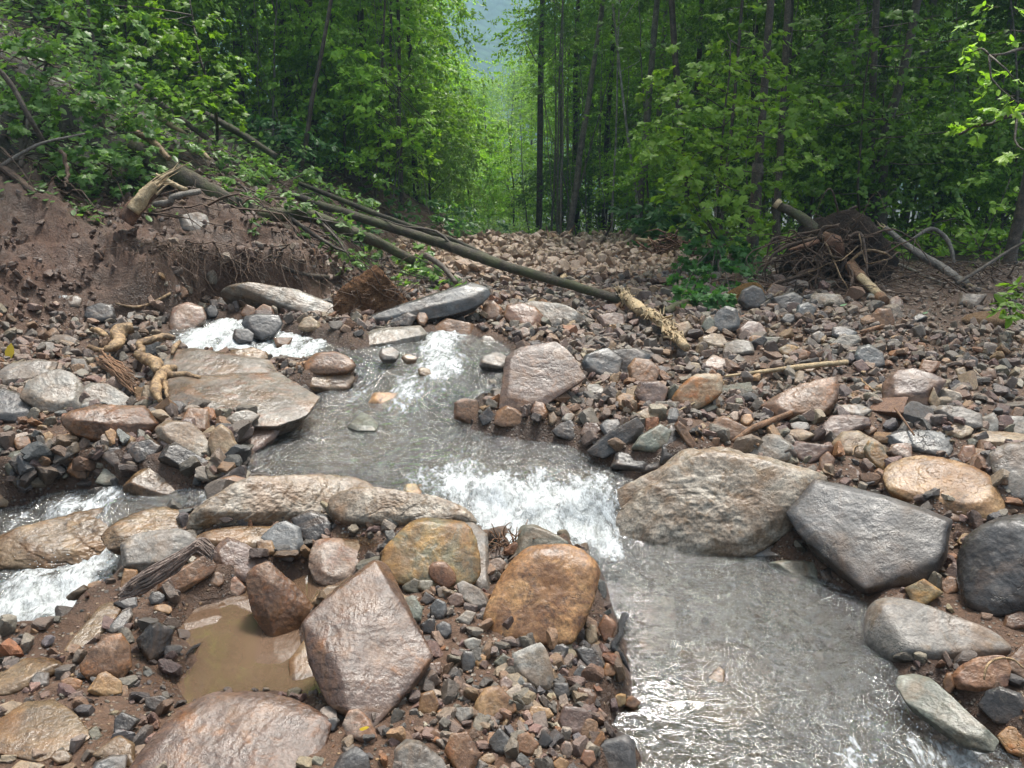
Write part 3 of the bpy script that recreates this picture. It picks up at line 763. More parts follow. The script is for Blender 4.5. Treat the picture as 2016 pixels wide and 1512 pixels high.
Bx('G', 'brown', (1190, 1268, 1330, 1410), 1.0, 'rusty brown stone right of the blue grey stone')
R('G', 'brown', [(795, 1370), (830, 1280), (920, 1270), (948, 1330), (1000, 1400), (960, 1480), (900, 1560), (850, 1480)], 1.1, 'reddish brown slab tilted on edge at the bottom')
R('G', 'black', [(1530, 800), (1580, 778), (1640, 800), (1690, 880), (1690, 925), (1630, 935), (1560, 860)], .8, 'dark flat slab lying right of the pale grey block', strata=.02)
Bx('G', 'palegrey', (1205, 1060, 1295, 1150), 1.0, 'round white cobble below the pale grey block')
Bx('G', 'ochre', (1265, 1123, 1412, 1212), .9, 'oval ochre striped cobble left of the dark round stone')
Bx('G', 'tan', (1588, 660, 1662, 785), 1.3, 'narrow tan stone upright by the orange boulder')
Bx('G', 'red', (1665, 603, 1768, 762), 1.2, 'rust red stone upright at the water edge')
R('G', 'grey', [(862, 430), (900, 412), (1000, 460), (1055, 540), (1050, 570), (960, 575), (880, 500)], .7, 'grey oblong stone between the olive and orange boulders', lift=.01)
Bx('G', 'pink', (1025, 283, 1142, 378), 1.0, 'salmon stone between the olive and orange boulders')
R('G', 'green', [(1180, 290), (1200, 200), (1240, 98), (1290, 93), (1400, 138), (1492, 190), (1490, 240), (1400, 300), (1250, 320)], .9, 'olive grey wedge behind the orange boulder, washed by white water', thick=.7)
R('G', 'grey', [(880, 80), (960, 85), (1036, 150), (1032, 205), (1050, 500), (1000, 520), (900, 400)], .6, 'grey ledge stone tucked behind the olive boulder', push=.1)
R('G', 'pink', [(20, 330), (35, 250), (60, 190), (130, 172), (300, 200), (420, 180), (470, 240), (400, 320), (330, 370), (280, 420), (130, 445), (60, 410)], .6, 'pinkish flat topped boulder beside the small rock pool', thick=.8, bulge=.1)
R('G', 'tan', [(38, 540), (60, 500), (130, 440), (195, 442), (150, 500), (90, 550)], .7, 'pale yellow sliver of rock left of the purple slab')
Bx('G', 'green', (1068, 823, 1176, 924), 1.0, 'pale green cobble touching the pale grey block')
Bx('G', 'palegrey', (850, 578, 974, 664), .9, 'pale blue grey cobble left of the orange boulder')
Bx('G', 'ochre', (640, 1033, 762, 1170), 1.0, 'knobbly ochre cobble right of the purple slab')
Bx('G', 'banded', (580, 1008, 642, 1076), 1.0, 'small rust and white cobble right of the purple slab')
Bx('G', 'slate', (885, 808, 968, 936), 1.2, 'slate coloured oblong stone in the middle of the gravel')
Bx('G', 'darkgrey', (742, 638, 836, 742), 1.0, 'dark grey angular cobble in the gravel centre')
Bx('G', 'black', (648, 624, 740, 722), 1.0, 'black angular cobble beside the brown block')
Bx('G', 'pink', (574, 680, 670, 772), 1.0, 'rough pinkish brown cobble beside the brown block')
Bx('G', 'slate', (710, 512, 810, 640), 1.2, 'striped blue grey pointed cobble below the olive boulder')
Bx('G', 'purple', (806, 478, 912, 560), 1.0, 'wine dark cobble below the olive boulder')
Bx('G', 'darkgrey', (652, 470, 748, 550), 1.0, 'dark brown grey cobble below the olive boulder')
Bx('G', 'grey', (748, 442, 814, 512), 1.0, 'mauve grey round cobble below the brick red cobble')
Bx('G', 'green', (640, 408, 730, 486), 1.0, 'mossy green cobble left of the brick red cobble')
Bx('G', 'green', (548, 392, 668, 484), 1.0, 'dark green dome shaped cobble under the olive boulder')
Bx('G', 'palegrey', (895, 732, 1000, 812), 1.0, 'white flecked cobble left of the orange boulder foot')
Bx('G', 'ochre', (958, 825, 1030, 900), 1.0, 'round orange brown cobble left of the pale green one')
Bx('G', 'orange', (1686, 874, 1768, 962), 1.0, 'bright orange cobble at the pool edge')
Bx('G', 'olive', (1722, 1050, 1822, 1132), 1.0, 'olive cobble at the pool edge')
Bx('G', 'brown', (1812, 1064, 1908, 1140), 1.0, 'dark brown cobble standing in the pool water', z0=-.13)
Bx('G', 'pink', (1645, 1130, 1722, 1214), 1.0, 'peach cobble at the pool edge')
Bx('G', 'slate', (1520, 884, 1612, 984), 1.0, 'blue grey oval cobble left of the orange one')
Bx('G', 'darkgrey', (1402, 990, 1506, 1096), 1.0, 'dark grey angular stone right of the pale grey block')
Bx('G', 'black', (1180, 985, 1320, 1100), .8, 'wet dark stone beneath the pale grey block')
Bx('G', 'purple', (1100, 950, 1180, 1050), .8, 'wet plum cobble beneath the pale grey block')
Bx('G', 'red', (1560, 1368, 1652, 1475), 1.0, 'red brown round cobble at the bottom edge')
Bx('G', 'pink', (1448, 1318, 1522, 1425), 1.2, 'pale salmon upright cobble near the bottom edge')
Bx('G', 'ochre', (1400, 1410, 1500, 1500), 1.0, 'ochre cobble at the bottom edge of the gravel')
Bx('G', 'darkgrey', (1320, 1250, 1410, 1360), 1.0, 'dark cobble between two rusty stones')
Bx('G', 'darkgrey', (760, 540, 800, 560), 1.0, 'tiny dark chip in the gravel')
Bx('G', 'grey', (840, 1130, 960, 1225), .7, 'mud coated grey cobble left of the ochre wedge')
Bx('G', 'brown', (1540, 1020, 1655, 1160), 1.0, 'olive brown stone above the dark round stone')
Bx('G', 'purple', (680, 870, 775, 975), .9, 'plum cobble above the knobbly ochre cobble')
Bx('G', 'darkgrey', (1390, 770, 1500, 860), 1.0, 'dark oblong chip under the orange boulder')
Bx('G', 'brown', (700, 1250, 790, 1340), .8, 'brown cobble above the bottom grey block')
Bx('G', 'tan', (990, 1390, 1080, 1460), .8, 'cream knobbly cobble near the bottom edge')
Bx('G', 'grey', (900, 1395, 1040, 1520), .9, 'grey brown stone at the bottom edge centre')
Bx('G', 'darkgrey', (118, 1185, 200, 1270), 1.0, 'round charcoal cobble at the lower tip of the purple slab')
# --- left foreground
R('F', 'mauve', [(700, 1560), (780, 1400), (860, 1320), (960, 1180), (1080, 1090), (1220, 1050), (1400, 1045), (1600, 1070), (1800, 1130), (1905, 1200), (1860, 1290), (1800, 1400), (1740, 1560), (1600, 1800), (1000, 1800)], .22, 'broad speckled slab filling the bottom edge below the brown puddle', thick=.5, bulge=.07, p=22, rough=.028, lvl=7, z0=.0, lift=.02)
R('F', 'brown', [(1395, 430), (1400, 370), (1440, 330), (1510, 308), (1570, 350), (1680, 440), (1790, 580), (1700, 680), (1620, 752), (1540, 755), (1440, 620)], 1.4, 'tall rust brown block standing in the brown puddle', ridge=[(1530, 420, .3), (1520, 600, .3), (1560, 740, .15), (1560, 370, .12), (1700, 560, .18)], thick=.8, z0=-.05)
R('F', 'grey', [(690, 200), (740, 165), (800, 140), (1000, 118), (1080, 140), (1118, 185), (1060, 270), (940, 340), (800, 362), (700, 330), (690, 260)], .9, 'brown grey block resting above the cloth like bark strip', thick=.8, lift=.06, ridge=[(710, 215, .15), (1000, 150, .15), (940, 300, .25), (720, 320, .2), (1090, 180, .05)])
R('F', 'brown', [(890, 470), (900, 430), (1000, 360), (1100, 300), (1180, 255), (1228, 330), (1200, 375), (1080, 450), (960, 515)], 1.2, 'dark brown slab leaning under the bark strip', thick=.7)
R('F', 'purple', [(1210, 250), (1240, 200), (1290, 170), (1380, 195), (1500, 285), (1560, 330), (1500, 400), (1395, 420), (1290, 385), (1225, 330)], .8, 'mauve grey boulder with bluish top, left of the rust brown block', thick=.8)
R('F', 'slate', [(1480, 165), (1560, 90), (1620, 72), (1700, 110), (1722, 210), (1690, 270), (1620, 305), (1540, 260)], .9, 'smooth grey wedge beside the small ochre cobble', rough=.02, thick=.7)
R('F', 'black', [(1650, 60), (1760, 10), (1860, 40), (1898, 100), (1880, 150), (1760, 215), (1700, 160)], .8, 'dark wet block between the grey wedge and the ledge', thick=.9)
Bx('F', 'ochre', (1455, 183, 1572, 272), 1.0, 'rounded ochre cobble in front of the grey wedge')
Bx('F', 'pink', (1268, 383, 1402, 512), 1.0, 'small pinkish grey cobble at the head of the brown puddle')
Bx('F', 'grey', (1020, 445, 1232, 562), .45, 'flat grey stone with cracked top by the brown puddle')
R('F', 'brown', [(455, 890), (520, 800), (600, 730), (690, 710), (735, 780), (745, 900), (690, 975), (600, 960), (500, 975), (455, 930)], 1.3, 'rust brown block with a black right side, near the left white water', ridge=[(520, 800, .1), (690, 715, .1), (650, 800, .3), (630, 930, .3), (500, 950, .15)], thick=.8)
R('F', 'black', [(772, 750), (850, 660), (900, 648), (985, 690), (960, 800), (880, 880), (840, 875), (790, 800)], 1.6, 'black slate stone standing on edge in the mud', ridge=[(865, 680, .3), (850, 860, .3), (960, 700, .1)], thick=.7)
R('F', 'ochre', [(492, 1040), (560, 940), (600, 925), (690, 985), (690, 1050), (600, 1070), (540, 1060)], 1.0, 'amber coloured block below the rust brown block')
Bx('F', 'darkgrey', (820, 1062, 956, 1155), .9, 'dark square stone half in the shallow mud')
R('F', 'black', [(645, 1270), (650, 1200), (690, 1155), (740, 1190), (800, 1200), (740, 1270), (690, 1285)], .8, 'black wet stone in the mud at lower left')
R('F', 'wetbrown', [(-60, 1260), (60, 1160), (150, 1100), (300, 1088), (420, 1160), (515, 1290), (440, 1350), (330, 1380), (230, 1435), (100, 1400), (-60, 1380)], .14, 'flat wet brown slab at the lower left edge', thick=.4, bulge=.04, p=24)
Bx('F', 'wetbrown', (520, 1285, 765, 1480), .4, 'mud washed brown boulder beside the big bottom slab')
R('F', 'slate', [(515, 1500), (540, 1440), (640, 1400), (722, 1400), (710, 1480), (650, 1560), (520, 1560)], .5, 'smooth slate flake at the bottom left')
R('F', 'slate', [(600, 690), (680, 600), (745, 565), (755, 610), (700, 690), (640, 710)], .5, 'smooth grey flake above the black slate stone')
Bx('F', 'wetbrown', (140, 708, 390, 835), .5, 'square brown stone under the left white water', z0=-.1)
Bx('F', 'tan', (40, 1430, 260, 1520), .5, 'tan stone at the bottom left corner')
Bx('F', 'wetbrown', (280, 1370, 410, 1450), .6, 'wet chocolate coloured stone below the flat slab')
Bx('F', 'brown', (340, 960, 470, 1040), .8, 'mud brown cobble left of the amber block')
Bx('F', 'darkgrey', (170, 930, 280, 1030), .6, 'grey flat stone in mud left of the rust brown block')
Bx('F', 'darkgrey', (640, 490, 780, 580), .6, 'wet glittering dark stone beside the left stream')
Bx('F', 'ochre', (870, 545, 975, 600), .7, 'wet ochre cobble above the black slate stone')
Bx('F', 'ochre', (670, 345, 790, 490), 1.0, 'ochre stone at the left edge of the bark strip')
Bx('F', 'black', (840, 470, 940, 550), .9, 'charcoal cobble below the bark strip')
Bx('F', 'brown', (1180, 360, 1270, 450), .9, 'dark brown cobble right of the bark strip')
Bx('F', 'wetbrown', (1640, 750, 1860, 1100), .3, 'greenish brown rock under the puddle beside the purple slab', z0=-.06)
R('F', 'wetbrown', [(230, 1000), (330, 850), (450, 700), (560, 560), (640, 520), (700, 560), (640, 680), (560, 730), (450, 860), (300, 1000)], .3, 'ochre stained bedrock rib beside the left white water', thick=.5, strata=.02, p=12, z0=-.05)
R('F', 'wetbrown', [(-120, 1050), (0, 930), (140, 850), (300, 850), (380, 900), (200, 960), (60, 1060)], .15, 'low wet bedrock rib at the left edge', thick=.4, strata=.02, p=12)
# --- long striated ledge
R('C', 'pale', [(1030, 1390), (1080, 1300), (1150, 1255), (1280, 1190), (1430, 1130), (1640, 1108), (1880, 1075), (2000, 1090), (2110, 1140), (2200, 1210), (2150, 1290), (1880, 1335), (1600, 1375), (1300, 1400), (1050, 1420)], .75, 'long pale striated ledge in front of the middle pool', thick=.6, strata=.035, p=14, rough=.05, lvl=7, push=.08, bulge=.22)
R('D', 'pale', [(130, 1300), (150, 1190), (300, 1150), (430, 1190), (560, 1205), (700, 1235), (800, 1245), (900, 1270), (985, 1330), (1000, 1375), (800, 1400), (600, 1370), (350, 1350), (180, 1330)], .6, 'low pale ledge running from the striated ledge to the white water', thick=.7, strata=.03, p=12, rough=.05, lvl=7, push=.05, bulge=.2)
R('C', 'wetbrown', [(-100, 1520), (0, 1430), (250, 1370), (560, 1285), (760, 1218), (1000, 1240), (1085, 1285), (1080, 1360), (1000, 1420), (700, 1460), (560, 1560), (420, 1600), (200, 1600), (0, 1620)], .30, 'wet cream and brown bedrock ledge under the left branch of the stream', thick=.35, strata=.035, p=20, rough=.05, lvl=7, bulge=.1, lift=.075)
R('C', 'wetbrown', [(1080, 1440), (1300, 1390), (1560, 1370), (1700, 1380), (1650, 1430), (1480, 1500), (1250, 1520), (1100, 1500)], .25, 'wet brown bedrock below the striated ledge', thick=.4, strata=.02, p=12)
R('C', 'wetbrown', [(560, 1420), (700, 1330), (850, 1270), (1000, 1262), (1100, 1290), (1090, 1370), (980, 1430), (800, 1480), (620, 1500)], .22, 'cream wet bedrock joining the left ledge to the long striated ledge', thick=.4, strata=.03, p=20, rough=.05, lift=.05, lvl=7)
R('Z', 'wetbrown', [(505, 905), (540, 830), (600, 775), (690, 770), (760, 800), (790, 860), (720, 915), (620, 935), (540, 935)], .02, 'brown bedrock showing through the shallow water at the left of the middle pool', z0=.085, thick=.2, bulge=.03, p=22, rough=.05)
R('Z', 'wetbrown', [(700, 700), (780, 690), (850, 740), (830, 790), (760, 800), (700, 770)], .02, 'brown bedrock under the rapids above the middle pool', z0=.175, thick=.2, bulge=.04, p=22, rough=.05)
R('Z', 'mauve', [(1195, 1150), (1260, 1125), (1330, 1180), (1320, 1290), (1260, 1290), (1215, 1230)], .02, 'mauve rock sheet just under the left side of the lower pool', z0=-.19, thick=.2, bulge=.03, p=22, rough=.05)
R('Z', 'wetbrown', [(1340, 1290), (1430, 1260), (1520, 1290), (1540, 1390), (1450, 1440), (1360, 1400)], .02, 'brown rock lying under the middle of the lower pool', z0=-.215, thick=.2, bulge=.04, p=22, rough=.06)
R('Z', 'wetbrown', [(1010, 900), (1100, 905), (1180, 930), (1150, 970), (1050, 960)], .02, 'brown rock under the outlet of the middle pool', z0=.06, thick=.2, bulge=.03, p=22, rough=.06)
# --- right side boulders
R('Z', 'pale', [(1205, 1030), (1200, 1000), (1240, 975), (1320, 920), (1345, 893), (1420, 882), (1510, 920), (1622, 938), (1628, 962), (1580, 990), (1560, 1040), (1500, 1080), (1440, 1096), (1300, 1098), (1225, 1085), (1192, 1050)], .95, 'huge pale gneiss boulder right of the white water', thick=.8, p=20, rough=.05, bulge=.16, lvl=7, strata=.006, z0=-.12)
R('Z', 'pale', [(1188, 985), (1200, 965), (1250, 945), (1335, 900), (1400, 900), (1400, 950), (1330, 985), (1260, 1015), (1215, 1018)], 1.0, 'rounded pale lobe overhanging the white water', thick=.7, p=8, rough=.04, z0=.0, lift=.0, push=-.02)
R('H', 'darkgrey', [(868, 30), (920, -40), (1000, -135), (1090, -120), (1300, -60), (1560, 20), (1660, 60), (1640, 150), (1625, 260), (1560, 340), (1420, 380), (1250, 412), (1180, 360), (1060, 240), (930, 130)], .75, 'large angular dark grey slab tilted at the water side',
  ridge=[(900, 30, .06), (1010, -110, .08), (1300, -45, .08), (1640, 70, .10), (1600, 240, .16), (1420, 290, .16), (1240, 390, .14), (1200, 310, .16), (1080, 200, .12)], thick=.5, p=30, rough=.02, strata=.008, z0=-.12, lift=.08)
R('H', 'grey', [(1235, 540), (1250, 480), (1285, 440), (1360, 430), (1440, 440), (1560, 490), (1720, 550), (1850, 590), (1950, 660), (1960, 700), (1850, 735), (1720, 760), (1600, 790), (1480, 785), (1350, 765), (1240, 650)], .75, 'smooth oval grey boulder at the right side of the lower pool', thick=.8, p=13, rough=.02, z0=-.14, bulge=.2)
R('H', 'darkgrey', [(1690, 260), (1700, 190), (1730, 140), (1800, 80), (1900, 45), (2016, 25), (2150, 100), (2200, 300), (2150, 450), (2016, 500), (1930, 530), (1850, 530), (1740, 480), (1695, 380)], 1.1, 'big rounded dark brown boulder at the right edge', thick=.8, p=14, rough=.04, bulge=.22)
Bx('H', 'olive', (1435, 345, 1625, 500), .9, 'olive cobble between the angular slab and the oval boulder')
R('H', 'red', [(1655, 830), (1700, 770), (1800, 722), (1920, 722), (1955, 780), (1930, 870), (1800, 895), (1690, 880)], .9, 'rust red boulder right of the oval grey boulder', rough=.05)
R('H', 'green', [(1392, 860), (1410, 820), (1480, 808), (1560, 830), (1650, 930), (1760, 1030), (1890, 1130), (1865, 1185), (1760, 1160), (1600, 1060), (1450, 950)], .35, 'long streaky grey green slab half under water', thick=.4, z0=-.16)
R('H', 'black', [(1790, 960), (1830, 890), (1900, 868), (2000, 900), (2060, 980), (2000, 1060), (1880, 1050)], 1.0, 'black stone ringed by a pale root at the right edge')
R('H', 'banded', [(1885, 1110), (1940, 1060), (2050, 1055), (2100, 1150), (2050, 1230), (1940, 1190)], .8, 'pale orange stone at the bottom right edge')
Bx('H', 'brown', (1920, 640, 2120, 880), 1.0, 'brown stone at the right edge above the ringed stone')
R('H', 'slate', [(562, 225), (575, 188), (640, 190), (740, 178), (850, 195), (940, 215), (960, 250), (860, 262), (700, 250), (580, 245)], .6, 'thin grey slab at the head of the lower pool', thick=.4)
R('H', 'green', [(770, 270), (850, 252), (1020, 262), (1045, 290), (1050, 380), (980, 400), (880, 320)], .6, 'low grey green stone at the upper edge of the lower pool', thick=.6)
R('H', 'darkgrey', [(690, 170), (720, 100), (790, 30), (870, 0), (900, 90), (960, 200), (880, 200), (760, 185)], 1.0, 'dark pitted stone wedged between the pale boulder and the angular slab', push=.12)
Bx('H', 'black', (1020, 275, 1120, 370), .8, 'black cobble under the angular slab')
Bx('H', 'brown', (1620, 800, 1680, 905), 1.2, 'dark pointed stone standing in water left of the rust red boulder', z0=-.14)
Bx('H', 'wetbrown', (470, 770, 560, 860), .5, 'brown stone poking out of the lower pool', z0=-.15)
Bx('H', 'wetbrown', (325, 690, 410, 745), .6, 'small orange stone under the surface of the lower pool', z0=-.15)
Bx('H', 'brown', (1600, 330, 1700, 420), .8, 'red brown cobble below the big dark boulder')
Bx('H', 'pink', (1700, 180, 1760, 250), .8, 'pinkish chip beside the big dark boulder')
Bx('H', 'brown', (1910, 500, 2040, 600), .9, 'brown stone under the big dark boulder')
Bx('H', 'tan', (1640, 270, 1710, 350), .9, 'yellowish cobble right of the angular slab')
R('E', 'ochre', [(1225, 1085), (1240, 1050), (1290, 1022), (1380, 998), (1480, 988), (1650, 1030), (1760, 1075), (1840, 1120), (1880, 1220), (1905, 1290), (1820, 1350), (1660, 1330), (1500, 1285), (1350, 1230), (1260, 1190), (1225, 1130)], .5, 'broad orange topped boulder on the right bank', thick=.7, p=14, bulge=.1, lvl=7)
R('E', 'banded', [(60, 690), (90, 640), (140, 590), (200, 550), (330, 548), (345, 590), (340, 650), (280, 700), (160, 768), (90, 750)], 1.2, 'orange and cream banded rock under the thin splinter')
R('E', 'brown', [(558, 725), (600, 690), (700, 640), (820, 595), (970, 568), (985, 620), (975, 700), (930, 770), (850, 815), (760, 812), (620, 785)], 1.0, 'brown granite wedge below the long yellow plank', ridge=[(620, 705, .12), (960, 590, .10), (960, 700, .14), (880, 770, .22), (700, 750, .24)])
R('E', 'purple', [(1225, 610), (1260, 560), (1310, 530), (1400, 523), (1500, 550), (1575, 585), (1530, 640), (1480, 745), (1400, 770), (1300, 782), (1235, 730)], 1.0, 'purple topped block with a black front on the right bank', ridge=[(1290, 560, .2), (1440, 600, .25), (1450, 650, .3), (1300, 660, .3), (1550, 590, .1)])
R('E', 'darkgrey', [(425, 150), (450, 90), (510, 58), (560, 80), (582, 140), (560, 185), (480, 195)], 1.4, 'dark round boulder against the rusty moss mound', lift=.03)
Bx('E', 'darkgrey', (605, 98, 785, 205), 1.0, 'dark grey angular rock right of the moss mound')
Bx('E', 'brown', (578, 48, 700, 125), 1.0, 'brown rock behind the dark grey angular rock')
R('E', 'pale', [(828, 120), (860, 104), (990, 112), (1018, 160), (980, 182), (900, 170), (840, 160)], .8, 'cream coloured rock below the root wad')
R('E', 'slate', [(285, 270), (310, 210), (360, 172), (420, 190), (440, 260), (430, 310), (340, 322), (290, 300)], 1.3, 'upright blue grey slate at the edge of the ivy bush')
Bx('E', 'slate', (744, 150, 858, 255), 1.2, 'dark slate block with a sharp corner below the cream rock')
R('E', 'brown', [(1160, 300), (1165, 220), (1200, 188), (1270, 190), (1292, 250), (1288, 300), (1220, 310)], 1.6, 'upright brown block with a dark right side', ridge=[(1240, 200, .25), (1235, 295, .25), (1180, 230, .1)])
R('E', 'palegrey', [(940, 385), (990, 340), (1090, 333), (1110, 365), (1060, 405), (980, 412)], .9, 'pale flat stone pushed over a dark gap')
Bx('E', 'slate', (945, 285, 1088, 362), 1.0, 'blue slate block left of the upright brown block')
R('E', 'slate', [(1068, 450), (1090, 400), (1150, 385), (1225, 430), (1238, 500), (1170, 515), (1090, 490)], 1.0, 'blue and white streaked rock above the purple topped block')
Bx('E', 'purple', (418, 255, 590, 365), .9, 'mauve grey rock in the middle of the right rubble')
Bx('E', 'palegrey', (345, 355, 520, 445), .8, 'light grey rock with a small stone on top')
Bx('E', 'pink', (230, 440, 380, 540), .7, 'dusty pink flat rock above the banded rock')
Bx('E', 'tan', (210, 325, 380, 410), .8, 'tan lumpy rock right of the shattered trunk')
Bx('E', 'tan', (62, 255, 180, 365), 1.0, 'tan grey rounded rock behind the shattered trunk')
Bx('E', 'green', (225, 225, 300, 330), 1.2, 'grey green rock beside the upright slate')
R('E', 'brown', [(258, 860), (300, 800), (350, 778), (430, 820), (520, 865), (490, 900), (400, 920), (300, 900)], .9, 'striated grey brown rock in front of the banded rock', strata=.03)
R('E', 'palegrey', [(490, 990), (530, 920), (590, 882), (660, 890), (735, 950), (720, 1020), (640, 1035), (540, 1020)], .9, 'silver grey streaked rock behind the huge pale boulder', strata=.03)
R('E', 'purple', [(860, 920), (880, 850), (940, 780), (1050, 775), (1150, 790), (1160, 830), (1060, 880), (960, 925)], .9, 'plum coloured boulder below the brown granite wedge')
R('E', 'tan', [(945, 930), (1000, 870), (1090, 862), (1200, 920), (1245, 960), (1240, 1000), (1120, 1015), (980, 1000)], .7, 'tan brown boulder behind the olive wedge')
Bx('E', 'purple', (705, 924, 966, 1045), .8, 'dark mauve block right of the silver grey rock')
R('E', 'slate', [(1225, 910), (1300, 868), (1450, 860), (1605, 880), (1612, 960), (1580, 1008), (1450, 985), (1300, 955)], .45, 'flat blue grey slate slab behind the orange topped boulder', strata=.02)
R('E', 'grey', [(1505, 755), (1540, 722), (1650, 728), (1770, 770), (1775, 840), (1700, 852), (1580, 800)], .8, 'oblong dark grey brown rock on the right bank')
R('E', 'olive', [(1120, 960), (1150, 915), (1220, 940), (1255, 1010), (1230, 1080), (1180, 1060), (1135, 1010)], 1.1, 'olive wedge resting between the tan boulder and the orange topped boulder')
R('E', 'purple', [(915, 1110), (980, 1065), (1060, 1053), (1140, 1130), (1140, 1175), (1050, 1160)], .8, 'mauve grey stone behind the angular dark slab', push=.06)
R('E', 'grey', [(1815, 985), (1900, 935), (2040, 925), (2100, 1050), (2080, 1240), (1950, 1230), (1860, 1150), (1825, 1060)], .9, 'speckled mauve brown boulder at the right edge')
R('E', 'tan', [(1680, 900), (1760, 872), (1900, 868), (2060, 890), (2060, 945), (1880, 950), (1740, 950)], .35, 'flat pale stone slab at the right edge')
Bx('E', 'tan', (1570, 818, 1728, 905), .7, 'tan block in front of the oblong rock')
Bx('E', 'tan', (1475, 618, 1545, 755), 1.2, 'tan upright stone right of the purple topped block')
Bx('E', 'palegrey', (1770, 760, 1865, 885), 1.0, 'pale triangular stone on the right bank')
Bx('E', 'grey', (1855, 780, 2060, 905), .7, 'striped grey flat stone at the right edge')
R('E', 'brown', [(75, 830), (100, 808), (140, 840), (192, 930), (180, 965), (140, 930)], 1.2, 'narrow brown slab leaning by the pool corner')
R('E', 'black', [(-10, 940), (20, 860), (60, 830), (130, 900), (148, 970), (90, 1030), (0, 1050)], 1.0, 'black glossy rock above the pale boulder')
Bx('E', 'tan', (660, 850, 855, 925), .6, 'khaki flat stone below the brown granite wedge')
Bx('E', 'darkgrey', (700, 810, 830, 870), .7, 'dark flat stone behind the khaki stone')
Bx('E', 'grey', (950, 715, 1170, 790), .5, 'grey flat slab right of the brown granite wedge')
Bx('E', 'brown', (870, 970, 965, 1105), 1.1, 'brown upright stone right of the mauve block')
Bx('E', 'pink', (1250, 930, 1390, 1030), .7, 'pinkish brown stone touching the orange topped boulder')
Bx('E', 'orange', (440, 770, 515, 835), .9, 'rusty cobble above the orange broken stick')
Bx('E', 'brown', (1110, 815, 1200, 890), .9, 'round mauve cobble right of the plum boulder')
Bx('E', 'red', (1425, 470, 1545, 555), .8, 'salmon red rock above the purple topped block')
Bx('E', 'tan', (1625, 508, 1698, 572), .9, 'sandy square cobble on the upper right bank')
Bx('E', 'brown', (1755, 515, 1855, 580), .9, 'brown square cobble on the upper right bank')
Bx('E', 'brown', (1700, 975, 1815, 1085), .9, 'brown cobble behind the orange topped boulder')
Bx('E', 'red', (1640, 940, 1740, 1040), .9, 'orange brown cobble right of the slate slab')
Bx('E', 'brown', (1560, 1290, 1660, 1370), .8, 'brown chip stack under the orange topped boulder')
Bx('E', 'grey', (830, 310, 910, 380), 1.0, 'grey square rock left of the blue slate block')
Bx('E', 'green', (565, 345, 680, 405), .8, 'green grey speckled rock near the mauve grey rock')
Bx('E', 'orange', (490, 335, 570, 395), .9, 'orange tan rock by the mauve grey rock')
Bx('E', 'darkgrey', (660, 215, 740, 280), 1.0, 'dark narrow rock under the angular rock')
Bx('E', 'olive', (640, 385, 760, 450), .8, 'olive flat rock in the middle of the right rubble')
Bx('E', 'brown', (700, 410, 830, 470), .8, 'wet brown rock in the middle of the right rubble')
Bx('E', 'ochre', (770, 490, 880, 545), .7, 'ochre chip above the long yellow plank')
Bx('E', 'brown', (1040, 145, 1120, 215), .9, 'rusty orange rock below the peeled log')
Bx('E', 'pink', (1260, 115, 1340, 190), 1.0, 'brown lump at the foot of the peeled log')
Bx('E', 'darkgrey', (210, 450, 240, 470), 1.0, 'small dark chip by the shattered trunk')
Bx('E', 'slate', (1390, 215, 1480, 262), .6, 'pale blue flat stone in the upper right mud')
Bx('E', 'grey', (1640, 105, 1800, 180), .7, 'grey rock in the shade of the right forest edge')
# --- middle pool, right bank
R('D', 'mauve', [(1105, 690), (1120, 640), (1140, 590), (1160, 500), (1140, 415), (1200, 370), (1300, 345), (1420, 325), (1480, 370), (1500, 450), (1550, 500), (1592, 530), (1440, 600), (1370, 650), (1290, 725), (1180, 712)], .85, 'large smooth purple brown slab slanting to the middle pool', thick=.4, p=26, rough=.018, strata=.01, bulge=.06, lvl=7)
R('D', 'brown', [(1235, 620), (1240, 570), (1300, 542), (1360, 570), (1372, 640), (1320, 678), (1260, 670)], 1.2, 'brown block resting on the smooth purple slab', lift=.1, push=.05)
Bx('D', 'ochre', (1300, 503, 1378, 568), 1.1, 'ochre cobble on top of the smooth purple slab', lift=.14)
R('D', 'brown', [(845, 760), (850, 670), (900, 645), (975, 655), (988, 700), (985, 775), (930, 790)], 1.5, 'square brown rock at the edge of the middle pool', z0=.17)
Bx('D', 'black', (985, 688, 1095, 800), 1.1, 'dark brown rock right of the square brown one')
R('D', 'brown', [(1070, 790), (1090, 720), (1140, 685), (1200, 705), (1300, 790), (1240, 805), (1120, 806)], 1.0, 'brown triangular rock at the middle pool shore')
Bx('D', 'brown', (1278, 662, 1390, 770), 1.0, 'dark brown rock right of the triangular one')
R('D', 'darkgrey', [(1400, 830), (1440, 790), (1500, 765), (1560, 820), (1602, 880), (1520, 890), (1430, 860)], .9, 'dark grey rock slanting into the middle pool')
Bx('D', 'purple', (1558, 782, 1688, 885), .9, 'pinkish grey pitted rock at the middle pool shore')
R('D', 'darkgrey', [(1600, 945), (1660, 890), (1740, 830), (1830, 785), (1890, 752), (1925, 810), (1900, 860), (1820, 920), (1700, 982), (1640, 970)], 1.2, 'long dark striped block pointing at the white water', strata=.02)
R('D', 'green', [(1850, 930), (1900, 860), (2016, 790), (2080, 830), (2060, 900), (1980, 950)], 1.0, 'grey green rock behind the long striped block')
Bx('D', 'black', (1732, 943, 1975, 1062), .8, 'wet black rock at the corner of the white water')
Bx('D', 'black', (1800, 988, 2060, 1072), .7, 'second wet black rock in front of the corner one')
R('D', 'slate', [(1565, 450), (1590, 400), (1660, 370), (1720, 360), (1800, 420), (1780, 520), (1680, 530), (1600, 500)], 1.0, 'dark blue grey boulder right of the smooth purple slab')
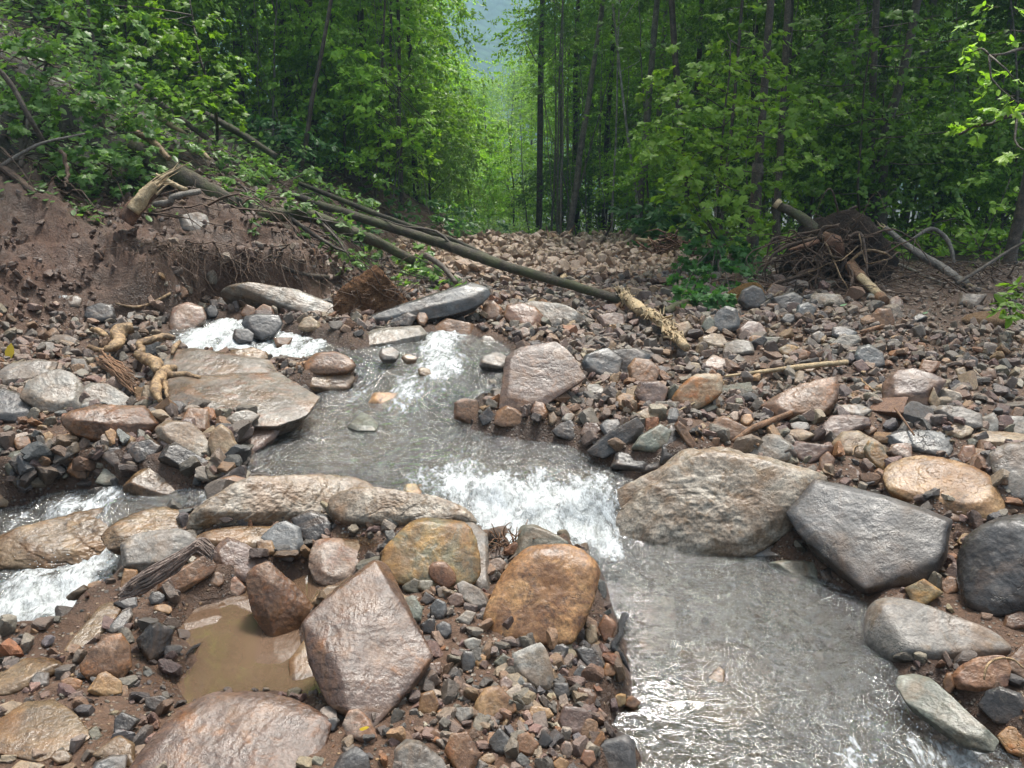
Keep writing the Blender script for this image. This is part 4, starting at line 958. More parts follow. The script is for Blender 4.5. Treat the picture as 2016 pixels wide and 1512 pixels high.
R('D', 'darkgrey', [(1670, 420), (1740, 370), (1880, 360), (1960, 400), (1940, 500), (1820, 530), (1720, 500)], 1.0, 'charcoal boulder behind the blue grey one', push=.1)
R('D', 'brown', [(1830, 470), (1870, 415), (1960, 430), (2016, 480), (1990, 550), (1900, 580), (1850, 560)], 1.1, 'dark brown faceted boulder right of the blue grey one')
R('D', 'purple', [(1868, 610), (1900, 550), (2016, 548), (2060, 590), (2040, 660), (1960, 690), (1890, 650)], 1.0, 'pinkish brown rock left of the banded rock')
Bx('D', 'ochre', (1765, 615, 1870, 720), 1.0, 'brown and cream block in the rubble below the blue grey boulder')
Bx('D', 'tan', (1878, 700, 2010, 785), .8, 'ochre grey rock above the long striped block')
Bx('D', 'palegrey', (1585, 565, 1710, 650), .8, 'light grey cobble below the blue grey boulder')
Bx('D', 'banded', (1408, 600, 1500, 682), .8, 'small banded cobble by the smooth purple slab')
Bx('D', 'grey', (1535, 715, 1640, 790), .8, 'grey brown cobble in the rubble by the middle pool')
Bx('D', 'tan', (1380, 720, 1440, 800), 1.0, 'sandy cobble at the shore of the middle pool')
Bx('D', 'palegrey', (1455, 728, 1535, 780), .8, 'whitish green cobble near the middle pool shore')
Bx('D', 'darkgrey', (1670, 765, 1790, 870), .8, 'dark brown rock left of the long striped block')
# --- upper stream
R('D', 'slate', [(362, 190), (400, 165), (500, 130), (620, 100), (750, 68), (860, 20), (940, -12), (1030, 18), (1050, 55), (1000, 110), (915, 150), (800, 180), (620, 205), (480, 228), (400, 225)], .9, 'long dark slab like a beam below the earth root ball', ridge=[(380, 190, .1), (900, 10, .12), (940, 75, .14), (620, 150, .12), (1030, 25, .05)], thick=.35, p=26, rough=.02)
R('D', 'black', [(750, 120), (755, 55), (800, 38), (860, 70), (918, 120), (910, 165), (820, 160)], 1.3, 'dark brown rock leaning on the long beam like slab', lift=.04)
Bx('D', 'darkgrey', (478, 155, 635, 245), 1.0, 'dark dome shaped rock in front of the long beam like slab')
Bx('D', 'brown', (718, 190, 958, 308), .9, 'wet red brown dome in the upper stream')
R('D', 'palegrey', [(240, 360), (290, 310), (380, 260), (500, 245), (650, 234), (695, 280), (640, 330), (520, 350), (400, 365), (280, 390)], .6, 'pale blue grey slab on the bank of the upper stream', thick=.5, ridge=[(270, 345, .15), (400, 270, .12), (640, 245, .12), (660, 290, .14), (400, 340, .16)])
Bx('D', 'black', (596, 284, 690, 348), 1.0, 'black rock at the tip of the pale blue slab')
R('D', 'red', [(1130, 180), (1145, 120), (1230, 103), (1310, 130), (1350, 175), (1330, 230), (1280, 250), (1200, 240)], .9, 'rust pink rock beside the pale domed boulder', ridge=[(1160, 130, .1), (1310, 150, .15), (1280, 240, .2)])
R('D', 'palegrey', [(1200, 120), (1280, 95), (1380, 98), (1500, 130), (1605, 190), (1560, 240), (1440, 255), (1330, 240)], .8, 'pale grey domed boulder in the upper rubble', p=16, push=.15)
Bx('D', 'purple', (1650, 163, 1815, 252), .9, 'mauve rock left of the shattered trunk')
R('D', 'brown', [(0, 440), (60, 390), (170, 380), (260, 410), (292, 460), (240, 500), (100, 510), (0, 500)], .8, 'brown domed rock left of the upper stream', p=17)
R('D', 'wetbrown', [(-20, 560), (30, 520), (130, 485), (230, 490), (292, 530), (260, 590), (160, 610), (0, 605)], .8, 'wet glossy brown rock below the brown domed one', p=17)
Bx('D', 'orange', (362, 620, 600, 715), .35, 'amber rock just under the water of the middle pool', z0=.185)
Bx('D', 'wetbrown', (640, 468, 718, 525), .8, 'small brown rock splitting the upper rapids', z0=.29)
Bx('D', 'grey', (990, 380, 1160, 480), .7, 'grey rock at the left edge of the smooth purple slab', z0=.3)
Bx('D', 'grey', (420, 355, 540, 425), .6, 'grey rock under the upper rapids', z0=.35)
R('D', 'green', [(240, 810), (320, 725), (360, 740), (420, 790), (400, 830), (300, 830)], .1, 'submerged grey green rock in the middle pool', z0=.17, thick=.3)
Bx('D', 'wetbrown', (545, 390, 640, 440), .6, 'orange brown rock at the top of the rapids', z0=.36)
Bx('D', 'grey', (1000, 290, 1085, 345), .9, 'grey cobble right of the wet red brown dome')
Bx('D', 'pink', (1195, 240, 1290, 300), .8, 'mauve cobble in front of the rust pink rock')
Bx('D', 'darkgrey', (300, 60, 380, 130), 1.0, 'dark rock at the foot of the earth root ball')
Bx('D', 'brown', (630, 150, 700, 235), 1.0, 'brown rock right of the dark dome shaped one')
R('D', 'brown', [(1005, 180), (1010, 120), (1070, 90), (1120, 140), (1110, 200), (1060, 210)], 1.2, 'ochre brown rock right of the beam like slab')
Bx('D', 'tan', (640, 1130, 665, 1150), .9, 'tiny stone by the submerged olive rock', z0=.13)
Bx('D', 'olive', (555, 1130, 670, 1205), .3, 'olive rock under the foam edge', z0=.125)
Bx('D', 'pink', (1380, 460, 1430, 500), .9, 'pink chip on the smooth purple slab', lift=.12)
# --- left middle
R('C', 'bedrock', [(940, 640), (960, 540), (1100, 520), (1390, 530), (1580, 500), (1640, 560), (1800, 640), (1730, 740), (1560, 800), (1350, 800), (1150, 770), (1030, 700)], .26, 'broad smooth grey bedrock slab with a red tinged edge left of the rapids', thick=.4, p=28, bulge=.05, rough=.03, strata=.012, lvl=7, lift=-.035)
R('C', 'bedrock', [(930, 470), (960, 400), (1010, 370), (1100, 362), (1290, 392), (1540, 448), (1585, 525), (1500, 580), (1390, 560), (1250, 545), (1120, 560), (990, 545)], .38, 'upper shelf of grey bedrock above the dark crack, left of the rapids', thick=.35, p=28, bulge=.06, rough=.03, strata=.012, lift=.035, lvl=7)
R('C', 'palegrey', [(110, 640), (150, 560), (230, 510), (330, 480), (420, 510), (470, 570), (460, 700), (380, 722), (240, 722)], .9, 'grey rounded boulder behind the brown slab topped boulder')
R('C', 'palegrey', [(440, 600), (520, 555), (620, 570), (720, 630), (770, 690), (700, 725), (560, 725), (450, 710)], .7, 'grey low boulder right of the rounded grey one', push=.02)
R('C', 'brown', [(345, 760), (400, 720), (500, 695), (680, 685), (820, 690), (900, 790), (860, 840), (780, 880), (680, 905), (560, 870), (430, 850), (360, 800)], 1.0, 'big rust brown boulder with a dark undercut front', ridge=[(400, 735, .15), (800, 700, .15), (880, 790, .22), (620, 790, .3), (430, 770, .25)], thick=.8)
R('C', 'purple', [(908, 900), (930, 860), (1050, 755), (1105, 755), (1110, 800), (1060, 880), (1010, 915), (940, 925)], .9, 'mauve brick shaped rock lying over the pale rock', lift=.05)
R('C', 'pale', [(880, 820), (940, 770), (1080, 780), (1150, 840), (1192, 920), (1190, 985), (1120, 990), (1000, 920), (900, 870)], .8, 'cream rock under the mauve brick shaped rock')
R('C', 'tan', [(1180, 900), (1200, 830), (1250, 793), (1310, 830), (1350, 920), (1370, 985), (1280, 1002), (1200, 960)], 1.1, 'tan pointed rock at the left shore of the middle pool')
R('C', 'purple', [(1340, 880), (1380, 830), (1480, 790), (1600, 795), (1560, 870), (1420, 970), (1370, 930)], .5, 'wet mauve slab sliding into the middle pool', thick=.5)
R('C', 'palegrey', [(1265, 780), (1320, 730), (1400, 708), (1475, 740), (1420, 790), (1320, 805)], .8, 'pale blue grey rock above the wet mauve slab')
R('C', 'black', [(900, 990), (940, 910), (1000, 895), (1080, 950), (1180, 1000), (1225, 1090), (1200, 1130), (1080, 1060), (960, 1020)], .9, 'dark glittering rock in front of the cream rock')
R('C', 'darkgrey', [(560, 960), (600, 920), (680, 915), (760, 965), (780, 1020), (740, 1055), (640, 1030)], .9, 'dark mauve rock below the big rust brown boulder')
R('C', 'brown', [(380, 1060), (400, 990), (470, 960), (600, 965), (645, 1005), (560, 1080), (440, 1095)], .9, 'rough brown rock above the left branch of the stream')
R('C', 'green', [(540, 1120), (590, 1040), (640, 1008), (720, 1040), (805, 1075), (700, 1130), (600, 1140)], .9, 'green grey faceted rock at the left branch of the stream')
R('C', 'green', [(22, 1030), (60, 950), (150, 930), (190, 960), (205, 1060), (170, 1140), (120, 1165), (60, 1110)], 1.3, 'cracked green grey rock at the left edge')
R('C', 'tan', [(-60, 1120), (0, 1065), (70, 1075), (122, 1130), (110, 1230), (40, 1262), (-60, 1260)], 1.2, 'speckled tan boulder cut by the left edge')
R('C', 'darkgrey', [(-60, 620), (0, 585), (120, 620), (225, 690), (200, 760), (100, 780), (-60, 760)], .6, 'dark purple grey flat rock at the left edge')
R('C', 'black', [(720, 950), (760, 900), (860, 870), (925, 920), (880, 975), (780, 1010)], .8, 'dark slab under the mauve brick shaped rock')
R('C', 'wetbrown', [(700, 1150), (760, 1080), (860, 1020), (960, 1010), (1060, 1060), (1125, 1120), (1110, 1200), (1050, 1255), (950, 1240), (820, 1200)], .6, 'brown boulder with water running over it on the left', strata=.01)
R('C', 'brown', [(1240, 1170), (1250, 1100), (1330, 1082), (1480, 1120), (1420, 1160), (1300, 1190)], .7, 'flat red brown stone between the ledge and the pool')
R('C', 'darkgrey', [(478, 180), (490, 130), (560, 105), (640, 115), (658, 185), (620, 210), (520, 205)], 1.0, 'blue black slate block on the bare mud bank', z0=None)
R('C', 'grey', [(272, 320), (300, 285), (380, 283), (450, 320), (440, 350), (340, 360)], .8, 'grey green rock at the foot of the mud bank')
R('C', 'darkgrey', [(1318, 300), (1330, 255), (1400, 250), (1440, 280), (1430, 325), (1350, 330)], 1.0, 'grey wet rock in the upper left fall', z0=.42)
R('C', 'darkgrey', [(1370, 220), (1390, 180), (1470, 165), (1580, 175), (1605, 220), (1560, 280), (1480, 312), (1400, 270)], 1.0, 'dark block parting the upper left fall', z0=.42, thick=.8)
R('C', 'tan', [(1690, 240), (1720, 190), (1760, 178), (1815, 220), (1815, 262), (1740, 262)], 1.0, 'sandy pointed rock right of the upper left fall')
R('C', 'pink', [(955, 200), (980, 130), (1060, 95), (1150, 130), (1170, 190), (1100, 250), (1040, 290), (970, 270)], .9, 'pinkish grey boulder left of the upper left fall', p=18)
R('C', 'palegrey', [(1240, 30), (1400, 10), (1600, 20), (1750, 60), (1880, 110), (1955, 180), (1940, 215), (1800, 200), (1600, 120), (1450, 70), (1300, 50)], .8, 'long pale grey rock face behind the upper rubble', p=22, push=.3, strata=.02)
Bx('C', 'brown', (1360, 110, 1450, 190), 1.0, 'brown rock above the upper left fall')
Bx('C', 'pink', (1440, 110, 1555, 185), .9, 'mauve rock above the dark block in the fall')
Bx('C', 'orange', (1665, 105, 1735, 165), 1.0, 'orange cobble above the upper left fall')
Bx('C', 'black', (1160, 110, 1240, 185), 1.0, 'black rock at the left lip of the upper fall')
Bx('C', 'grey', (1225, 75, 1320, 130), .9, 'grey rock behind the upper left fall')
Bx('C', 'brown', (1550, 300, 1660, 360), .8, 'amber brown rock in the upper left rapids', z0=.38)
Bx('C', 'wetbrown', (1280, 360, 1520, 445), .5, 'wet green brown rock below the upper left fall', z0=.37)
Bx('C', 'brown', (1700, 330, 1800, 400), .8, 'red brown rock at the end of the upper rapids')
Bx('C', 'brown', (1010, 700, 1190, 860), .9, 'brown rock between the tan root and the tan pointed rock')
Bx('C', 'slate', (1000, 740, 1130, 800), .8, 'blue grey stone behind the mauve brick shaped rock')
Bx('C', 'darkgrey', (950, 660, 1060, 740), .9, 'dark stone under the end of the twisted tan root')
Bx('C', 'grey', (400, 420, 520, 520), .9, 'brown grey stone left of the stripped tan roots')
Bx('C', 'grey', (230, 325, 330, 385), .8, 'dark flat stone at the foot of the mud bank')
R('C', 'grey', [(0, 490), (60, 450), (200, 425), (330, 440), (300, 520), (180, 560), (0, 570)], .6, 'low grey brown rock at the foot of the mud bank')
Bx('C', 'wetbrown', (390, 870, 450, 930), .9, 'red brown cobble under the rust brown boulder')
Bx('C', 'ochre', (225, 833, 305, 880), .9, 'small orange cobble left of the rust brown boulder')
Bx('C', 'brown', (1290, 790, 1370, 850), .9, 'orange brown splintered cobble above the tan pointed rock')
Bx('C', 'tan', (1410, 990, 1450, 1020), .9, 'small rock at the shore under the mauve slab')
Bx('C', 'slate', (330, 60, 400, 95), .9, 'small blue stone in the mud bank')
Bx('C', 'grey', (370, 60, 470, 130), .9, 'mud coloured stone in the mud bank')
Bx('A', 'grey', (700, 835, 830, 915), .9, 'flat grey rock on the slope under the fallen mossy trunk', thick=.3)
Bx('C', 'brown', (180, 840, 260, 900), .9, 'olive brown cobble at the left rubble')
Bx('C', 'darkgrey', (350, 900, 480, 955), .8, 'dark brown stone under the rust brown boulder')
Bx('C', 'brown', (60, 860, 180, 940), .8, 'brown stone in the left rubble')
Bx('C', 'wetbrown', (270, 960, 420, 1010), .6, 'rusty wet stone in the left rubble')

# --- scattered loose stones, copies of a few kinds
def slab_planes(rs):
    a, b, c = 1.0, rs.uniform(.55, .9), rs.uniform(.28, .55)
    N = [np.array(q, float) for q in ((1, 0, 0), (-1, 0, 0), (0, 1, 0), (0, -1, 0), (0, 0, 1), (0, 0, -1))]
    D = [a, a, b, b, c, c]
    for i in range(6): N[i] = N[i] + rs.normal(size=3) * .16; N[i] /= np.linalg.norm(N[i])
    cor = np.array([[x, y, z] for x in (-a, a) for y in (-b, b) for z in (-c, c)])
    for i in range(rs.randint(4, 7)):
        n = rs.normal(size=3); n /= np.linalg.norm(n); N.append(n); D.append((cor @ n).max() * rs.uniform(.55, .85))
    return np.zeros(3), np.array(N), np.array(D)
masters = []
for i in range(10):
    rs = np.random.RandomState(100 + i)
    V, F = rock_surface(None, 5, 30, .03, 50 + i * 1.7, .008, planes=slab_planes(rs))
    masters.append(mesh_np('loose_stone', V, F))
for m_ in masters: m_.materials.append(RM['grey'])
WORD = {'grey': 'mid grey', 'darkgrey': 'dark grey', 'slate': 'blue grey', 'purple': 'mauve', 'brown': 'brown', 'ochre': 'ochre', 'tan': 'tan', 'pink': 'pinkish', 'red': 'rust red', 'palegrey': 'pale grey', 'black': 'black', 'green': 'green grey'}
rs = np.random.RandomState(5)
mats = ['grey', 'grey', 'darkgrey', 'slate', 'purple', 'brown', 'brown', 'ochre', 'tan', 'pink', 'red', 'palegrey', 'green', 'brown', 'purple', 'darkgrey']
def inside_poly(poly, x, y):
    ins = False; n = len(poly)
    for i in range(n):
        a, b = poly[i], poly[(i + 1) % n]
        if (a[1] > y) != (b[1] > y) and x < (b[0] - a[0]) * (y - a[1]) / (b[1] - a[1]) + a[0]: ins = not ins
    return ins
ZONES = [
  ('on the right rubble bank', [(1250, 640), (1420, 600), (1700, 610), (1900, 700), (2010, 800), (2010, 900), (1700, 950), (1400, 860), (1260, 800), (1180, 760), (1200, 680)], 46, (.045, .10)),
  ('in the rubble above the middle pool', [(620, 590), (720, 630), (900, 610), (1100, 600), (1240, 620), (1200, 700), (1000, 700), (960, 660), (640, 660)], 24, (.05, .11)),
  ('on the far debris field', [(900, 540), (960, 500), (1250, 490), (1330, 540), (1290, 610), (1100, 590), (960, 580)], 30, (.06, .16)),
  ('in the rubble at the left', [(0, 720), (180, 690), (320, 760), (300, 830), (420, 930), (300, 960), (60, 960), (0, 900)], 16, (.03, .07)),
]
n_hand = rock_count[0]
import re
USED = set(); HANDR = []
for o_ in list(bpy.data.objects):
    if o_.get('category') in ('boulder', 'rock', 'cobble'):
        hl = re.split(r' (?:at|in|on|below|beside|behind|by|of|near|right|left|above|under|resting|standing|between|with|leaning|lying|touching|just|just|along|running|half|half|tilted|tucked|ringed|from|showing|joining|pointing|slanting|wedged|washed|poking|filling|parting|cut|around|mottled|surrounded|sliding|overhanging)\\b|,', o_['label'])[0]
        if 2 < len(hl.split()) < 9: HANDR.append((o_.location[0], o_.location[1], hl))
for zn, poly, cnt, (s0, s1) in ZONES:
    px0 = min(p[0] for p in poly); px1 = max(p[0] for p in poly); py0 = min(p[1] for p in poly); py1 = max(p[1] for p in poly)
    k = 0; tries = 0
    while k < cnt and n_hand + k < 400 and tries < 3000:
        tries += 1
        px, py = rs.uniform(px0, px1), rs.uniform(py0, py1)
        if not inside_poly(poly, px, py): continue
        p = hit(px, py)
        if water_sd(p[:1], p[1:2])[0] < 0.05: continue
        s = s0 + (s1 - s0) * rs.uniform() ** 2.2
        if any((p[0] - a) ** 2 + (p[1] - b) ** 2 < (r + s * .3) ** 2 for a, b, r, _ in ROCK_BLOCK): continue
        mt = mats[rs.randint(len(mats))]
        m = masters[rs.randint(len(masters))]
        o = bpy.data.objects.new('stone', m); COL.objects.link(o)
        o.material_slots[0].link = 'OBJECT'; o.material_slots[0].material = RM[mt]
        o.location = (p[0], p[1], p[2] + s * .18); o.scale = (s, s * rs.uniform(.7, 1), s * rs.uniform(.6, 1.1))
        o.rotation_euler = (rs.uniform(-.5, .5), rs.uniform(-.5, .5), rs.uniform(0, 6.28))
        big = 'larger' if s > (s0 + s1) / 2 else 'small'
        cand = sorted(HANDR, key=lambda q: (q[0] - p[0]) ** 2 + (q[1] - p[1]) ** 2)[:6]
        lab = None
        for hx, hy, hl in cand:
            w_ = 'right of' if p[0] - hx > abs(p[1] - hy) else 'left of' if hx - p[0] > abs(p[1] - hy) else 'behind' if p[1] > hy else 'in front of'
            t_ = f'{big} loose {WORD[mt]} stone {w_} the {hl}'
            if t_ not in USED: lab = t_; break
        if lab is None: lab = f'{big} loose {WORD[mt]} stone {zn}'
        USED.add(lab); lab = ' '.join(lab.split()[:16])
        o['label'] = lab; o['category'] = 'stone'; o['group'] = f'loose stones {zn}'
        ROCK_BLOCK.append((p[0], p[1], s * .6, p[2] + s)); k += 1
print('rocks', n_hand, 'total stones', n_hand + sum(z[2] for z in ZONES))

# ------------------------------------------------------------------ foliage
def half(o):   # one outline half (k,2) -> two mirrored folded polygons
    a = np.array(o, float); n = len(a)
    zf = lambda q: np.stack([q[:, 0], q[:, 1], -0.28 * np.abs(q[:, 0]) - 0.10 * q[:, 1] ** 2], 1)
    L = zf(a); Rr = zf(a * np.array([-1, 1]))
    V = np.concatenate([L, Rr]); F = np.array([list(range(n))[::-1], [n + i for i in range(n)]])
    return V, F
PALM = half([(0, 0), (.0, .95), (.14, .62), (.24, .66), (.20, .48), (.50, .60), (.44, .40), (.52, .34), (.30, .16), (.36, -.02), (.12, .02)])
OVAL = half([(0, 0), (0, 1.0), (.16, .78), (.25, .45), (.17, .12)])
DIAM = half([(0, 0), (0, 1.0), (.30, .45)])
def leaves_np(C, S, tmpl, rs, up=.75, out=None, droop=.25, tint=None):
    N = len(C); T, F = tmpl
    n = rs.normal(size=(N, 3)) * (1 - up) * 1.1 + np.array([0, -0.15, up])
    if out is not None: n += out * .35
    n /= np.linalg.norm(n, axis=1)[:, None]
    d = rs.normal(size=(N, 3))
    if out is not None: d += out * 1.0
    d[:, 2] -= droop * 3
    d -= (d * n).sum(1)[:, None] * n; d /= np.linalg.norm(d, axis=1)[:, None] + 1e-9
    s = np.cross(d, n)
    V = C[:, None, :] + S[:, None, None] * (T[None, :, 0:1] * s[:, None, :] + T[None, :, 1:2] * d[:, None, :] + T[None, :, 2:3] * n[:, None, :])
    nv = len(T); FF = (F[None] + (np.arange(N) * nv)[:, None, None]).reshape(-1, F.shape[1])
    t = rs.uniform(0, 1, N) if tint is None else np.clip(tint + rs.uniform(-.3, .3, N), 0, 1)
    return V.reshape(-1, 3), FF, np.repeat(t, nv)
def leaf_obj(name, C, S, tmpl, mat, rs, parent=None, base=(0, 0, 0), **k):
    V, F, t = leaves_np(C, S, tmpl, rs, **k)
    return link(name, mesh_np(name, V - np.array(base), F, {'tint': t}, smooth=False), mat, parent)
def sprays(anchor, dirs, lens, rs, per=26, width=.16, sag=.25):
    """leafy twigs: leaf points along each drooping twig"""
    M = len(anchor); t = rs.uniform(0.1, 1.0, (M, per))
    P = anchor[:, None, :] + dirs[:, None, :] * (lens[:, None] * t)[..., None]
    P[..., 2] -= sag * lens[:, None] * t ** 2
    side = np.stack([-dirs[:, 1], dirs[:, 0], dirs[:, 2] * 0], 1); side /= np.linalg.norm(side, axis=1)[:, None] + 1e-9
    P += side[:, None, :] * (rs.uniform(-1, 1, (M, per)) * width * (lens[:, None]))[..., None] * (1.1 - t * .6)[..., None]
    P += rs.normal(size=P.shape) * .03 * lens[:, None, None]
    out = np.repeat(dirs[:, None, :], per, 1).reshape(-1, 3)
    return P.reshape(-1, 3), out
def crown_pts(rs, z0, z1, R, nb, per=30, hang=False):
    """anchors spread over several leafy masses set off from the trunk"""
    nm = max(5, nb // 16)
    zz = z0 + (z1 - z0) * (rs.uniform(0, 1, nm) ** .9); a = rs.uniform(0, 6.283, nm)
    prof = np.sin(np.clip((zz - z0) / (z1 - z0), 0, 1) * 2.6 + .35) ** .7
    rr = R * prof * rs.uniform(.25, .95, nm)
    Cn = np.stack([rr * np.cos(a), rr * np.sin(a), zz], 1)
    mi = rs.randint(nm, size=nb)
    msz = R * rs.uniform(.22, .42, nm)
    A = Cn[mi] + rs.normal(size=(nb, 3)) * msz[mi][:, None] * np.array([.8, .8, .5])
    D = A * np.array([1, 1, 0]) + rs.normal(size=(nb, 3)) * R * .4; D[:, 2] = rs.uniform(-.35, .4, nb) * R * .5
    if hang:
        h = rs.uniform(size=nb) < .55; D[h] *= .3; D[h, 2] = -R * rs.uniform(.5, 1.2, h.sum())
    D /= np.linalg.norm(D, axis=1)[:, None]
    L = R * rs.uniform(.22, .5, nb)
    P, out = sprays(A, D, L, rs, per)
    return P, out, Cn
def trunk_tubes(path, r0, r1, rs, Cn=None, nbr=10, ns=8, base=None):
    T = Tubes(); T.add(path, r0, r1, ns=ns, rough=.25, seed=rs.randint(99))
    if Cn is not None:
        for c in Cn[:nbr]:
            k = np.argmin(np.abs(path[:, 2] - (c[2] - .5 - .25 * np.hypot(c[0] - path[0, 0], c[1] - path[0, 1])))); k = max(k, 2)
            s = path[k]; m = (s + c) / 2 + np.array([0, 0, .12]) + rs.normal(size=3) * .1
            rr = max((r0 + (r1 - r0) * k / len(path)) * .35, .008)
            T.add(smooth_path([s, m, c], 7, .03, rs.randint(99)), rr, .005, ns=4)
    return T
# master trees (origin at the base of the trunk)
def master_tree(seed, H, R, z0, nb, per, lsize, lm, bark, r0, tmpl=DIAM, lean=.03, hang=False):
    rs = np.random.RandomState(seed)
    path = smooth_path([(0, 0, -.4), (rs.normal() * lean * 3, rs.normal() * lean * 3, H * .4), (rs.normal() * lean * 8, rs.normal() * lean * 8, H)], 18, .05, seed)
    nb = int(nb * 1.9); lsize *= .66
    P, out, Cn = crown_pts(rs, z0, H, R, nb, per, hang=hang)
    P[:, :2] += np.stack([np.interp(P[:, 2], path[:, 2], path[:, 0]), np.interp(P[:, 2], path[:, 2], path[:, 1])], 1)
    tm = trunk_tubes(path, r0, r0 * .3, rs, Cn, 12).mesh('trunk'); tm.materials.append(WM[bark])
    S = lsize * rs.uniform(.6, 1.3, len(P))
    V, F, t = leaves_np(P, S, tmpl, rs, .62, out, .3)
    cm = mesh_np('crown', V, F, {'tint': t}, smooth=False); cm.materials.append(LM[lm])
    return tm, cm
def place_tree(m, x, y, rot, sc, name, label, group=None, mat=None, z=None):
    zz = float(G0(np.array([x]), np.array([y]))[0]) if z is None else z
    r = root(name, (x, y, zz), label, 'tree', group); r.rotation_euler = (0, 0, rot); sc = sc * (.76 if m in (MT['high'], MT['high2'], MT['pole']) and y < 50 else 1.0); r.scale = (sc, sc, sc)
    for nm, me in (('trunk', m[0]), ('crown', m[1])):
        c = bpy.data.objects.new(nm, me); COL.objects.link(c); c.parent = r
        if mat and nm == 'crown':
            c.material_slots[0].link = 'OBJECT'; c.material_slots[0].material = LM[mat]
    return r
MT = {
 'vine': master_tree(1, 11, 1.7, .4, 420, 22, .15, 'mid', 'bark', .11, hang=True),
 'vine2': master_tree(2, 9, 1.4, .2, 380, 22, .14, 'mid', 'bark', .09, hang=True),
 'high': master_tree(3, 14, 2.3, 4.0, 420, 24, .16, 'dark', 'bark', .13),
 'high2': master_tree(4, 13, 2.0, 3.0, 400, 24, .15, 'mid', 'barkgrey', .12),
 'under': master_tree(5, 3.6, 1.3, .2, 240, 20, .13, 'dark', 'bark', .04),
 'under2': master_tree(6, 2.4, 1.1, .1, 200, 20, .12, 'mid', 'bark', .03),
 'pole': master_tree(7, 12, 1.1, 6.0, 120, 20, .14, 'dark', 'barkgrey', .055),
}
rs = np.random.RandomState(77)
def az_x(px, Y): return (px - 1008) / FPX * Y / (CP) * 1.0
# trees along both sides, nearest rows first: (pixel column, distance, master, material)
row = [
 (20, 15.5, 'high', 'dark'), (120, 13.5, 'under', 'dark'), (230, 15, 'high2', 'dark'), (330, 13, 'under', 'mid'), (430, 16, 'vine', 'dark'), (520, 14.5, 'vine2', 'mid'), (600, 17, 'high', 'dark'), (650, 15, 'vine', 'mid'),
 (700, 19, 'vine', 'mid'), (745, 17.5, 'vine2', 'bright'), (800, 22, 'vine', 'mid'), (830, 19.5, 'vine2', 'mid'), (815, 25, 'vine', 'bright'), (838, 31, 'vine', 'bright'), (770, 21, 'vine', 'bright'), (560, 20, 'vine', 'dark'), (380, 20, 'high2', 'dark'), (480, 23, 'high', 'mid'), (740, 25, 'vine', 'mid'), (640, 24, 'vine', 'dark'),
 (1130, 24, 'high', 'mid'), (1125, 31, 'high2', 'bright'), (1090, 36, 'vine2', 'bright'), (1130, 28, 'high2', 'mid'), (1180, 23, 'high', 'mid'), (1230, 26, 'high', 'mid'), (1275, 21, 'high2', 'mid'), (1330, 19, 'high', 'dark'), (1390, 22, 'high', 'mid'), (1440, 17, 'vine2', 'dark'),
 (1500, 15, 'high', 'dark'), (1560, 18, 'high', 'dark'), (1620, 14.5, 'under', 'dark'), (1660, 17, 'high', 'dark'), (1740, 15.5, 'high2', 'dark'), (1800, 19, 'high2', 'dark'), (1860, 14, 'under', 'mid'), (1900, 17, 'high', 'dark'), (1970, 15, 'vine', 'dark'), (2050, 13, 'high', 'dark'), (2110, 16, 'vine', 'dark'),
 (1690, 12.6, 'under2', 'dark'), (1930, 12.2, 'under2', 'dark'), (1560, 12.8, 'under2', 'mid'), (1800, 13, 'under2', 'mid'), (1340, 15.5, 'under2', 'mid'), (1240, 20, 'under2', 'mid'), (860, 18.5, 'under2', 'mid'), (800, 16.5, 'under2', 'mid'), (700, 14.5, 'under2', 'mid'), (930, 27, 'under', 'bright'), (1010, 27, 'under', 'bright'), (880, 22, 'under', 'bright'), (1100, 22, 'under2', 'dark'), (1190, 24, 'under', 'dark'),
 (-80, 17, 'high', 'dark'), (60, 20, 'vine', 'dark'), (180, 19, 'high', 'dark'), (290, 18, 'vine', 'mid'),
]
SIDE = lambda px: 'on the left slope' if px < 700 else 'left of the valley gap' if px < 960 else 'behind the end of the debris field' if px < 1300 else 'in the right hand forest'
KIND = {'vine': 'tall vine clad tree', 'vine2': 'slender vine clad tree', 'high': 'tall high crowned tree', 'high2': 'grey stemmed high crowned tree', 'under': 'bushy understory tree', 'under2': 'low leafy sapling', 'pole': 'thin dark pole like tree'}
SH = {'dark': 'dark green', 'mid': 'mid green', 'bright': 'light green', 'far': 'yellow green'}
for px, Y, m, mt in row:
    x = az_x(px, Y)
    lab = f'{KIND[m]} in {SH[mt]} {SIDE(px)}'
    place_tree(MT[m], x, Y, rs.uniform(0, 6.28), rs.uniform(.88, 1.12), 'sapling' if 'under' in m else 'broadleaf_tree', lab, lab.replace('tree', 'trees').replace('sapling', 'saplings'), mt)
# deeper rows
k = 0
for i in range(900):
    Y = rs.uniform(22, 52); px = rs.uniform(-150, 2170)
    if 872 - 2400 / Y < px < 1015 + 2600 / Y: continue
    if k >= 95: break
    m = ['vine', 'high', 'high2', 'vine2', 'high', 'high2', 'pole'][rs.randint(7)]
    if px < 500 and Y > 34: continue
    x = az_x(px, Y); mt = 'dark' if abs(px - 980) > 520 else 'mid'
    lab = f'{KIND[m]} in {SH[mt]} deep {SIDE(px)}'
    place_tree(MT[m], x, Y, rs.uniform(0, 6.28), rs.uniform(.9, 1.25), 'broadleaf_tree', lab, lab.replace('tree', 'trees'), mt); k += 1
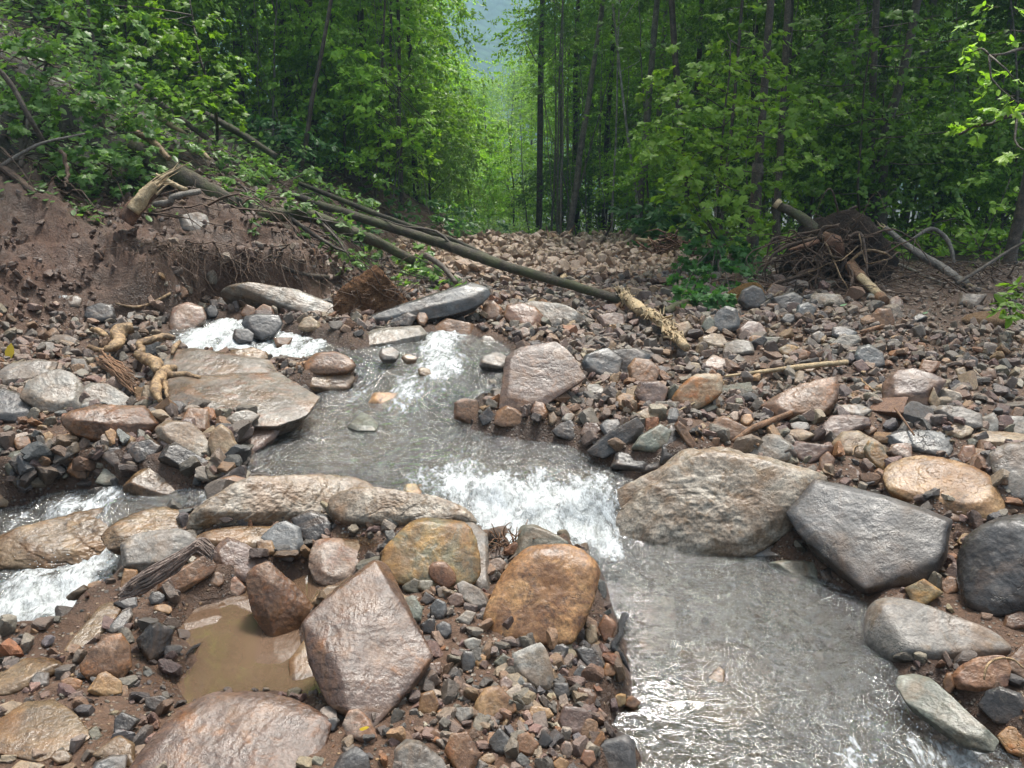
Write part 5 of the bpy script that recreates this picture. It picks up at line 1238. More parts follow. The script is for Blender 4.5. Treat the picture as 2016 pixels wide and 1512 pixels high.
# poles (thin dark stems) nearer
for i in range(14):
    px = rs.choice([rs.uniform(1080, 1330), rs.uniform(1450, 2010), rs.uniform(560, 860)], p=[.4, .45, .15]); Y = rs.uniform(15, 24)
    if px > 1400: Y = rs.uniform(12.5, 18)
    lab = f'{KIND["pole"]} {SIDE(px)}, close to its edge'
    place_tree(MT['pole'], az_x(px, Y), Y, rs.uniform(0, 6.28), rs.uniform(.7, 1.2), 'broadleaf_tree', lab, lab.replace('tree', 'trees'), 'mid' if px < 1300 else 'dark')
# bright trees in the valley gap and a forested ridge line behind the woods
for i, (px, Y, sc) in enumerate([(960, 56, .85), (925, 62, .9), (1005, 64, .95), (975, 74, 1.0), (940, 46, .5), (1000, 44, .5), (1040, 58, 1.0), (890, 60, 1.0), (905, 80, 1.15), (1030, 84, 1.2)]):
    place_tree(MT['vine'], az_x(px, Y), Y, i * 1.3, sc * 1.3, 'broadleaf_tree', 'sunlit yellow green tree far down in the valley gap', 'sunlit yellow green trees far down in the valley gap', 'far', z=-4.5)
# closing woods
for i in range(60):
    Y = rs.uniform(54, 75); px = rs.uniform(-200, 2200)
    if 800 < px < 1110: continue
    place_tree(MT['high'], az_x(px, Y), Y, rs.uniform(0, 6), 1.6, 'broadleaf_tree', f'large dark tree far back {SIDE(px)}', f'large dark trees far back {SIDE(px)}', 'dark', z=-4)

# trees seen one by one: base px, py, distance, second point px, py, radius (px), bark, crown
def single_tree(bx, by, Y, tx, ty, wpx, bark, label, H=9.6, z0=4.4, R=1.8, nb=130, lm='dark', mid=None, name='broadleaf_tree', ls=.15, lean_y=0):
    rs = np.random.RandomState(int(bx))
    b = at(bx, by, Y); t = at(tx, ty, Y + lean_y); d = t - b; f = H / d[2]
    top = b + d * f
    pts = [b - d / np.linalg.norm(d) * .6, b]
    if mid: pts.append(at(mid[0], mid[1], Y))
    pts += [t, top] if f > 1.15 else [top]
    path = smooth_path(pts, 26, .03, bx)
    r0 = wpx / 2 / FPX * Y
    rt = root(name, b, label, 'tree')
    nb = int(nb * 1.8); ls *= .68
    P, out, Cn = crown_pts(rs, z0, H, R, nb, 22)
    P[:, 0] += np.interp(P[:, 2] + b[2], path[:, 2], path[:, 0]) - b[0]; P[:, 1] += np.interp(P[:, 2] + b[2], path[:, 2], path[:, 1]) - b[1]
    T = trunk_tubes(path - b, r0 * 1.12, r0 * .35, rs, Cn + (path[-8] - b) * np.array([1, 1, 0]), 9, 10)
    link('trunk', T.mesh('trunk'), WM[bark], rt)
    leaf_obj('crown', P, ls * rs.uniform(.6, 1.3, len(P)), DIAM, LM[lm], rs, rt, out=out)
    return rt
single_tree(1060, 472, 21, 1067, 40, 15, 'bark', 'straight dark trunk standing alone at the end of the debris field', z0=4.6, R=1.6, lm='mid')
single_tree(1120, 470, 19, 1188, 0, 15, 'barkgrey', 'pale grey trunk leaning right at the end of the debris field', z0=7, R=1.2, nb=60, mid=(1150, 250))
single_tree(1257, 430, 17, 1294, 0, 17, 'barkgrey', 'grey trunk right of the leaning pale one, over the small brush pile', z0=7, R=1.5, nb=80)
single_tree(1262, 470, 16.5, 1240, 290, 8, 'barkpale', 'slim whitish stem curving left above the brush pile', H=8, z0=3.4, R=.9, nb=60, lm='grey')
single_tree(1204, 470, 18, 1210, 300, 6, 'barkpale', 'very thin whitish stem between the two grey trunks', H=9, z0=5, R=.8, nb=30, lm='grey')
single_tree(1350, 400, 15, 1322, 0, 18, 'bark', 'brown trunk leaning left behind the bright maple sapling', z0=6, R=1.5, nb=90)
single_tree(1478, 545, 11, 1500, 250, 27, 'bark', 'thick dark trunk rising from the ivy bush', z0=5, R=2.0, nb=140, mid=(1492, 330))
single_tree(1526, 500, 11.5, 1545, 120, 18, 'bark', 'dark upright trunk beside the broken stub of the root wad', z0=5, R=1.7, nb=120)
single_tree(1712, 450, 12.5, 1722, 60, 20, 'bark', 'dark trunk left of the forked pair on the right', z0=5, R=1.6, nb=100)
single_tree(1732, 455, 12.2, 1800, 30, 26, 'bark', 'dark trunk leaning right behind the root wad', z0=5, R=2.0, nb=120, mid=(1745, 260))
single_tree(1985, 545, 9.5, 2030, 300, 34, 'bark', 'thick trunk leaning out at the right edge', z0=5, R=2.2, nb=140)
single_tree(1415, 500, 13, 1440, 230, 10, 'bark', 'thin dark stem between the maple sapling and the thick trunk', H=11, z0=5, nb=60)
single_tree(790, 430, 15.5, 786, 190, 12, 'bark', 'dark straight trunk left of the valley gap, in front of the vines', H=7.5, z0=2.4, R=1.0, nb=110, lm='bright')
single_tree(764, 418, 16, 766, 290, 9, 'bark', 'short dark trunk beside the straight one left of the gap', H=8, z0=2.6, R=1.0, nb=90, lm='mid')
single_tree(592, 330, 12, 652, 0, 11, 'bark', 'thin dark stem leaning right on the left slope', H=8, z0=3.4, R=1.0, nb=60, lm='mid')
single_tree(192, 145, 8.5, 165, -60, 8, 'bark', 'thin dark stem among the overhanging leaves at upper left', H=5, z0=1.5, R=1.1, nb=90, lm='mid')
single_tree(735, 460, 14.5, 742, 330, 8, 'bark', 'thin dark stem behind the fallen trunks', H=8, z0=2.4, R=.9, nb=80, lm='mid')

# ------------------------------------------------------------------ near foliage placed clump by clump
def foliage(name, label, cat, clumps, tmpl, lm, lsize, per=18, stem=None, bark='bark', sag=.3, up=.7, group=None, sprd=.55, twlen=.45, shrink=1.0):
    """clumps: (px, py, Y, radius_px, twigs)"""
    rs = np.random.RandomState(len(label) * 7 + int(clumps[0][0]))
    A = []; D = []; L = []; cen = []
    for px, py, Y, r, n in clumps:
        hy = hit(px, min(py + r * .3, 1400))[1]; Y = min(Y, hy - r / FPX * Y * .4); c = at(px, py, Y); R = r / FPX * Y; cen.append(c)
        a = c + rs.normal(size=(n, 3)) * R * sprd * np.array([1, 1, .8])
        d = (a - c) + rs.normal(size=(n, 3)) * R * .5; d[:, 2] *= .5; d /= np.linalg.norm(d, axis=1)[:, None] + 1e-9
        A.append(a - d * R * twlen * .5); D.append(d); L.append(np.full(n, R * twlen * 1.6) * rs.uniform(.7, 1.3, n))
    A = np.concatenate(A); D = np.concatenate(D); L = np.concatenate(L); cen = np.array(cen)
    P, out = sprays(A, D, L, rs, per, .28, sag)
    b = np.array(stem[0]) if stem is not None else cen[np.argmin(cen[:, 2])]
    rt = root(name, b, label, cat, group)
    T = Tubes()
    if stem is not None:
        sp = smooth_path(stem, 16, .02, 3) - b; rr = .02 if len(stem) < 2 else .022
        T.add(sp, rr, .008, ns=6, rough=.2)
        src = sp[3:]
    else: src = cen - b
    for c in cen - b:
        s = src[np.argmin(np.linalg.norm(src - c, axis=1) + 0.001)] if stem is not None else src[rs.randint(len(src))]
        if np.linalg.norm(s - c) > .02: T.add(smooth_path([s, (s + c) / 2 + rs.normal(size=3) * .04, c], 6, .01, 2), .009, .004, ns=4)
    for i in range(0, len(A), 2):
        e = A[i] + D[i] * L[i]; e[2] -= sag * L[i]
        T.add(np.array([A[i] - b, A[i] + D[i] * L[i] * .5 - b - np.array([0, 0, sag * L[i] * .25]), e - b]), .0035, .0015, ns=3, closed=False)
    link('branch', T.mesh('branch'), WM[bark], rt)
    leaf_obj('leaves', P, lsize * rs.uniform(.55, 1.25, len(P)), tmpl, LM[lm], rs, rt, b, out=out, up=up)
    return rt
def gb(px, py): return hit(px, py)
# bright maple on the right
foliage('maple_sapling', 'bright leaved maple sapling hanging over the debris bank on the right', 'tree',
  [(1420, 110, 10, 60, 9), (1350, 150, 9.7, 50, 8), (1480, 150, 10, 60, 10), (1380, 210, 9.6, 55, 12), (1330, 165, 9.5, 40, 7), (1450, 230, 9.7, 60, 12), (1330, 250, 9.3, 50, 10), (1400, 290, 9.5, 60, 12), (1520, 220, 10.2, 50, 9), (1500, 90, 10.3, 55, 9),
   (1310, 285, 9.2, 40, 9), (1470, 310, 9.8, 60, 10), (1360, 340, 9.3, 50, 11), (1340, 370, 9.3, 45, 9), (1420, 385, 9.6, 50, 9), (1500, 420, 10, 50, 7), (1370, 410, 9.4, 45, 9), (1400, 440, 9.5, 50, 9), (1540, 340, 10.3, 50, 7), (1560, 280, 10.4, 50, 8), (1480, 370, 10, 50, 8), (1600, 200, 10.8, 60, 8), (1430, 60, 10.4, 50, 7)],
  PALM, 'bright', .095, 9, [gb(1420, 560), at(1410, 420, 10), at(1425, 250, 10.1), at(1440, 80, 10.3)], sag=.3, sprd=.6)
foliage('maple_tree', 'dark leaved maple foliage hanging in the middle of the right hand forest', 'tree',
  [(1600, 90, 11.5, 80, 12), (1680, 150, 11.5, 80, 12), (1760, 90, 11.3, 90, 12), (1620, 240, 11.5, 80, 12), (1700, 290, 11.6, 80, 12), (1800, 220, 11.4, 80, 12), (1640, 380, 11.5, 70, 10), (1580, 160, 11.8, 70, 10), (1880, 130, 11, 80, 10), (1860, 320, 11.5, 80, 10), (1760, 380, 11.8, 70, 10), (1540, 60, 11.8, 70, 8), (1930, 250, 11.2, 70, 9), (1680, 30, 11.3, 80, 9), (1850, 30, 11, 90, 10), (1980, 60, 11, 70, 9)],
  PALM, 'dark', .095, 10, [gb(1700, 500), at(1690, 380, 11.6), at(1700, 200, 11.6), at(1720, 20, 11.6)])
foliage('ivy_bush', 'dense green bush tumbling down the bank beside the rusty moss mound', 'bush',
  [(1440, 500, 9.3, 45, 16), (1400, 520, 9.1, 45, 18), (1375, 560, 8.8, 45, 20), (1420, 560, 8.9, 45, 18), (1355, 590, 8.6, 32, 16), (1390, 595, 8.6, 36, 18), (1450, 545, 9.2, 40, 14), (1470, 510, 9.6, 40, 10), (1340, 600, 8.6, 22, 8), (1410, 480, 9.5, 45, 14), (1370, 520, 9.3, 30, 10), (1440, 585, 8.8, 24, 8)],
  PALM, 'ivy', .075, 16, None, sag=.5, sprd=.55, up=.55)
foliage('shrub', 'grey green shrub in front of the grey trunk at the brush pile', 'shrub',
  [(1250, 440, 15, 40, 12), (1290, 425, 14.5, 45, 14), (1320, 450, 14, 40, 14), (1350, 440, 13.5, 40, 12), (1280, 470, 14, 30, 10), (1330, 410, 14, 35, 9)], OVAL, 'ivy', .14, 14, None)
foliage('leafy_branch', 'leafy branch reaching in at the right edge, upper one', 'branch',
  [(1960, 110, 6, 50, 5), (2000, 160, 5.8, 45, 5), (1910, 105, 6.1, 30, 4), (1990, 60, 6.2, 50, 5), (2030, 220, 5.6, 40, 4)], OVAL, 'bright', .062, 8, [at(2100, 60, 6.4), at(2040, 90, 6.2), at(1950, 110, 6)])
foliage('leafy_branch', 'yellow green leafy branch at the right edge, lower one', 'branch',
  [(1910, 255, 5.2, 30, 4), (1940, 240, 5.2, 26, 3), (2010, 200, 5, 36, 4), (2030, 300, 5, 45, 5)], PALM, 'bright', .065, 6, [at(2100, 180, 5.3), at(2020, 220, 5.2), at(1920, 250, 5.2)])
foliage('leafy_branch', 'dark leafy branch low at the right edge over the mud', 'branch',
  [(1990, 600, 5.5, 30, 5), (2016, 570, 5.6, 35, 5), (1985, 620, 5.4, 20, 3)], OVAL, 'mid', .075, 7, [at(2120, 520, 6), at(2060, 560, 5.7), at(1990, 610, 5.5)])
foliage('shrub', 'thin leafy shrub in shade behind the leaning log on the right', 'shrub',
  [(1880, 430, 10.5, 60, 8), (1950, 420, 10, 60, 8), (1800, 450, 11, 50, 7), (1990, 350, 9.8, 60, 8), (1930, 490, 9.8, 40, 6), (1820, 510, 10.5, 30, 5), (1990, 470, 9.6, 50, 7)], OVAL, 'mid', .10, 10, None)
# left overhang
foliage('maple_sapling', 'maple sapling drooping over the bare mud bank at upper left', 'tree',
  [(60, 60, 7.6, 70, 12), (140, 40, 7.8, 70, 12), (210, 60, 8, 60, 11), (20, 120, 7.4, 60, 10), (90, 150, 7.6, 60, 11), (160, 140, 7.8, 60, 11), (230, 160, 7.8, 60, 12), (60, 210, 7.4, 50, 10), (130, 230, 7.5, 60, 12), (200, 230, 7.6, 60, 13), (260, 210, 7.8, 50, 11), (180, 290, 7.5, 55, 12), (240, 300, 7.6, 50, 12), (150, 330, 7.3, 45, 9), (220, 360, 7.4, 50, 12), (260, 370, 7.5, 40, 10), (280, 260, 7.9, 40, 8), (20, 250, 7.2, 40, 7)],
  PALM, 'grey', .07, 12, [gb(40, 330), at(60, 220, 7.9), at(100, 100, 7.9), at(130, 0, 8)], sag=.5, sprd=.6)
foliage('maple_sapling', 'brighter maple foliage high on the left slope', 'tree',
  [(380, 60, 9.5, 60, 12), (330, 40, 9.4, 60, 10), (420, 120, 9.6, 50, 10), (300, 110, 9.2, 50, 9), (360, 150, 9.3, 60, 12), (420, 180, 9.3, 50, 13), (380, 200, 9.1, 45, 9), (450, 195, 9.3, 30, 9), (320, 190, 9, 45, 9), (290, 30, 9.4, 50, 8), (200, 10, 9, 60, 9)],
  PALM, 'mid', .08, 13, [gb(430, 290), at(420, 200, 9.9), at(390, 100, 9.8), at(370, -20, 9.8)])
foliage('shrub', 'leafy shrub crushed under the fallen trunks on the slope', 'shrub',
  [(420, 300, 10, 50, 14), (470, 330, 10.2, 50, 14), (530, 350, 10.6, 50, 14), (580, 370, 10.9, 50, 14), (520, 390, 10.2, 40, 12), (640, 400, 11.2, 50, 14), (700, 420, 11.5, 45, 13), (450, 370, 9.8, 40, 10), (600, 340, 11.4, 50, 12), (680, 370, 12, 50, 12), (740, 440, 12, 40, 10)],
  OVAL, 'grey', .09, 14, None, bark='bark')
foliage('shrub', 'pale blue green shrub above the fallen trunks', 'shrub', [(540, 240, 12, 45, 12), (580, 255, 12, 40, 10), (500, 260, 12, 35, 8), (620, 290, 12.5, 50, 12), (560, 300, 12, 45, 10)], OVAL, 'ivy', .12, 13, None)
foliage('shrub', 'leafy top of a bent sapling left of the valley gap', 'shrub', [(700, 170, 13.5, 50, 9), (740, 220, 13.5, 50, 10), (790, 260, 14, 50, 11), (830, 230, 14.5, 40, 8), (690, 110, 13.5, 50, 8), (760, 150, 14, 50, 8), (820, 290, 14.5, 40, 10), (750, 290, 14, 50, 12)], OVAL, 'bright', .11, 18, None)
foliage('shrub', 'small green plant at the foot of the fallen trunks', 'shrub', [(700, 500, 9.6, 30, 12), (820, 500, 9.6, 30, 12), (840, 530, 9.3, 35, 12), (880, 560, 9.2, 30, 10), (815, 560, 9, 30, 9), (920, 570, 9.4, 24, 7), (750, 480, 10, 30, 9), (640, 455, 10, 25, 7)], PALM, 'grey', .085, 12, None)
foliage('shrub', 'low grey green shrub on the slope left of the gap', 'shrub', [(760, 390, 14, 40, 10), (840, 420, 15, 45, 12), (870, 440, 15.5, 45, 12), (800, 440, 14, 40, 10), (905, 450, 17, 40, 10), (700, 460, 12, 30, 8), (930, 440, 19, 40, 9)], OVAL, 'ivy', .12, 14, None)

foliage('broken_branch', 'leafy broken branch draped over the bend of the mossy trunk', 'branch', [(470, 395, 8.1, 26, 7), (500, 440, 8.1, 22, 6), (560, 400, 8.4, 28, 8), (620, 415, 8.5, 26, 7), (670, 440, 8.5, 24, 7), (720, 462, 8.6, 24, 7), (590, 470, 8.3, 20, 5), (660, 495, 8.3, 24, 8), (700, 515, 8.2, 22, 7)], OVAL, 'grey', .075, 9, None)
# ground cover on the forest floors
def cover(label, N, xr, yr, cond, lm, seed, size=(.06, .14), h=.35):
    rs = np.random.RandomState(seed)
    y = rs.uniform(yr[0], yr[1], N); x = rs.uniform(xr[0], xr[1], N) * y
    f = forest_amount(x, y); pu = fbm(np.stack([x * .9, y * .9, x * 0], -1), 3)
    k = (f > .6) & (pu > -.22 + .35 * rs.uniform(-1, 1, N)) & cond(x, y)
    x, y = x[k], y[k]; M = len(x); z = G0(x, y)
    per = 9
    C = np.repeat(np.stack([x, y, z], 1), per, 0); hh = np.repeat(rs.uniform(.15, 1, M) * h, per)
    C[:, 2] += hh * rs.uniform(.3, 1.1, M * per); C[:, :2] += rs.normal(size=(M * per, 2)) * .12
    return C, rs.uniform(*size, M * per), rs
C, S, rs_ = cover('l', 5200, (-.95, .0), (7.5, 30), lambda x, y: x < 0, 'mid', 21, h=.45)
leaf = leaf_obj('undergrowth', C, S, OVAL, LM['grey'], rs_); leaf['kind'] = 'stuff'; leaf['label'] = 'low undergrowth on the left slope'
C, S, rs_ = cover('r', 4200, (-.1, .95), (10, 34), lambda x, y: x > 0, 'dark', 22, h=.5)
leaf = leaf_obj('undergrowth', C, S, OVAL, LM['mid'], rs_); leaf['kind'] = 'stuff'; leaf['label'] = 'low undergrowth on the right forest floor'
# torn leaves and twigs lying on the left slope
rs = np.random.RandomState(33)
N = 9000; y = rs.uniform(6.6, 15, N); x = -rs.uniform(.05, .8, N) * y; d, _ = toe_dist(x, y)
k = (d > .7 + .5 * rs.uniform(size=N)) & (fbm(np.stack([x, y, x * 0], -1), 2) > -.1); x, y = x[k], y[k]
leaf = leaf_obj('leaf_litter', np.stack([x, y, G0(x, y) + .04 + .05 * rs.uniform(size=len(x))], 1), rs.uniform(.05, .10, len(x)), OVAL, LM['grey'], rs, up=.8); leaf['kind'] = 'stuff'; leaf['label'] = 'torn green leaves scattered over the left slope'
T = Tubes()
for i in range(420):
    y0 = rs.uniform(6.8, 14); x0 = -rs.uniform(.12, .75) * y0
    dd = toe_dist(np.array([x0]), np.array([y0]))[0][0]
    if dd < .5: continue
    L = rs.uniform(.3, 1.4); a = rs.normal(-.6, .5)
    xs = x0 + np.linspace(0, L, 5) * math.cos(a); ys = y0 + np.linspace(0, L, 5) * math.sin(a) * .6
    zs = G0(xs, ys) + .03 + rs.uniform(0, .25) * np.sin(np.linspace(0, 3, 5))
    T.add(smooth_path(np.stack([xs, ys, zs], 1), 8, .03, i), rs.uniform(.004, .014), .002, ns=4)
link('twig_litter', T.mesh('twig_litter'), WM['root'], label='thin broken twigs strewn over the left slope', kind='stuff')
# thin vines and dead stems hanging among the trunks
rs = np.random.RandomState(91); T = Tubes()
for i in range(100):
    px = rs.choice([rs.uniform(1040, 1330), rs.uniform(1430, 2010), rs.uniform(520, 870)], p=[.3, .5, .2]); Y = rs.uniform(12.5, 19) if px > 1400 else rs.uniform(15, 24) if px > 900 else rs.uniform(13, 20)
    x = az_x(px, Y); z0 = float(G0(np.array([x]), np.array([Y]))[0]); h = rs.uniform(2.5, 6.5); dx = rs.normal(0, .7); dy = rs.normal(0, .5)
    P = smooth_path([(x, Y, z0), (x + dx * .35 + rs.normal() * .12, Y + dy * .3, z0 + h * .45), (x + dx, Y + dy, z0 + h)], 14, .05, i)
    T.add(P, .005 + .03 * rs.uniform() ** 2, .004, ns=5, closed=False)
    for k in range(rs.randint(0, 4)):
        s_ = P[rs.randint(4, 13)]; d = rs.normal(size=3) * np.array([.5, .5, .35]); T.add(smooth_path([s_, s_ + d * .6 + np.array([0, 0, .1]), s_ + d], 6, .03, k), .006, .002, ns=4, closed=False)
link('hanging_vines', T.mesh('hanging_vines'), WM['barkgrey'], label='thin vines and dead stems among the forest trunks', kind='stuff')
# far wooded hill
def hill(name, label, y0, dist, hgt, half_w, seed, mat):
    xs = np.linspace(-half_w, half_w, 240); ys = np.linspace(0, 1, 60)
    YY, XX = np.meshgrid(ys, xs, indexing='ij')
    P = np.stack([XX.ravel() / dist * 5, YY.ravel() * 4, XX.ravel() * 0 + seed], -1)
    z = -8 + hgt * np.sin(np.clip(YY.ravel(), 0, 1) * 1.75) * (1 + .25 * fbm(P, 4)) + 5 * fbm(P * 9, 3) * YY.ravel()
    y = y0 + YY.ravel() * dist
    idx = np.arange(XX.size).reshape(XX.shape)
    F = np.stack([idx[:-1, :-1].ravel(), idx[:-1, 1:].ravel(), idx[1:, 1:].ravel(), idx[1:, :-1].ravel()], 1)
    return link(name, mesh_np(name, np.stack([XX.ravel(), y, z], -1), F), mat, kind='structure')
t = NT('hill_forest'); tc = t.n("ShaderNodeTexCoord"); v = tc.outputs["Object"]
vo = t.n("ShaderNodeTexVoronoi"); vo.inputs["Scale"].default_value = .22; t.l(v, vo.inputs["Vector"])
n = t.noise(v, .05, 6, .65)
c = t.mix(t.ramp(n, [(.35, 0.0), (.65, 1.0)]), (.03, .065, .025), (.06, .11, .04))
c = t.mix(1.0, c, t.ramp(vo.outputs[0], [(.1, 1.2), (.9, .6)]), 'MULTIPLY')
HM = t.surf(t.pbsdf(c, .9, t.bump(vo.outputs[0], .6, -1.0), .1))
hill('hill', '', 260, 420, 175, 700, 3, HM)
# haze: one closed box around everything up to the hill
b = bmesh.new(); bmesh.ops.create_cube(b, size=1.0); me = bpy.data.meshes.new('haze'); b.to_mesh(me); b.free()
hz = link('haze', me, None, label='faint blue summer haze filling the valley air', kind='stuff'); hz.scale = (2200, 1800, 260); hz.location = (0, 300, -9 + 130)
hm = bpy.data.materials.new('haze'); hm.use_nodes = True; hm.node_tree.nodes.clear()
ho = hm.node_tree.nodes.new("ShaderNodeOutputMaterial"); hv = hm.node_tree.nodes.new("ShaderNodeVolumePrincipled")
hv.inputs["Density"].default_value = 0.0016; hv.inputs["Color"].default_value = (.45, .72, 1.0, 1); hv.inputs["Anisotropy"].default_value = 0.2
hm.node_tree.links.new(hv.outputs[0], ho.inputs["Volume"]); me.materials.append(hm)
# ------------------------------------------------------------------ fallen trunks, roots, sticks
def wp(px, py, Y=None, lift=0.0, crop='Z'):
    px, py = fp(crop, px, py); h = hit(px, py)
    if Y is None or Y > h[1] - .02: p = h.copy()
    else: p = at(px, py, Y)
    p[2] += lift; return p
def path_px(pts, crop='Z', lift=.02, n=24, wob=0.0, seed=0):
    W = [wp(q[0], q[1], q[2] if len(q) > 2 else None, lift, crop) for q in pts]
    return smooth_path(W, n, wob, seed)
def wood(name, label, cat, pts, w, bark, crop='Z', lift=.02, n=24, wob=0.0, ns=10, rough=.3, ends=None, extra=None, group=None, flat=None):
    """w: widths in full pixels at the two ends (or list)"""
    P = path_px(pts, crop, lift, n, wob, len(label)); b = P[len(P) // 2].copy(); b[2] = P[:, 2].min()
    wr = np.interp(np.linspace(0, 1, n), np.linspace(0, 1, len(w)), w) / 2 / FPX * P[:, 1]
    T = Tubes(); T.add(P - b, float(wr.mean()), radii=wr, ns=ns, rough=rough, seed=len(label))
    if extra is None and ends is None:
        me = T.mesh(name)
        return link(name, me, WM[bark], label=label, cat=cat, group=group, loc=tuple(b))
    rt = root(name, b, label, cat, group)
    link('trunk' if cat in ('tree', 'log', 'stump') else 'stem', T.mesh('stem'), WM[bark], rt)
    rs = np.random.RandomState(len(label) * 3)
    for which, L, cnt, mat in (ends or []):
        e = P[-1] if which else P[0]; d = (P[-1] - P[-4]) if which else (P[0] - P[3]); d /= np.linalg.norm(d); r = wr[-1] if which else wr[0]
        T = Tubes()
        T.add(np.array([e - d * r * .5, e + d * r * .6]) - b, r * .85, r * .6, ns=9, rough=.3)
        for i in range(cnt):
            o = rs.normal(size=3) * r * .45; q = rs.normal(size=3) * .25
            l = L * rs.uniform(.4, 1.1)
            T.add(np.array([e + o - d * r, e + o + (d + q * .4) * l * .5, e + o * 1.3 + (d + q) * l]) - b, r * rs.uniform(.12, .34), .001, ns=4, closed=False)
        link('splintered_end', T.mesh('splintered_end'), WM[mat], rt)
    for nm, mat, tubes in (extra or []):
        T = Tubes()
        for pp, a0, a1 in tubes: T.add(pp - b, a0, a1, ns=5, rough=.2)
        link(nm, T.mesh(nm), WM[mat], rt)
    return rt
def rpx(pts, crop='Z', n=10, lift=.02, wob=.01, seed=0): return path_px(pts, crop, lift, n, wob, seed)

# the two big fallen trunks
side = [(rpx([(500, 420, 8.3), (485, 380, 8.4), (450, 350, 8.5)]), .02, .006), (rpx([(620, 430, 8.5), (660, 470, 8.3), (690, 512, 8.2)]), .022, .008), (rpx([(700, 465, 8.6), (715, 490, 8.5), (718, 515, 8.5)]), .012, .005), (rpx([(560, 425, 8.4), (640, 480, 8.3), (680, 500, 8.2)]), .03, .012)]
wood('fallen_tree', 'thick mossy trunk fallen down the left slope, bent in the middle', 'tree', [(258, 296, 7.9), (330, 340, 7.9), (400, 378, 8.0), (480, 417, 8.2), (520, 430, 8.3), (600, 428, 8.5), (700, 465, 8.6), (760, 490, 8.7), (815, 520, 8.8)], [36, 40, 36, 30, 24, 20, 16], 'moss', lift=.03, n=40, ns=14, extra=[('branch', 'bark', side)])
wood('fallen_tree', 'long straight trunk fallen from the slope onto the rubble with a shredded end', 'tree', [(560, 385, 10.0), (640, 415, 9.7), (830, 475, 9.0), (930, 510, 8.5), (1000, 535, 8.1), (1120, 570, 7.6), (1240, 608, 7.0)], [10, 15, 20, 22, 20, 18, 17], 'barklog', lift=.05, n=46, ns=12, rough=.35,
     extra=[('branch', 'bark', [(rpx([(900, 498, 8.7), (860, 460, 8.8), (800, 450, 9.0), (740, 430, 9.4)]), .02, .006), (rpx([(1000, 535, 8.1), (870, 478, 9.2), (760, 445, 9.6)]), .02, .012)])])
# shredded pale wood at its end
rs = np.random.RandomState(8); T = Tubes(); spine = rpx([(1222, 602, 7.05), (1260, 635, 6.6), (1300, 660, 6.2), (1325, 690, 5.8), (1350, 716, 5.5)], n=20, lift=.11)
b0 = spine[10].copy(); T.add(spine[1:] - b0, .055, .028, ns=9, rough=.5, seed=3)
for i in range(260):
    k = rs.randint(0, 17); s = spine[k]; d = spine[min(k + 3, 19)] - spine[k]; d /= np.linalg.norm(d)
    q = rs.normal(size=3) * np.array([1, .6, .8]); q[2] = abs(q[2]) * .9; L = rs.uniform(.07, .26)
    sg = -1 if rs.uniform() < .35 else 1
    e = s + sg * d * L + q * L * (.34 if rs.uniform() < .25 else .13); m = (s + e) / 2 + rs.normal(size=3) * .006 + np.array([0, 0, .01])
    T.add(np.array([s + rs.normal(size=3) * .028, m + rs.normal(size=3) * .01, e]) - b0, rs.uniform(.005, .016), .001, ns=4, closed=False)
link('shredded_wood', T.mesh('shredded_wood'), WM['splinter'], label='pale shredded wood fibres torn open at the end of the long fallen trunk', cat='splintered wood', loc=tuple(b0))
wood('fallen_log', 'dark thin log lying parallel behind the long fallen trunk', 'log', [(590, 370, 10.6), (760, 438, 10.2), (880, 478, 9.8), (960, 512, 9.6)], [8, 11, 10, 6], 'barklog', lift=.06)
wood('fallen_log', 'dark log on the slope behind the crushed shrub', 'log', [(400, 240, 10.5), (470, 280, 10.4), (545, 328, 10.3)], [10, 14, 12], 'barklog', lift=.12)
wood('fallen_log', 'black leaning log high on the left slope', 'log', [(270, 195, 9.5), (330, 240, 9.4), (410, 300, 9.2)], [9, 11, 9], 'bark', lift=.15)
wood('fallen_log', 'dark bare stem crossing the upper left leaves', 'log', [(-40, 120, 6.9), (20, 180, 7.0), (60, 250, 7.0), (90, 300, 7.1)], [9, 10, 8], 'bark', lift=.08)
wood('tree_stub', 'broken trunk stub with bright torn wood sticking out of the mud bank', 'stump', [(248, 446, 6.45), (275, 412, 6.5), (300, 386, 6.55)], [32, 30, 24], 'rootred', lift=.04, n=12, ns=12, ends=[(1, .26, 12, 'splinter')])
wood('tree_stub', 'peeled pale upper part of the torn trunk stub', 'stump', [(262, 428, 6.42), (285, 400, 6.47), (306, 374, 6.5)], [26, 26, 14], 'splinter', lift=.05, n=12, ns=10, rough=.5)
wood('wood_plank', 'bright yellow split plank under the mossy trunk', 'plank', [(308, 354, 7.2), (335, 370, 7.2), (368, 386, 7.2)], [5, 10, 12], 'splinter', lift=.05, n=10, ns=5)
wood('broken_branch', 'grey brown broken branch below the yellow split plank', 'branch', [(305, 412, 7.0), (335, 408, 6.95), (345, 396, 6.95), (395, 386, 7.1)], [12, 14, 12, 11], 'barkgrey', lift=.04)
wood('broken_branch', 'tan stripped branch arching over the top of the mossy trunk', 'branch', [(232, 256, 8.0), (275, 275, 8.0), (305, 292, 7.9), (334, 324, 7.8)], [9, 12, 13, 10], 'tan', lift=.05)
wood('wood_plank', 'torn yellow wood strip on the leafy slope, upper one', 'plank', [(300, 243, 9.2), (340, 265, 9.1), (370, 284, 9.0)], [5, 12, 6], 'splinter', lift=.10, n=10, ns=5)
wood('wood_plank', 'torn yellow wood strip on the leafy slope, lower one', 'plank', [(382, 310, 8.9), (398, 318, 8.8), (415, 333, 8.7)], [5, 12, 6], 'splinter', lift=.10, n=10, ns=5)
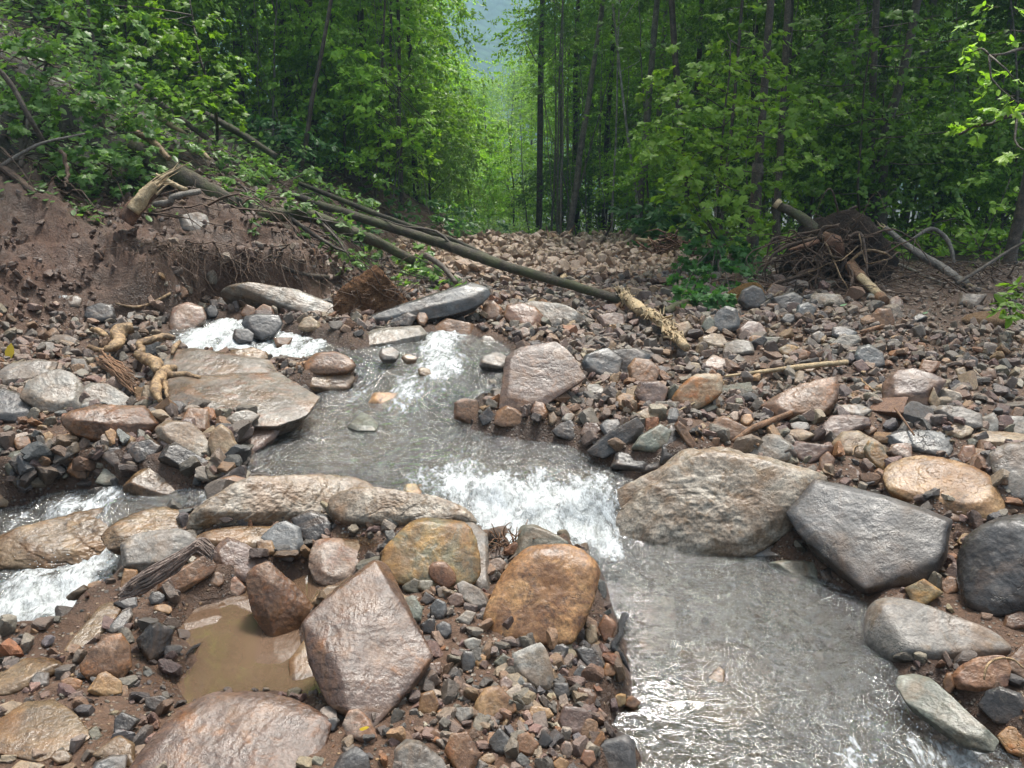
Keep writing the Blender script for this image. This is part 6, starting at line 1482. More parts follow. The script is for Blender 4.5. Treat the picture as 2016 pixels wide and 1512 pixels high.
wood('fallen_log', 'dark muddy log lying on the bare bank at the left edge', 'log', [(-30, 320), (20, 352), (60, 385), (82, 402)], [16, 16, 14, 6], 'root', lift=.05)
wood('broken_branch', 'grey bare branch above the muddy log at the left edge', 'branch', [(8, 345, 6.9), (45, 322, 6.95), (90, 300, 7.0), (170, 282, 7.2)], [8, 7, 6, 3], 'barkgrey', lift=.08)
wood('root', 'dark root lying along the foot of the slope left of the earth ball', 'root', [(530, 518), (570, 540), (620, 552), (668, 550), (680, 525, 7.5)], [6, 8, 9, 9, 5], 'bark', lift=.04)
wood('broken_branch', 'thin dark limb propped in front of the long trunk', 'branch', [(838, 508, 8.2), (870, 530, 8.0), (898, 563, 7.8)], [12, 11, 10], 'bark', lift=.03)
wood('root', 'pale brown root lying across the foot of the mud bank', 'root', [(228, 605), (262, 612), (295, 606), (336, 585)], [4, 6, 6, 5], 'tan', lift=.03)
wood('root', 'orange root curling beside the rust pink rock', 'root', [(940, 607), (952, 622), (975, 629), (1000, 628)], [4, 7, 8, 5], 'orangewood', lift=.06)
for i, pts in enumerate([[(120, 300, 7.0), (135, 350, 6.9), (128, 375, 6.8)], [(110, 380), (150, 400), (200, 425), (260, 440)], [(60, 380), (140, 410), (180, 430)]]):
    wood('root', ['dark upright broken root on the upper mud bank', 'dark root trailing down the mud bank to the torn stub', 'thin root half buried in the upper mud bank'][i], 'root', pts, [8, 7, 4], 'root', lift=.03, wob=.03)
# roots hanging from the undercut bank
rs = np.random.RandomState(40); T = Tubes()
for i in range(230):
    px = 255 + 395 * rs.uniform() ** 1.5 if rs.uniform() < .8 else rs.normal(330, 25); top = hit(px, np.interp(px, [250, 330, 640], [478, 482, 505]) + rs.uniform(-4, 14))
    L = .08 + .6 * rs.uniform() ** 1.6; sw = rs.normal(0.06, .22)
    e = top + np.array([sw + .12 * rs.uniform(), -rs.uniform(.03, .30), -L])
    g = float(G0(e[:1], e[1:2])[0]); e[2] = max(e[2], g - .02)
    m = (top + e) / 2 + np.array([rs.normal() * .09, -.07 - .05 * rs.uniform(), .02 + rs.normal() * .04])
    T.add(smooth_path([top + np.array([0, .05, .02]), m, e], 10, .03, i), .0015 + .008 * rs.uniform() ** 3, .0008, ns=4, closed=False)
for i in range(60):
    px = rs.uniform(285, 330); a = hit(px, rs.uniform(600, 640)); e = a + np.array([rs.normal() * .05, -.05, -rs.uniform(.05, .25)])
    T.add(smooth_path([a + np.array([0, 0, .03]), (a + e) / 2 + np.array([0, -.05, 0]), e], 6, .01, i), .003, .001, ns=4, closed=False)
link('hanging_roots', T.mesh('hanging_roots'), WM['root'], label='fringe of reddish hair roots hanging from the undercut bank', kind='stuff')
# overhanging sod lip on the undercut
for nm, (x0, x1) in {'a': (262, 420), 'b': (400, 640)}.items():
    pass
# earth materials
def earth_mat(name, c1, c2, sc=20, bump=1.0, r=.85):
    t = NT(name); v, _ = t.obj_vec(); n = t.noise(v, sc, 6, .7, .6); n2 = t.noise(v, sc * 4, 4, .7)
    c = t.mix(t.ramp(n, [(.35, 0.0), (.65, 1.0)]), c1, c2); c = t.mix(1.0, c, t.ramp(n2, [(.3, .5), (.7, 1.4)]), 'MULTIPLY')
    return t.surf(t.pbsdf(c, r, t.bump(t.math('ADD', n, n2), bump, .04), .2))
EARTH = earth_mat('earth_red', (.10, .045, .022), (.24, .125, .06)); MOSS = earth_mat('moss_rusty', (.17, .085, .025), (.33, .19, .07), 60, 1.0, .95); DIRT = earth_mat('earth_dark', (.03, .02, .014), (.07, .045, .03))
o = R('Z', 'brown', [(648, 606), (665, 575), (700, 548), (725, 532), (760, 514), (795, 530), (820, 560), (845, 590), (850, 615), (780, 630), (700, 632), (660, 622)], 2.6, 'reddish earth ball of an uprooted tree with hanging rootlets', p=14, rough=.13, lvl=6, cat='root ball', thick=.8, push=.12, lift=.08)
o.data.materials.clear(); o.data.materials.append(EARTH); rb = o; rb.name = 'root_ball'
T = Tubes(); c = np.array(rb.location); rs = np.random.RandomState(12); rad_ = .42
vv = np.array([v.co[:] for v in rb.data.vertices]); 
for i in range(150):
    s = vv[rs.randint(len(vv))]
    if s[1] > .2: continue
    n = s - vv.mean(0); n /= np.linalg.norm(n); L = rs.uniform(.06, .30)
    e = s + n * L * .35 + rs.normal(size=3) * L * .6 + np.array([0, -.03, -.12 * rs.uniform()])
    T.add(smooth_path([s - n * .02, (s + e) / 2 + n * .04, e], 7, .015, i), rs.uniform(.0015, .007), .001, ns=4, closed=False)
link('rootlets', T.mesh('rootlets'), WM['root'], rb)
T = Tubes(); q = np.array([at(685, 586, 6.9), at(700, 584, 6.86), at(735, 582, 6.88)]) - c; T.add(q, .006, .014, ns=6); T.add(np.array([at(690, 605, 6.85), at(695, 590, 6.82), at(715, 584, 6.85)]) - c, .004, .008, ns=5)
link('split_root', T.mesh('split_root'), WM['splinter'], rb)
o = R('E', 'brown', [(330, 160), (345, 110), (400, 70), (500, 36), (560, 42), (588, 90), (578, 150), (500, 182), (380, 180)], 1.6, 'rusty moss covered mound below the ivy bush', p=8, rough=.05, lvl=5, cat='mound', thick=.7, push=.12)
o.data.materials.clear(); o.data.materials.append(MOSS); o.name = 'moss_mound'
o = R('E', 'brown', [(1640, 250), (1680, 215), (1780, 198), (1900, 200), (1960, 240), (1940, 275), (1800, 290), (1700, 275)], 1.0, 'fibrous tan clump in the mud at the right edge', p=8, rough=.07, lvl=5, cat='clump', thick=.6)
o.data.materials.clear(); o.data.materials.append(earth_mat('fibre_tan', (.26, .15, .08), (.42, .28, .17), 45)); o.name = 'fibre_clump'
# root wad on the right
def root_wad(label, cx, cy, Y, Rpx, nroot, seed, extra_pts, mat='root', tw=None):
    rs = np.random.RandomState(seed); c = at(cx, cy, Y); Rm = Rpx / FPX * Y; rt = root('root_wad', c, label, 'root wad')
    V, F = rock_surface(rs.normal(size=(24, 3)) * np.array([.55, .3, .36]) * Rm, 5, 8, .16, seed)
    link('soil', mesh_np('soil', V + np.array([0, .12, -.10 * 1]), F), DIRT, rt)
    T = Tubes(); T2 = Tubes()
    for i in range(nroot):
        a = rs.uniform(0, 6.28); el = rs.normal(-.15, .5); L = Rm * (.4 + 1.3 * rs.uniform() ** 1.6)
        d = np.array([math.cos(a) * math.cos(el), -.45 * abs(math.sin(a)) * math.cos(el), math.sin(el)])
        s = rs.normal(size=3) * Rm * .22; s[1] -= .05
        p1 = s + d * L * .4 + rs.normal(size=3) * .05; p2 = s + d * L * .8 + rs.normal(size=3) * .09 + np.array([0, 0, -.12 * L]); p3 = p2 + rs.normal(size=3) * .08 + np.array([0, 0, -.2 * L])
        r0 = rs.choice([.022, .012, .006], p=[.14, .3, .56]) * (Rm / .5) ** .5
        (T2 if rs.uniform() < .07 else T).add(smooth_path([s, p1, p2, p3], 14, .025, i + seed), r0, r0 * .2, ns=5, rough=.2, closed=False)
    link('roots', T.mesh('roots'), WM[mat], rt); link('pale_roots', T2.mesh('pale_roots'), WM['tan'], rt)
    for nm, m, pts, w in extra_pts:
        P = smooth_path([at(*q) for q in pts], 16, .0) - c; T = Tubes(); wr = np.interp(np.linspace(0, 1, 16), np.linspace(0, 1, len(w)), w) / 2 / FPX * Y
        T.add(P, float(wr.mean()), radii=wr, ns=12, rough=.3, seed=3); link(nm, T.mesh(nm), WM[m], rt)
    return rt
root_wad('overturned root wad with a broken trunk pointing up left, on the right bank', 1640, 512, 8.2, 135, 220, 5,
  [('trunk', 'moss', [(1532, 404, 8.6), (1580, 430, 8.5), (1625, 470, 8.3), (1660, 510, 8.1)], [16, 20, 26, 34]), ('cut_face', 'splinter', [(1526, 399, 8.58), (1534, 405, 8.56)], [18, 19]),
   ('root_collar', 'rootred', [(1620, 466, 8.12), (1640, 480, 8.0), (1655, 505, 8.0)], [24, 38, 20]), ('root', 'root', [(1625, 500, 8.0), (1605, 530, 7.9), (1560, 548, 7.8), (1522, 560, 7.7), (1520, 580, 7.7)], [12, 9, 8, 6, 3]),
   ('root', 'root', [(1612, 470, 8.0), (1622, 450, 8.0), (1650, 444, 7.9)], [8, 10, 4]), ('root', 'rootred', [(1610, 475, 8), (1580, 485, 7.9), (1552, 492, 7.9)], [10, 9, 3]), ('root', 'tan', [(1660, 530, 7.9), (1700, 495, 7.9), (1740, 498, 7.8), (1756, 508, 7.8)], [6, 6, 5, 3])])
wood('fallen_log', 'peeled red and pale log slanting from the root wad to the rubble', 'log', [(1672, 528, 7.9), (1695, 555, 7.7), (1718, 578, 7.5), (1740, 600, 7.3)], [24, 24, 22, 20], 'orangewood', lift=.03, n=14, ns=12, extra=[('peeled_wood', 'splinter', [(rpx([(1693, 551, 7.62), (1712, 570, 7.45), (1735, 592, 7.25)], lift=.03), .045, .045)])])
wood('fallen_log', 'grey log leaning down to the right with a pale broken tip', 'log', [(1742, 455, 8.6), (1800, 500, 8.3), (1850, 530, 8.1), (1905, 568, 7.8)], [10, 14, 16, 16], 'barkgrey', lift=.03, ends=[(0, .12, 5, 'splinter'), (1, .18, 5, 'splinter')])
wood('fallen_branch', 'arched bare branch behind the leaning grey log', 'branch', [(1790, 480, 9.2), (1830, 456, 9.2), (1858, 470, 9.2), (1872, 495, 9.1), (1878, 525, 9.0)], [5, 8, 9, 8, 5], 'barkgrey', lift=.03)
wood('fallen_branch', 'dark thin branch rising to the right edge trunk', 'branch', [(1882, 565, 7.6), (1930, 535, 7.8), (1985, 500, 8.0), (2040, 470, 8.0)], [8, 7, 6, 5], 'bark', lift=.03)
wood('fallen_branch', 'low pale branch on the shaded mud right of the root wad', 'branch', [(1745, 520), (1790, 540), (1830, 560), (1880, 572)], [7, 6, 5, 3], 'barkgrey', lift=.06, wob=.02)
wood('fallen_branch', 'mossy log end hidden in the ivy bush beside the shredded wood', 'log', [(1305, 628, 7.0), (1345, 608, 7.3), (1400, 596, 7.8), (1430, 560, 8.3)], [18, 16, 12, 8], 'moss', lift=.05)
rs = np.random.RandomState(66); T = Tubes()
for i in range(260):
    px, py = rs.uniform(1480, 2010), rs.uniform(500, 590)
    a = hit(px, py); L = rs.uniform(.15, .9); an = rs.uniform(0, 6.28)
    e = a + np.array([math.cos(an) * L, math.sin(an) * L * .6, rs.uniform(0, .25) * L]); T.add(smooth_path([a + np.array([0, 0, .02]), (a + e) / 2 + rs.normal(size=3) * .05 + np.array([0, 0, .06]), e], 8, .02, i), rs.uniform(.003, .011), .0015, ns=4, closed=False)
link('brush', T.mesh('brush'), WM['root'], label='dark tangle of roots and twigs on the shaded mud at the right', kind='stuff')
# brush pile at the edge of the debris field
def brush_pile(label, cx, cy, Y, wpx, hpx, n, seed):
    rs = np.random.RandomState(seed); c = at(cx, cy, Y); W = wpx / FPX * Y / 2; Hh = hpx / FPX * Y / 2; T = Tubes(); T2 = Tubes()
    for i in range(n):
        s = rs.normal(size=3) * np.array([W, W * .6, Hh]) * .42; d = rs.normal(size=3) * np.array([1, .6, .35]); d /= np.linalg.norm(d); L = W * rs.uniform(.3, 1.0)
        (T2 if rs.uniform() < .25 else T).add(smooth_path([s - d * L * .5, s + rs.normal(size=3) * .05, s + d * L * .5], 8, .04, i), rs.uniform(.005, .022), .003, ns=4, closed=False)
    rt = root('brush_pile', c, label, 'brush pile'); link('dark_sticks', T.mesh('dark_sticks'), WM['rootred'], rt); link('pale_sticks', T2.mesh('pale_sticks'), WM['tan'], rt)
brush_pile('tangled brush pile at the right side of the debris field', 1325, 503, 11.6, 120, 74, 260, 4)
brush_pile('small dark red heap of roots at the left end of the debris field', 888, 476, 15.5, 52, 32, 90, 6)
wood('fallen_log', 'yellow barkless log beside the tangled brush pile', 'log', [(1196, 491), (1230, 493), (1288, 490)], [8, 12, 12], 'splinter', lift=.06, n=10)
wood('fallen_log', 'short pale log lying above the yellow barkless one', 'log', [(1252, 478, 13), (1275, 482, 12.9), (1296, 488, 12.8)], [7, 8, 7], 'splinter', lift=.06, n=10)
for i, (pts, w, m, lb) in enumerate([
  ([(912, 484), (950, 482), (1002, 480)], [5, 6, 3], 'splinter', 'long pale stick across the far left of the debris field'), ([(955, 490), (990, 486), (1012, 478)], [3, 5, 4], 'splinter', 'second pale stick lying close to the long one'),
  ([(1082, 478), (1078, 462, 17), (1075, 450, 17)], [5, 5, 2], 'orangewood', 'orange split stick upright before the far trunks'), ([(1112, 474), (1122, 462, 17), (1132, 448, 17)], [4, 5, 2], 'orangewood', 'orange split stick leaning against the pale grey trunk'),
  ([(1100, 566), (1108, 556), (1116, 543)], [4, 14, 3], 'splinter', 'pale wedge of wood standing on the debris field'), ([(1008, 545), (1040, 556)], [5, 6], 'orangewood', 'orange slab of wood on the debris field left of the long trunk'),
  ([(1190, 470), (1200, 455, 16), (1205, 440, 16)], [5, 4, 2], 'root', 'dark broken stem upright at the far edge of the debris field')]):
    wood('stick', lb, 'stick', pts, w, m, lift=.05, n=8, ns=5)
# sticks on the right bank
wood('wood_plank', 'long yellow splintered plank lying over the right rubble', 'plank', [(352, 614, 5.05), (600, 582, 5.1), (800, 556, 5.15), (1025, 534, 5.2)], [5, 9, 12, 11], 'splinter', 'E', lift=.06, n=20, ns=6, rough=.25)
wood('wood_splinter', 'thin yellow splinter leaning under the banded rock', 'splinter', [(88, 802), (200, 748), (290, 700), (345, 640)], [3, 5, 5, 3], 'splinter', 'E', lift=.05, n=12, ns=5)
wood('stick', 'orange brown broken stick pointing at the huge pale boulder', 'stick', [(392, 985), (480, 925), (560, 885), (712, 822)], [9, 13, 14, 11], 'orangewood', 'E', lift=.06, n=16, rough=.4)
wood('stick', 'thin dark red stick standing among the flat slate slab', 'stick', [(1280, 815), (1330, 880), (1388, 968)], [4, 5, 4], 'orangewood', 'E', lift=.08, n=8, ns=6)
wood('stick', 'thin tan rootlet left of the purple topped block', 'root', [(1102, 620), (1150, 670), (1230, 725)], [3, 4, 3], 'tan', 'E', lift=.05, n=10, ns=5, wob=.01)
wood('stick', 'dark red bark piece over the pale flat stone', 'bark piece', [(1098, 362), (1150, 350), (1225, 322)], [5, 10, 3], 'orangewood', 'E', lift=.06, n=8)
wood('root', 'curly tan rootlet near the angular dark slab', 'root', [(1055, 1050), (1065, 1005), (1100, 990), (1128, 995)], [2, 3, 3, 2], 'tan', 'E', lift=.05, n=10, ns=5)
wood('root', 'pale root looping around the black stone at the right edge', 'root', [(1800, 960), (1815, 890), (1870, 855), (1940, 862), (1990, 905)], [4, 6, 6, 6, 4], 'tan', 'H', lift=.10, n=16, ns=6)
# left side: stripped twisted roots
CROPS['K'] = (150, 640, 6.72)
wood('stripped_root', 'fat stripped tan root bent like an elbow at the left', 'root', [(780, 225), (640, 260), (560, 330), (600, 410), (480, 500), (430, 500)], [22, 30, 26, 22, 19, 12], 'tan', 'K', lift=.10, n=22, ns=14, rough=.6)
wood('stripped_root', 'short stripped tan root left of the elbow shaped one', 'root', [(210, 185), (300, 200), (380, 250), (430, 290)], [8, 12, 13, 8], 'tan', 'K', lift=.07, n=14, ns=10, rough=.5)
wood('stripped_root', 'small tan root knuckle under the short one', 'root', [(190, 400), (260, 430), (350, 450), (400, 440)], [9, 10, 9, 7], 'tan', 'K', lift=.06, n=12, ns=10, rough=.4)
wood('stripped_root', 'knobbly yellow tan root with loops beside the bedrock hump', 'root', [(1330, 380), (1180, 360), (1060, 400), (940, 430), (860, 470), (900, 560), (830, 620), (960, 670), (1080, 740), (1100, 850)], [10, 14, 15, 18, 12, 14, 14, 24, 28, 14], 'tan', 'K', lift=.11, n=34, ns=12, rough=.65)
wood('stripped_root', 'tan root shaped like a bent leg in front of the grey bedrock', 'root', [(1340, 770), (1230, 810), (1150, 900), (1085, 1010), (1090, 1120), (1140, 1240)], [12, 22, 26, 24, 20, 10], 'tan', 'K', lift=.10, n=26, ns=12, rough=.5,
     extra=[('side_root', 'tan', [(rpx([(1200, 860), (1300, 900), (1440, 885), (1560, 910), (1660, 935)], 'K', 14, .11, .004), .032, .012), (rpx([(1200, 980), (1215, 1080), (1235, 1190)], 'K', 8, .1), .018, .008)])])
wood('stripped_root', 'small upright tan root tip by the dark hole', 'root', [(1300, 650), (1330, 560), (1395, 480)], [6, 12, 8], 'tan', 'K', lift=.13, n=10, ns=10)
rs = np.random.RandomState(3); T = Tubes(); b0 = wp(560, 740, None, .05, 'K')
for i in range(46):
    o1 = rs.normal(size=2) * 40; o2 = rs.normal(size=2) * np.array([45, 60])
    P = rpx([(380 + o1[0], 590 + o1[1]), (560 + (o1[0] + o2[0]) / 2, 760 + o2[1] * .6), (770 + o2[0], 930 + o2[1])], 'K', 8, .05 + .05 * rs.uniform(), .012, i); T.add(P - b0, rs.uniform(.003, .011), .002, ns=5, closed=False)
link('bark_fibres', T.mesh('bark_fibres'), WM['orangewood'], label='bundle of torn orange bark fibres between the grey boulder and the tan roots', cat='bark fibres', loc=tuple(b0))
for box, lb in (((780, 210, 1140, 400), 'charred black lump behind the knobbly tan root'), ((960, 440, 1290, 690), 'charred black hollow lump under the knobbly tan root')):
    o = Bx('K', 'black', box, .8, lb, cat='burnt wood'); o.name = 'charred_wood'; o.data.materials.clear(); o.data.materials.append(WM['charred'])
# bark strip, wood pieces, black stick
rs = np.random.RandomState(9); T = Tubes(); b0 = wp(950, 340, None, .1, 'F'); cp = [(700, 478), (760, 445), (840, 400), (950, 335), (1060, 262), (1125, 205), (1205, 262)]
for i in range(60):
    off = rs.uniform(-1, 1); pts = [(x + off * 18 * math.sin(k), y + off * (12 + 26 * math.sin(min(k, 5) / 5 * 3.1))) for k, (x, y) in enumerate(cp)]
    P = np.array([at(*fp('F', *q), 2.42 + .01 * k) for k, q in enumerate(pts)]); P[:, 2] += .012 * np.sin(i * 1.7); P[:, 1] += rs.normal() * .008
    T.add(smooth_path(P, 26, .010, i) - b0, rs.uniform(.003, .0075), .002, ns=5, closed=False)
link('bark_strip', T.mesh('bark_strip'), WM['barkstrip'], label='pale wrinkled strip of bark draped like cloth over the dark brown slab', cat='bark strip', loc=tuple(b0))
wood('wood_chunk', 'dark sawn looking wood chunk between the olive and orange boulders', 'wood chunk', [(1000, 245), (1060, 235), (1125, 215)], [22, 27, 29], 'root', 'G', lift=.07, n=8, ns=12)
rs = np.random.RandomState(19); T = Tubes(); b0 = wp(1150, 250, None, .04, 'G')
for i in range(40):
    a = b0 + rs.normal(size=3) * np.array([.035, .03, .02]); e = a + rs.normal(size=3) * .05; T.add(smooth_path([a, (a + e) / 2 + rs.normal(size=3) * .02, e], 6, .004, i) - b0, .003, .002, ns=4)
link('wood_shavings', T.mesh('wood_shavings'), WM['orangewood'], label='orange curled shavings beside the dark wood chunk', cat='shavings', loc=tuple(b0))
wood('stick', 'black wet crooked stick at the edge of the lower pool', 'stick', [(1815, 672), (1790, 720), (1785, 790), (1745, 850), (1790, 910), (1840, 998)], [16, 15, 13, 15, 14, 3], 'charred', 'G', lift=.05, n=20, ns=9, rough=.5)
wood('stick', 'small broken wood bit in the wet sand beside the brown puddle', 'stick', [(1060, 860), (1100, 820), (1160, 790)], [4, 8, 5], 'charred', 'F', lift=.02, n=8, ns=6)
# single fallen leaves
def lone_leaf(px, py, crop, size, col, label, tilt=(0.2, 0.1, 0), tm=None, lift=.02):
    T_, F_ = tm or OVAL; p = wp(px, py, None, lift, crop)
    nm = 'leaf_' + col; m = LONE[col]
    o = link('fallen_leaf', mesh_np('fallen_leaf', T_ * size, F_, {'tint': np.full(len(T_), .5)}, smooth=False), m, label=label, cat='leaf', loc=tuple(p)); o.rotation_euler = tilt
LONE = {'yellow': leaf_mat('leaf_yellow', (.60, .42, .03), (.65, .48, .05)), 'green': leaf_mat('leaf_wet_green', (.16, .30, .16), (.20, .36, .20)), 'orange': leaf_mat('leaf_orange', (.5, .28, .08), (.5, .3, .1))}
lone_leaf(45, 425, 'C', .11, 'yellow', 'yellow leaf standing upright at the left edge', (1.2, .2, .3), lift=.0)
lone_leaf(650, 1320, 'C', .085, 'green', 'pale green wet leaf on the left ledge', (.3, 0, .4), PALM, .05)
lone_leaf(590, 1310, 'C', .07, 'green', 'smaller pale green leaf touching the wet one on the left ledge', (.3, .1, 1.4), PALM, .05)
lone_leaf(315, 1338, 'G', .035, 'yellow', 'tiny yellow leaf on the speckled pink stone', (.5, .1, -1.9), None, .05)
lone_leaf(985, 225, 'E', .07, 'green', 'green leaf lying below the cream rock on the right bank', (.3, .1, -1.2), None, .08)
lone_leaf(1440, 250, 'E', .06, 'green', 'small green leaf beside the pale blue flat stone', (.3, .1, -1.2), None, .05)
# little pools lying on the rocks
for pts, z, lb in (([(662, 1050), (690, 1030), (740, 1016), (795, 1020), (775, 1058), (740, 1070), (680, 1066)], .105, 'small still pool on the flat rock behind the pinkish boulder'), ([(962, 1128), (985, 1118), (1002, 1150), (985, 1180), (962, 1185)], .03, 'tiny pool between the olive and orange boulders')):
    V = np.array([on_z(a, b_, z) for a, b_ in pts]); F = np.array([list(range(len(V)))])
    if np.cross(V[1] - V[0], V[2] - V[0])[2] < 0: F = F[:, ::-1]
    n = len(V); me = mesh_np('pool_water', V, F, {'foam': np.zeros(n), 'depth': np.full(n, .3), 'calm': np.full(n, .95)})
    link('pool_water', me, POOL_M, kind='structure')
# ------------------------------------------------------------------ gravel (stuff)
PAL = np.array([.90, .80, .72]) * np.array([(.13, .115, .10), (.20, .18, .155), (.085, .08, .08), (.15, .105, .09), (.20, .13, .085), (.30, .20, .11), (.33, .30, .26), (.24, .12, .06), (.14, .145, .15), (.18, .17, .15), (.27, .22, .16), (.17, .12, .105), (.115, .10, .09), (.22, .175, .14)])
PW = np.array([3, 2.5, 2.6, 3.5, 3.6, 1.5, .9, 1.1, 1.2, 2.5, 1.8, 3.6, 3, 2.6]); PW /= PW.sum()
def stone_templates(lvl, n=20):
    T = []
    for i in range(n):
        rs = np.random.RandomState(300 + i)
        V, F = rock_surface(None, lvl, 28, .015, 80 + i, 0, planes=slab_planes(rs))
        T.append(V)
    return T, F
def gravel(name, x, y, s, lvl, label, seed, sink=.25, pile=0.0, mute=None, mcol=(.17, .125, .095)):
    rs = np.random.RandomState(seed); N = len(x)
    T, F = stone_templates(lvl); nv = len(T[0])
    z = G0(x, y) + fine_noise(x, y)
    q = rs.normal(size=(N, 4)); q[:, 0] += 2.0; q /= np.linalg.norm(q, axis=1)[:, None]
    a = rs.uniform(0, 2 * np.pi, N)
    w, i, j, k = q[:, 0], q[:, 1] * .8, q[:, 2] * .8, q[:, 3] * 0
    nn = np.sqrt(w * w + i * i + j * j); w, i, j = w / nn, i / nn, j / nn
    Rm = np.stack([np.stack([1 - 2 * (j * j), 2 * i * j, 2 * j * w], -1), np.stack([2 * i * j, 1 - 2 * i * i, -2 * i * w], -1), np.stack([-2 * j * w, 2 * i * w, 1 - 2 * (i * i + j * j)], -1)], 1)
    ca, sa = np.cos(a), np.sin(a); Z = np.zeros(N); O = np.ones(N)
    Rz = np.stack([np.stack([ca, -sa, Z], -1), np.stack([sa, ca, Z], -1), np.stack([Z, Z, O], -1)], 1)
    Rm = np.einsum('nij,njk->nik', Rm, Rz)
    tid = rs.randint(len(T), size=N)
    TV = np.stack(T)[tid] * s[:, None, None] * 0.5
    V = np.einsum('nij,nvj->nvi', Rm, TV)
    V[..., 0] += x[:, None]; V[..., 1] += y[:, None]; V[..., 2] += (z + s * (0.5 - sink) * .45 + pile * rs.uniform(0, 1, N) ** 2 * s)[:, None]
    FF = (F[None] + (np.arange(N) * nv)[:, None, None]).reshape(-1, 3)
    c = PAL[rs.choice(len(PAL), N, p=PW)] * rs.uniform(.75, 1.2, (N, 1)) * (1 + rs.uniform(-.06, .06, (N, 3)))
    if mute is not None:
        mw = mute[:, None] if np.ndim(mute) else mute
        c = c * (1 - mw) + np.array(mcol) * mw
    c = c * (1 - .45 * (1 - sstep(.02, .16, water_sd(x, y))))[:, None]
    cols = np.repeat(c, nv, 0)
    return link(name, mesh_np(name, V.reshape(-1, 3), FF, {'col': cols}, smooth=False), GRM, label=label, kind='stuff')
def sample(N, y0, y1, u0, u1, seed, power=1.0):
    rs = np.random.RandomState(seed)
    y = y0 * (y1 / y0) ** (rs.uniform(0, 1, N) ** power)
    x = rs.uniform(u0, u1, N) * (y + 0.3)
    return x, y, rs
RB = np.array([(a, b, r) for a, b, r, _ in ROCK_BLOCK])
def free(x, y, f=.55):
    ok = np.ones(len(x), bool)
    for a, b, I in ROCK_ELL:
        dx, dy = x - a, y - b
        ok &= (I[0, 0] * dx * dx + 2 * I[0, 1] * dx * dy + I[1, 1] * dy * dy) > (f * 2.6) ** 2
    return ok
# near gravel
x, y, rs = sample(36000, 1.5, 4.6, -.80, .95, 11)
sd = water_sd(x, y); d, _ = toe_dist(x, y)
dens = np.ones(len(x)) * .55
dens *= np.where(sd < 0.03, .06, 1)
pu = fbm(np.stack([x * 1.5, y * 1.5, x * 0], -1), 3)
dens *= np.clip(.8 + pu * 1.6, .25, 1.2)
lm = (x < -.35) & (y < 2.9); dens = np.where(lm, dens * .45, dens)
keep = (rs.uniform(size=len(x)) < dens) & (d < 0.1) & free(x, y, .5); x, y = x[keep], y[keep]
s = 0.008 + 0.050 * rs.uniform(size=len(x)) ** 3.6 + 0.014 * rs.uniform(size=len(x)) * (rs.uniform(size=len(x)) < .35)
s *= np.clip(.55 + y * .28, .9, 1.8)
big = s > .024
gravel('gravel', x[big], y[big], s[big], 3, 'coarse mixed gravel between the foreground boulders', 1, .35, .3)
gravel('gravel', x[~big], y[~big], s[~big], 2, 'fine mixed gravel between the foreground boulders', 2, .35, .25)
# stones on the bed of the stream
x, y, rs = sample(16000, 1.5, 7.5, -.55, .7, 31)
sd = water_sd(x, y); keep = (sd < -.05) & (rs.uniform(size=len(x)) < .55) & free(x, y, .6); x, y = x[keep], y[keep]
s = (.012 + .07 * rs.uniform(size=len(x)) ** 2.5) * np.clip(y / 4, .7, 1.3)
gravel('gravel', x, y, s, 2, 'stones lying on the bed of the stream under the water', 9, .3, 0.0)
# mid ground rubble
x, y, rs = sample(46000, 4.2, 11.5, -.76, .92, 12)
sd = water_sd(x, y); d, _ = toe_dist(x, y)
pu = fbm(np.stack([x * .9, y * .9, x * 0], -1), 3)
fo = forest_amount(x, y)
dens = np.clip(.75 + pu * 1.2, .15, 1) * (1 - fo * .97)
dens *= np.where(sd < 0.07, .02, 1) * np.where(d > .25, .05, 1)
mud = sstep(.34, .5, x / (y + .3)) * sstep(5.3, 6.6, y); dens *= 1 - .35 * mud
keep = (rs.uniform(size=len(x)) < dens) & free(x, y, .5); x, y = x[keep], y[keep]; mud = mud[keep]
s = (0.016 + 0.085 * rs.uniform(size=len(x)) ** 2.9) * np.clip(y / 6.0, .8, 1.1) * (1 - .45 * mud)
big = s > .05
gravel('rubble', x[big], y[big], s[big], 3, 'angular broken rubble heaped beside the stream', 3, .25, .45, .15 + .55 * mud[big], (.25, .18, .13))
gravel('rubble', x[~big], y[~big], s[~big], 2, 'small broken rubble spread beside the stream', 4, .25, .4, .2 + .55 * mud[~big], (.25, .18, .13))
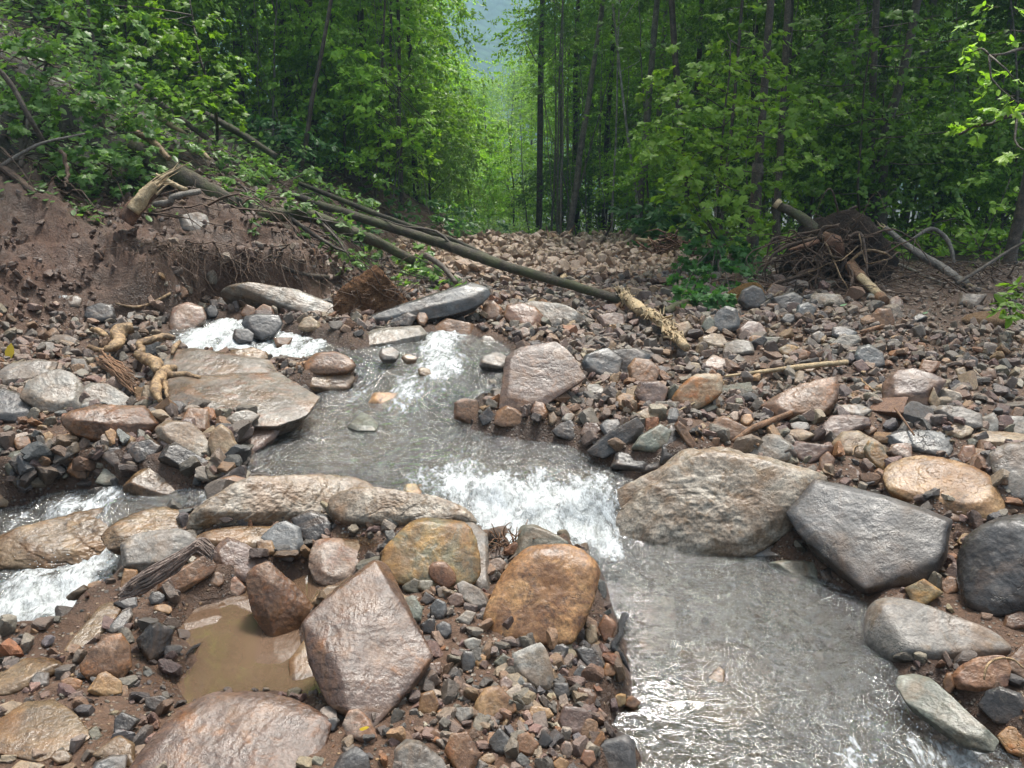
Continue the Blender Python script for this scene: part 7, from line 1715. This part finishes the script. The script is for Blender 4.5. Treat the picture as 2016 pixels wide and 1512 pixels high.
# clods on the raw bank
x, y, rs = sample(26000, 5.2, 13, -.95, -.05, 41)
d, _ = toe_dist(x, y); pu = fbm(np.stack([x * 1.3, y * 1.3, x * 0], -1), 3)
keep = (d > .02) & (d < 2.0) & (rs.uniform(size=len(x)) < np.clip(.35 + pu * 1.6, 0, .9)) & free(x, y, .6); x, y = x[keep], y[keep]
s = .014 + .085 * rs.uniform(size=len(x)) ** 3.5
gravel('mud_clods', x, y, s, 2, 'wet brown clods of earth on the raw left bank', 19, .45, .1, .93 + 0 * x, (.085, .045, .028))
# broken stones banked above the left branch of the stream
rs = np.random.RandomState(51); pts = np.array([hit(rs.uniform(-40, 500), rs.uniform(872, 985))[:2] for _ in range(620)])
x, y = pts[:, 0] + rs.normal(size=620) * .03, pts[:, 1] + rs.normal(size=620) * .05
keep = (water_sd(x, y) > .0) & free(x, y, .6); x, y = x[keep], y[keep]
gravel('rubble', x, y, .03 + .09 * rs.uniform(size=len(x)) ** 2, 3, 'broken stones banked above the left branch of the stream', 52, .25, .4)
# far debris field
x, y, rs = sample(34000, 9.5, 21, -.14, .36, 13)
d, _ = toe_dist(x, y); fo = forest_amount(x, y)
keep = (rs.uniform(size=len(x)) < (.8 * (1 - fo * .9))) & (d < .35) & free(x, y, .5); x, y = x[keep], y[keep]
s = (0.026 + 0.15 * rs.uniform(size=len(x)) ** 5)
gravel('rubble', x, y, s, 2, 'pinkish brown rubble of the far debris field', 5, .2, .8, .6 + 0 * x, (.40, .275, .19))

# bigger angular blocks packed into the right bank
x, y, rs = sample(5200, 3.2, 10.5, -.66, .80, 14)
sd = water_sd(x, y); d, _ = toe_dist(x, y); fo = forest_amount(x, y)
u = x / (y + .3)
dens = np.where(u > .12, .16, .05) * (1 - fo) * np.where(sd < .04, 0, 1) * (d < .1)
dens *= (1 - .92 * sstep(.36, .50, u) * sstep(5.4, 6.4, y)) * (1 - .8 * sstep(7.5, 8.5, y))
keep = (rs.uniform(size=len(x)) < dens) & free(x, y, .75); x, y = x[keep], y[keep]
s = (.06 + .10 * rs.uniform(size=len(x)) ** 1.8) * np.clip(y / 6, .75, 1.25)
gravel('rubble', x, y, s, 3, 'fist sized broken blocks packed between the larger rocks', 6, .3, .35, .1)
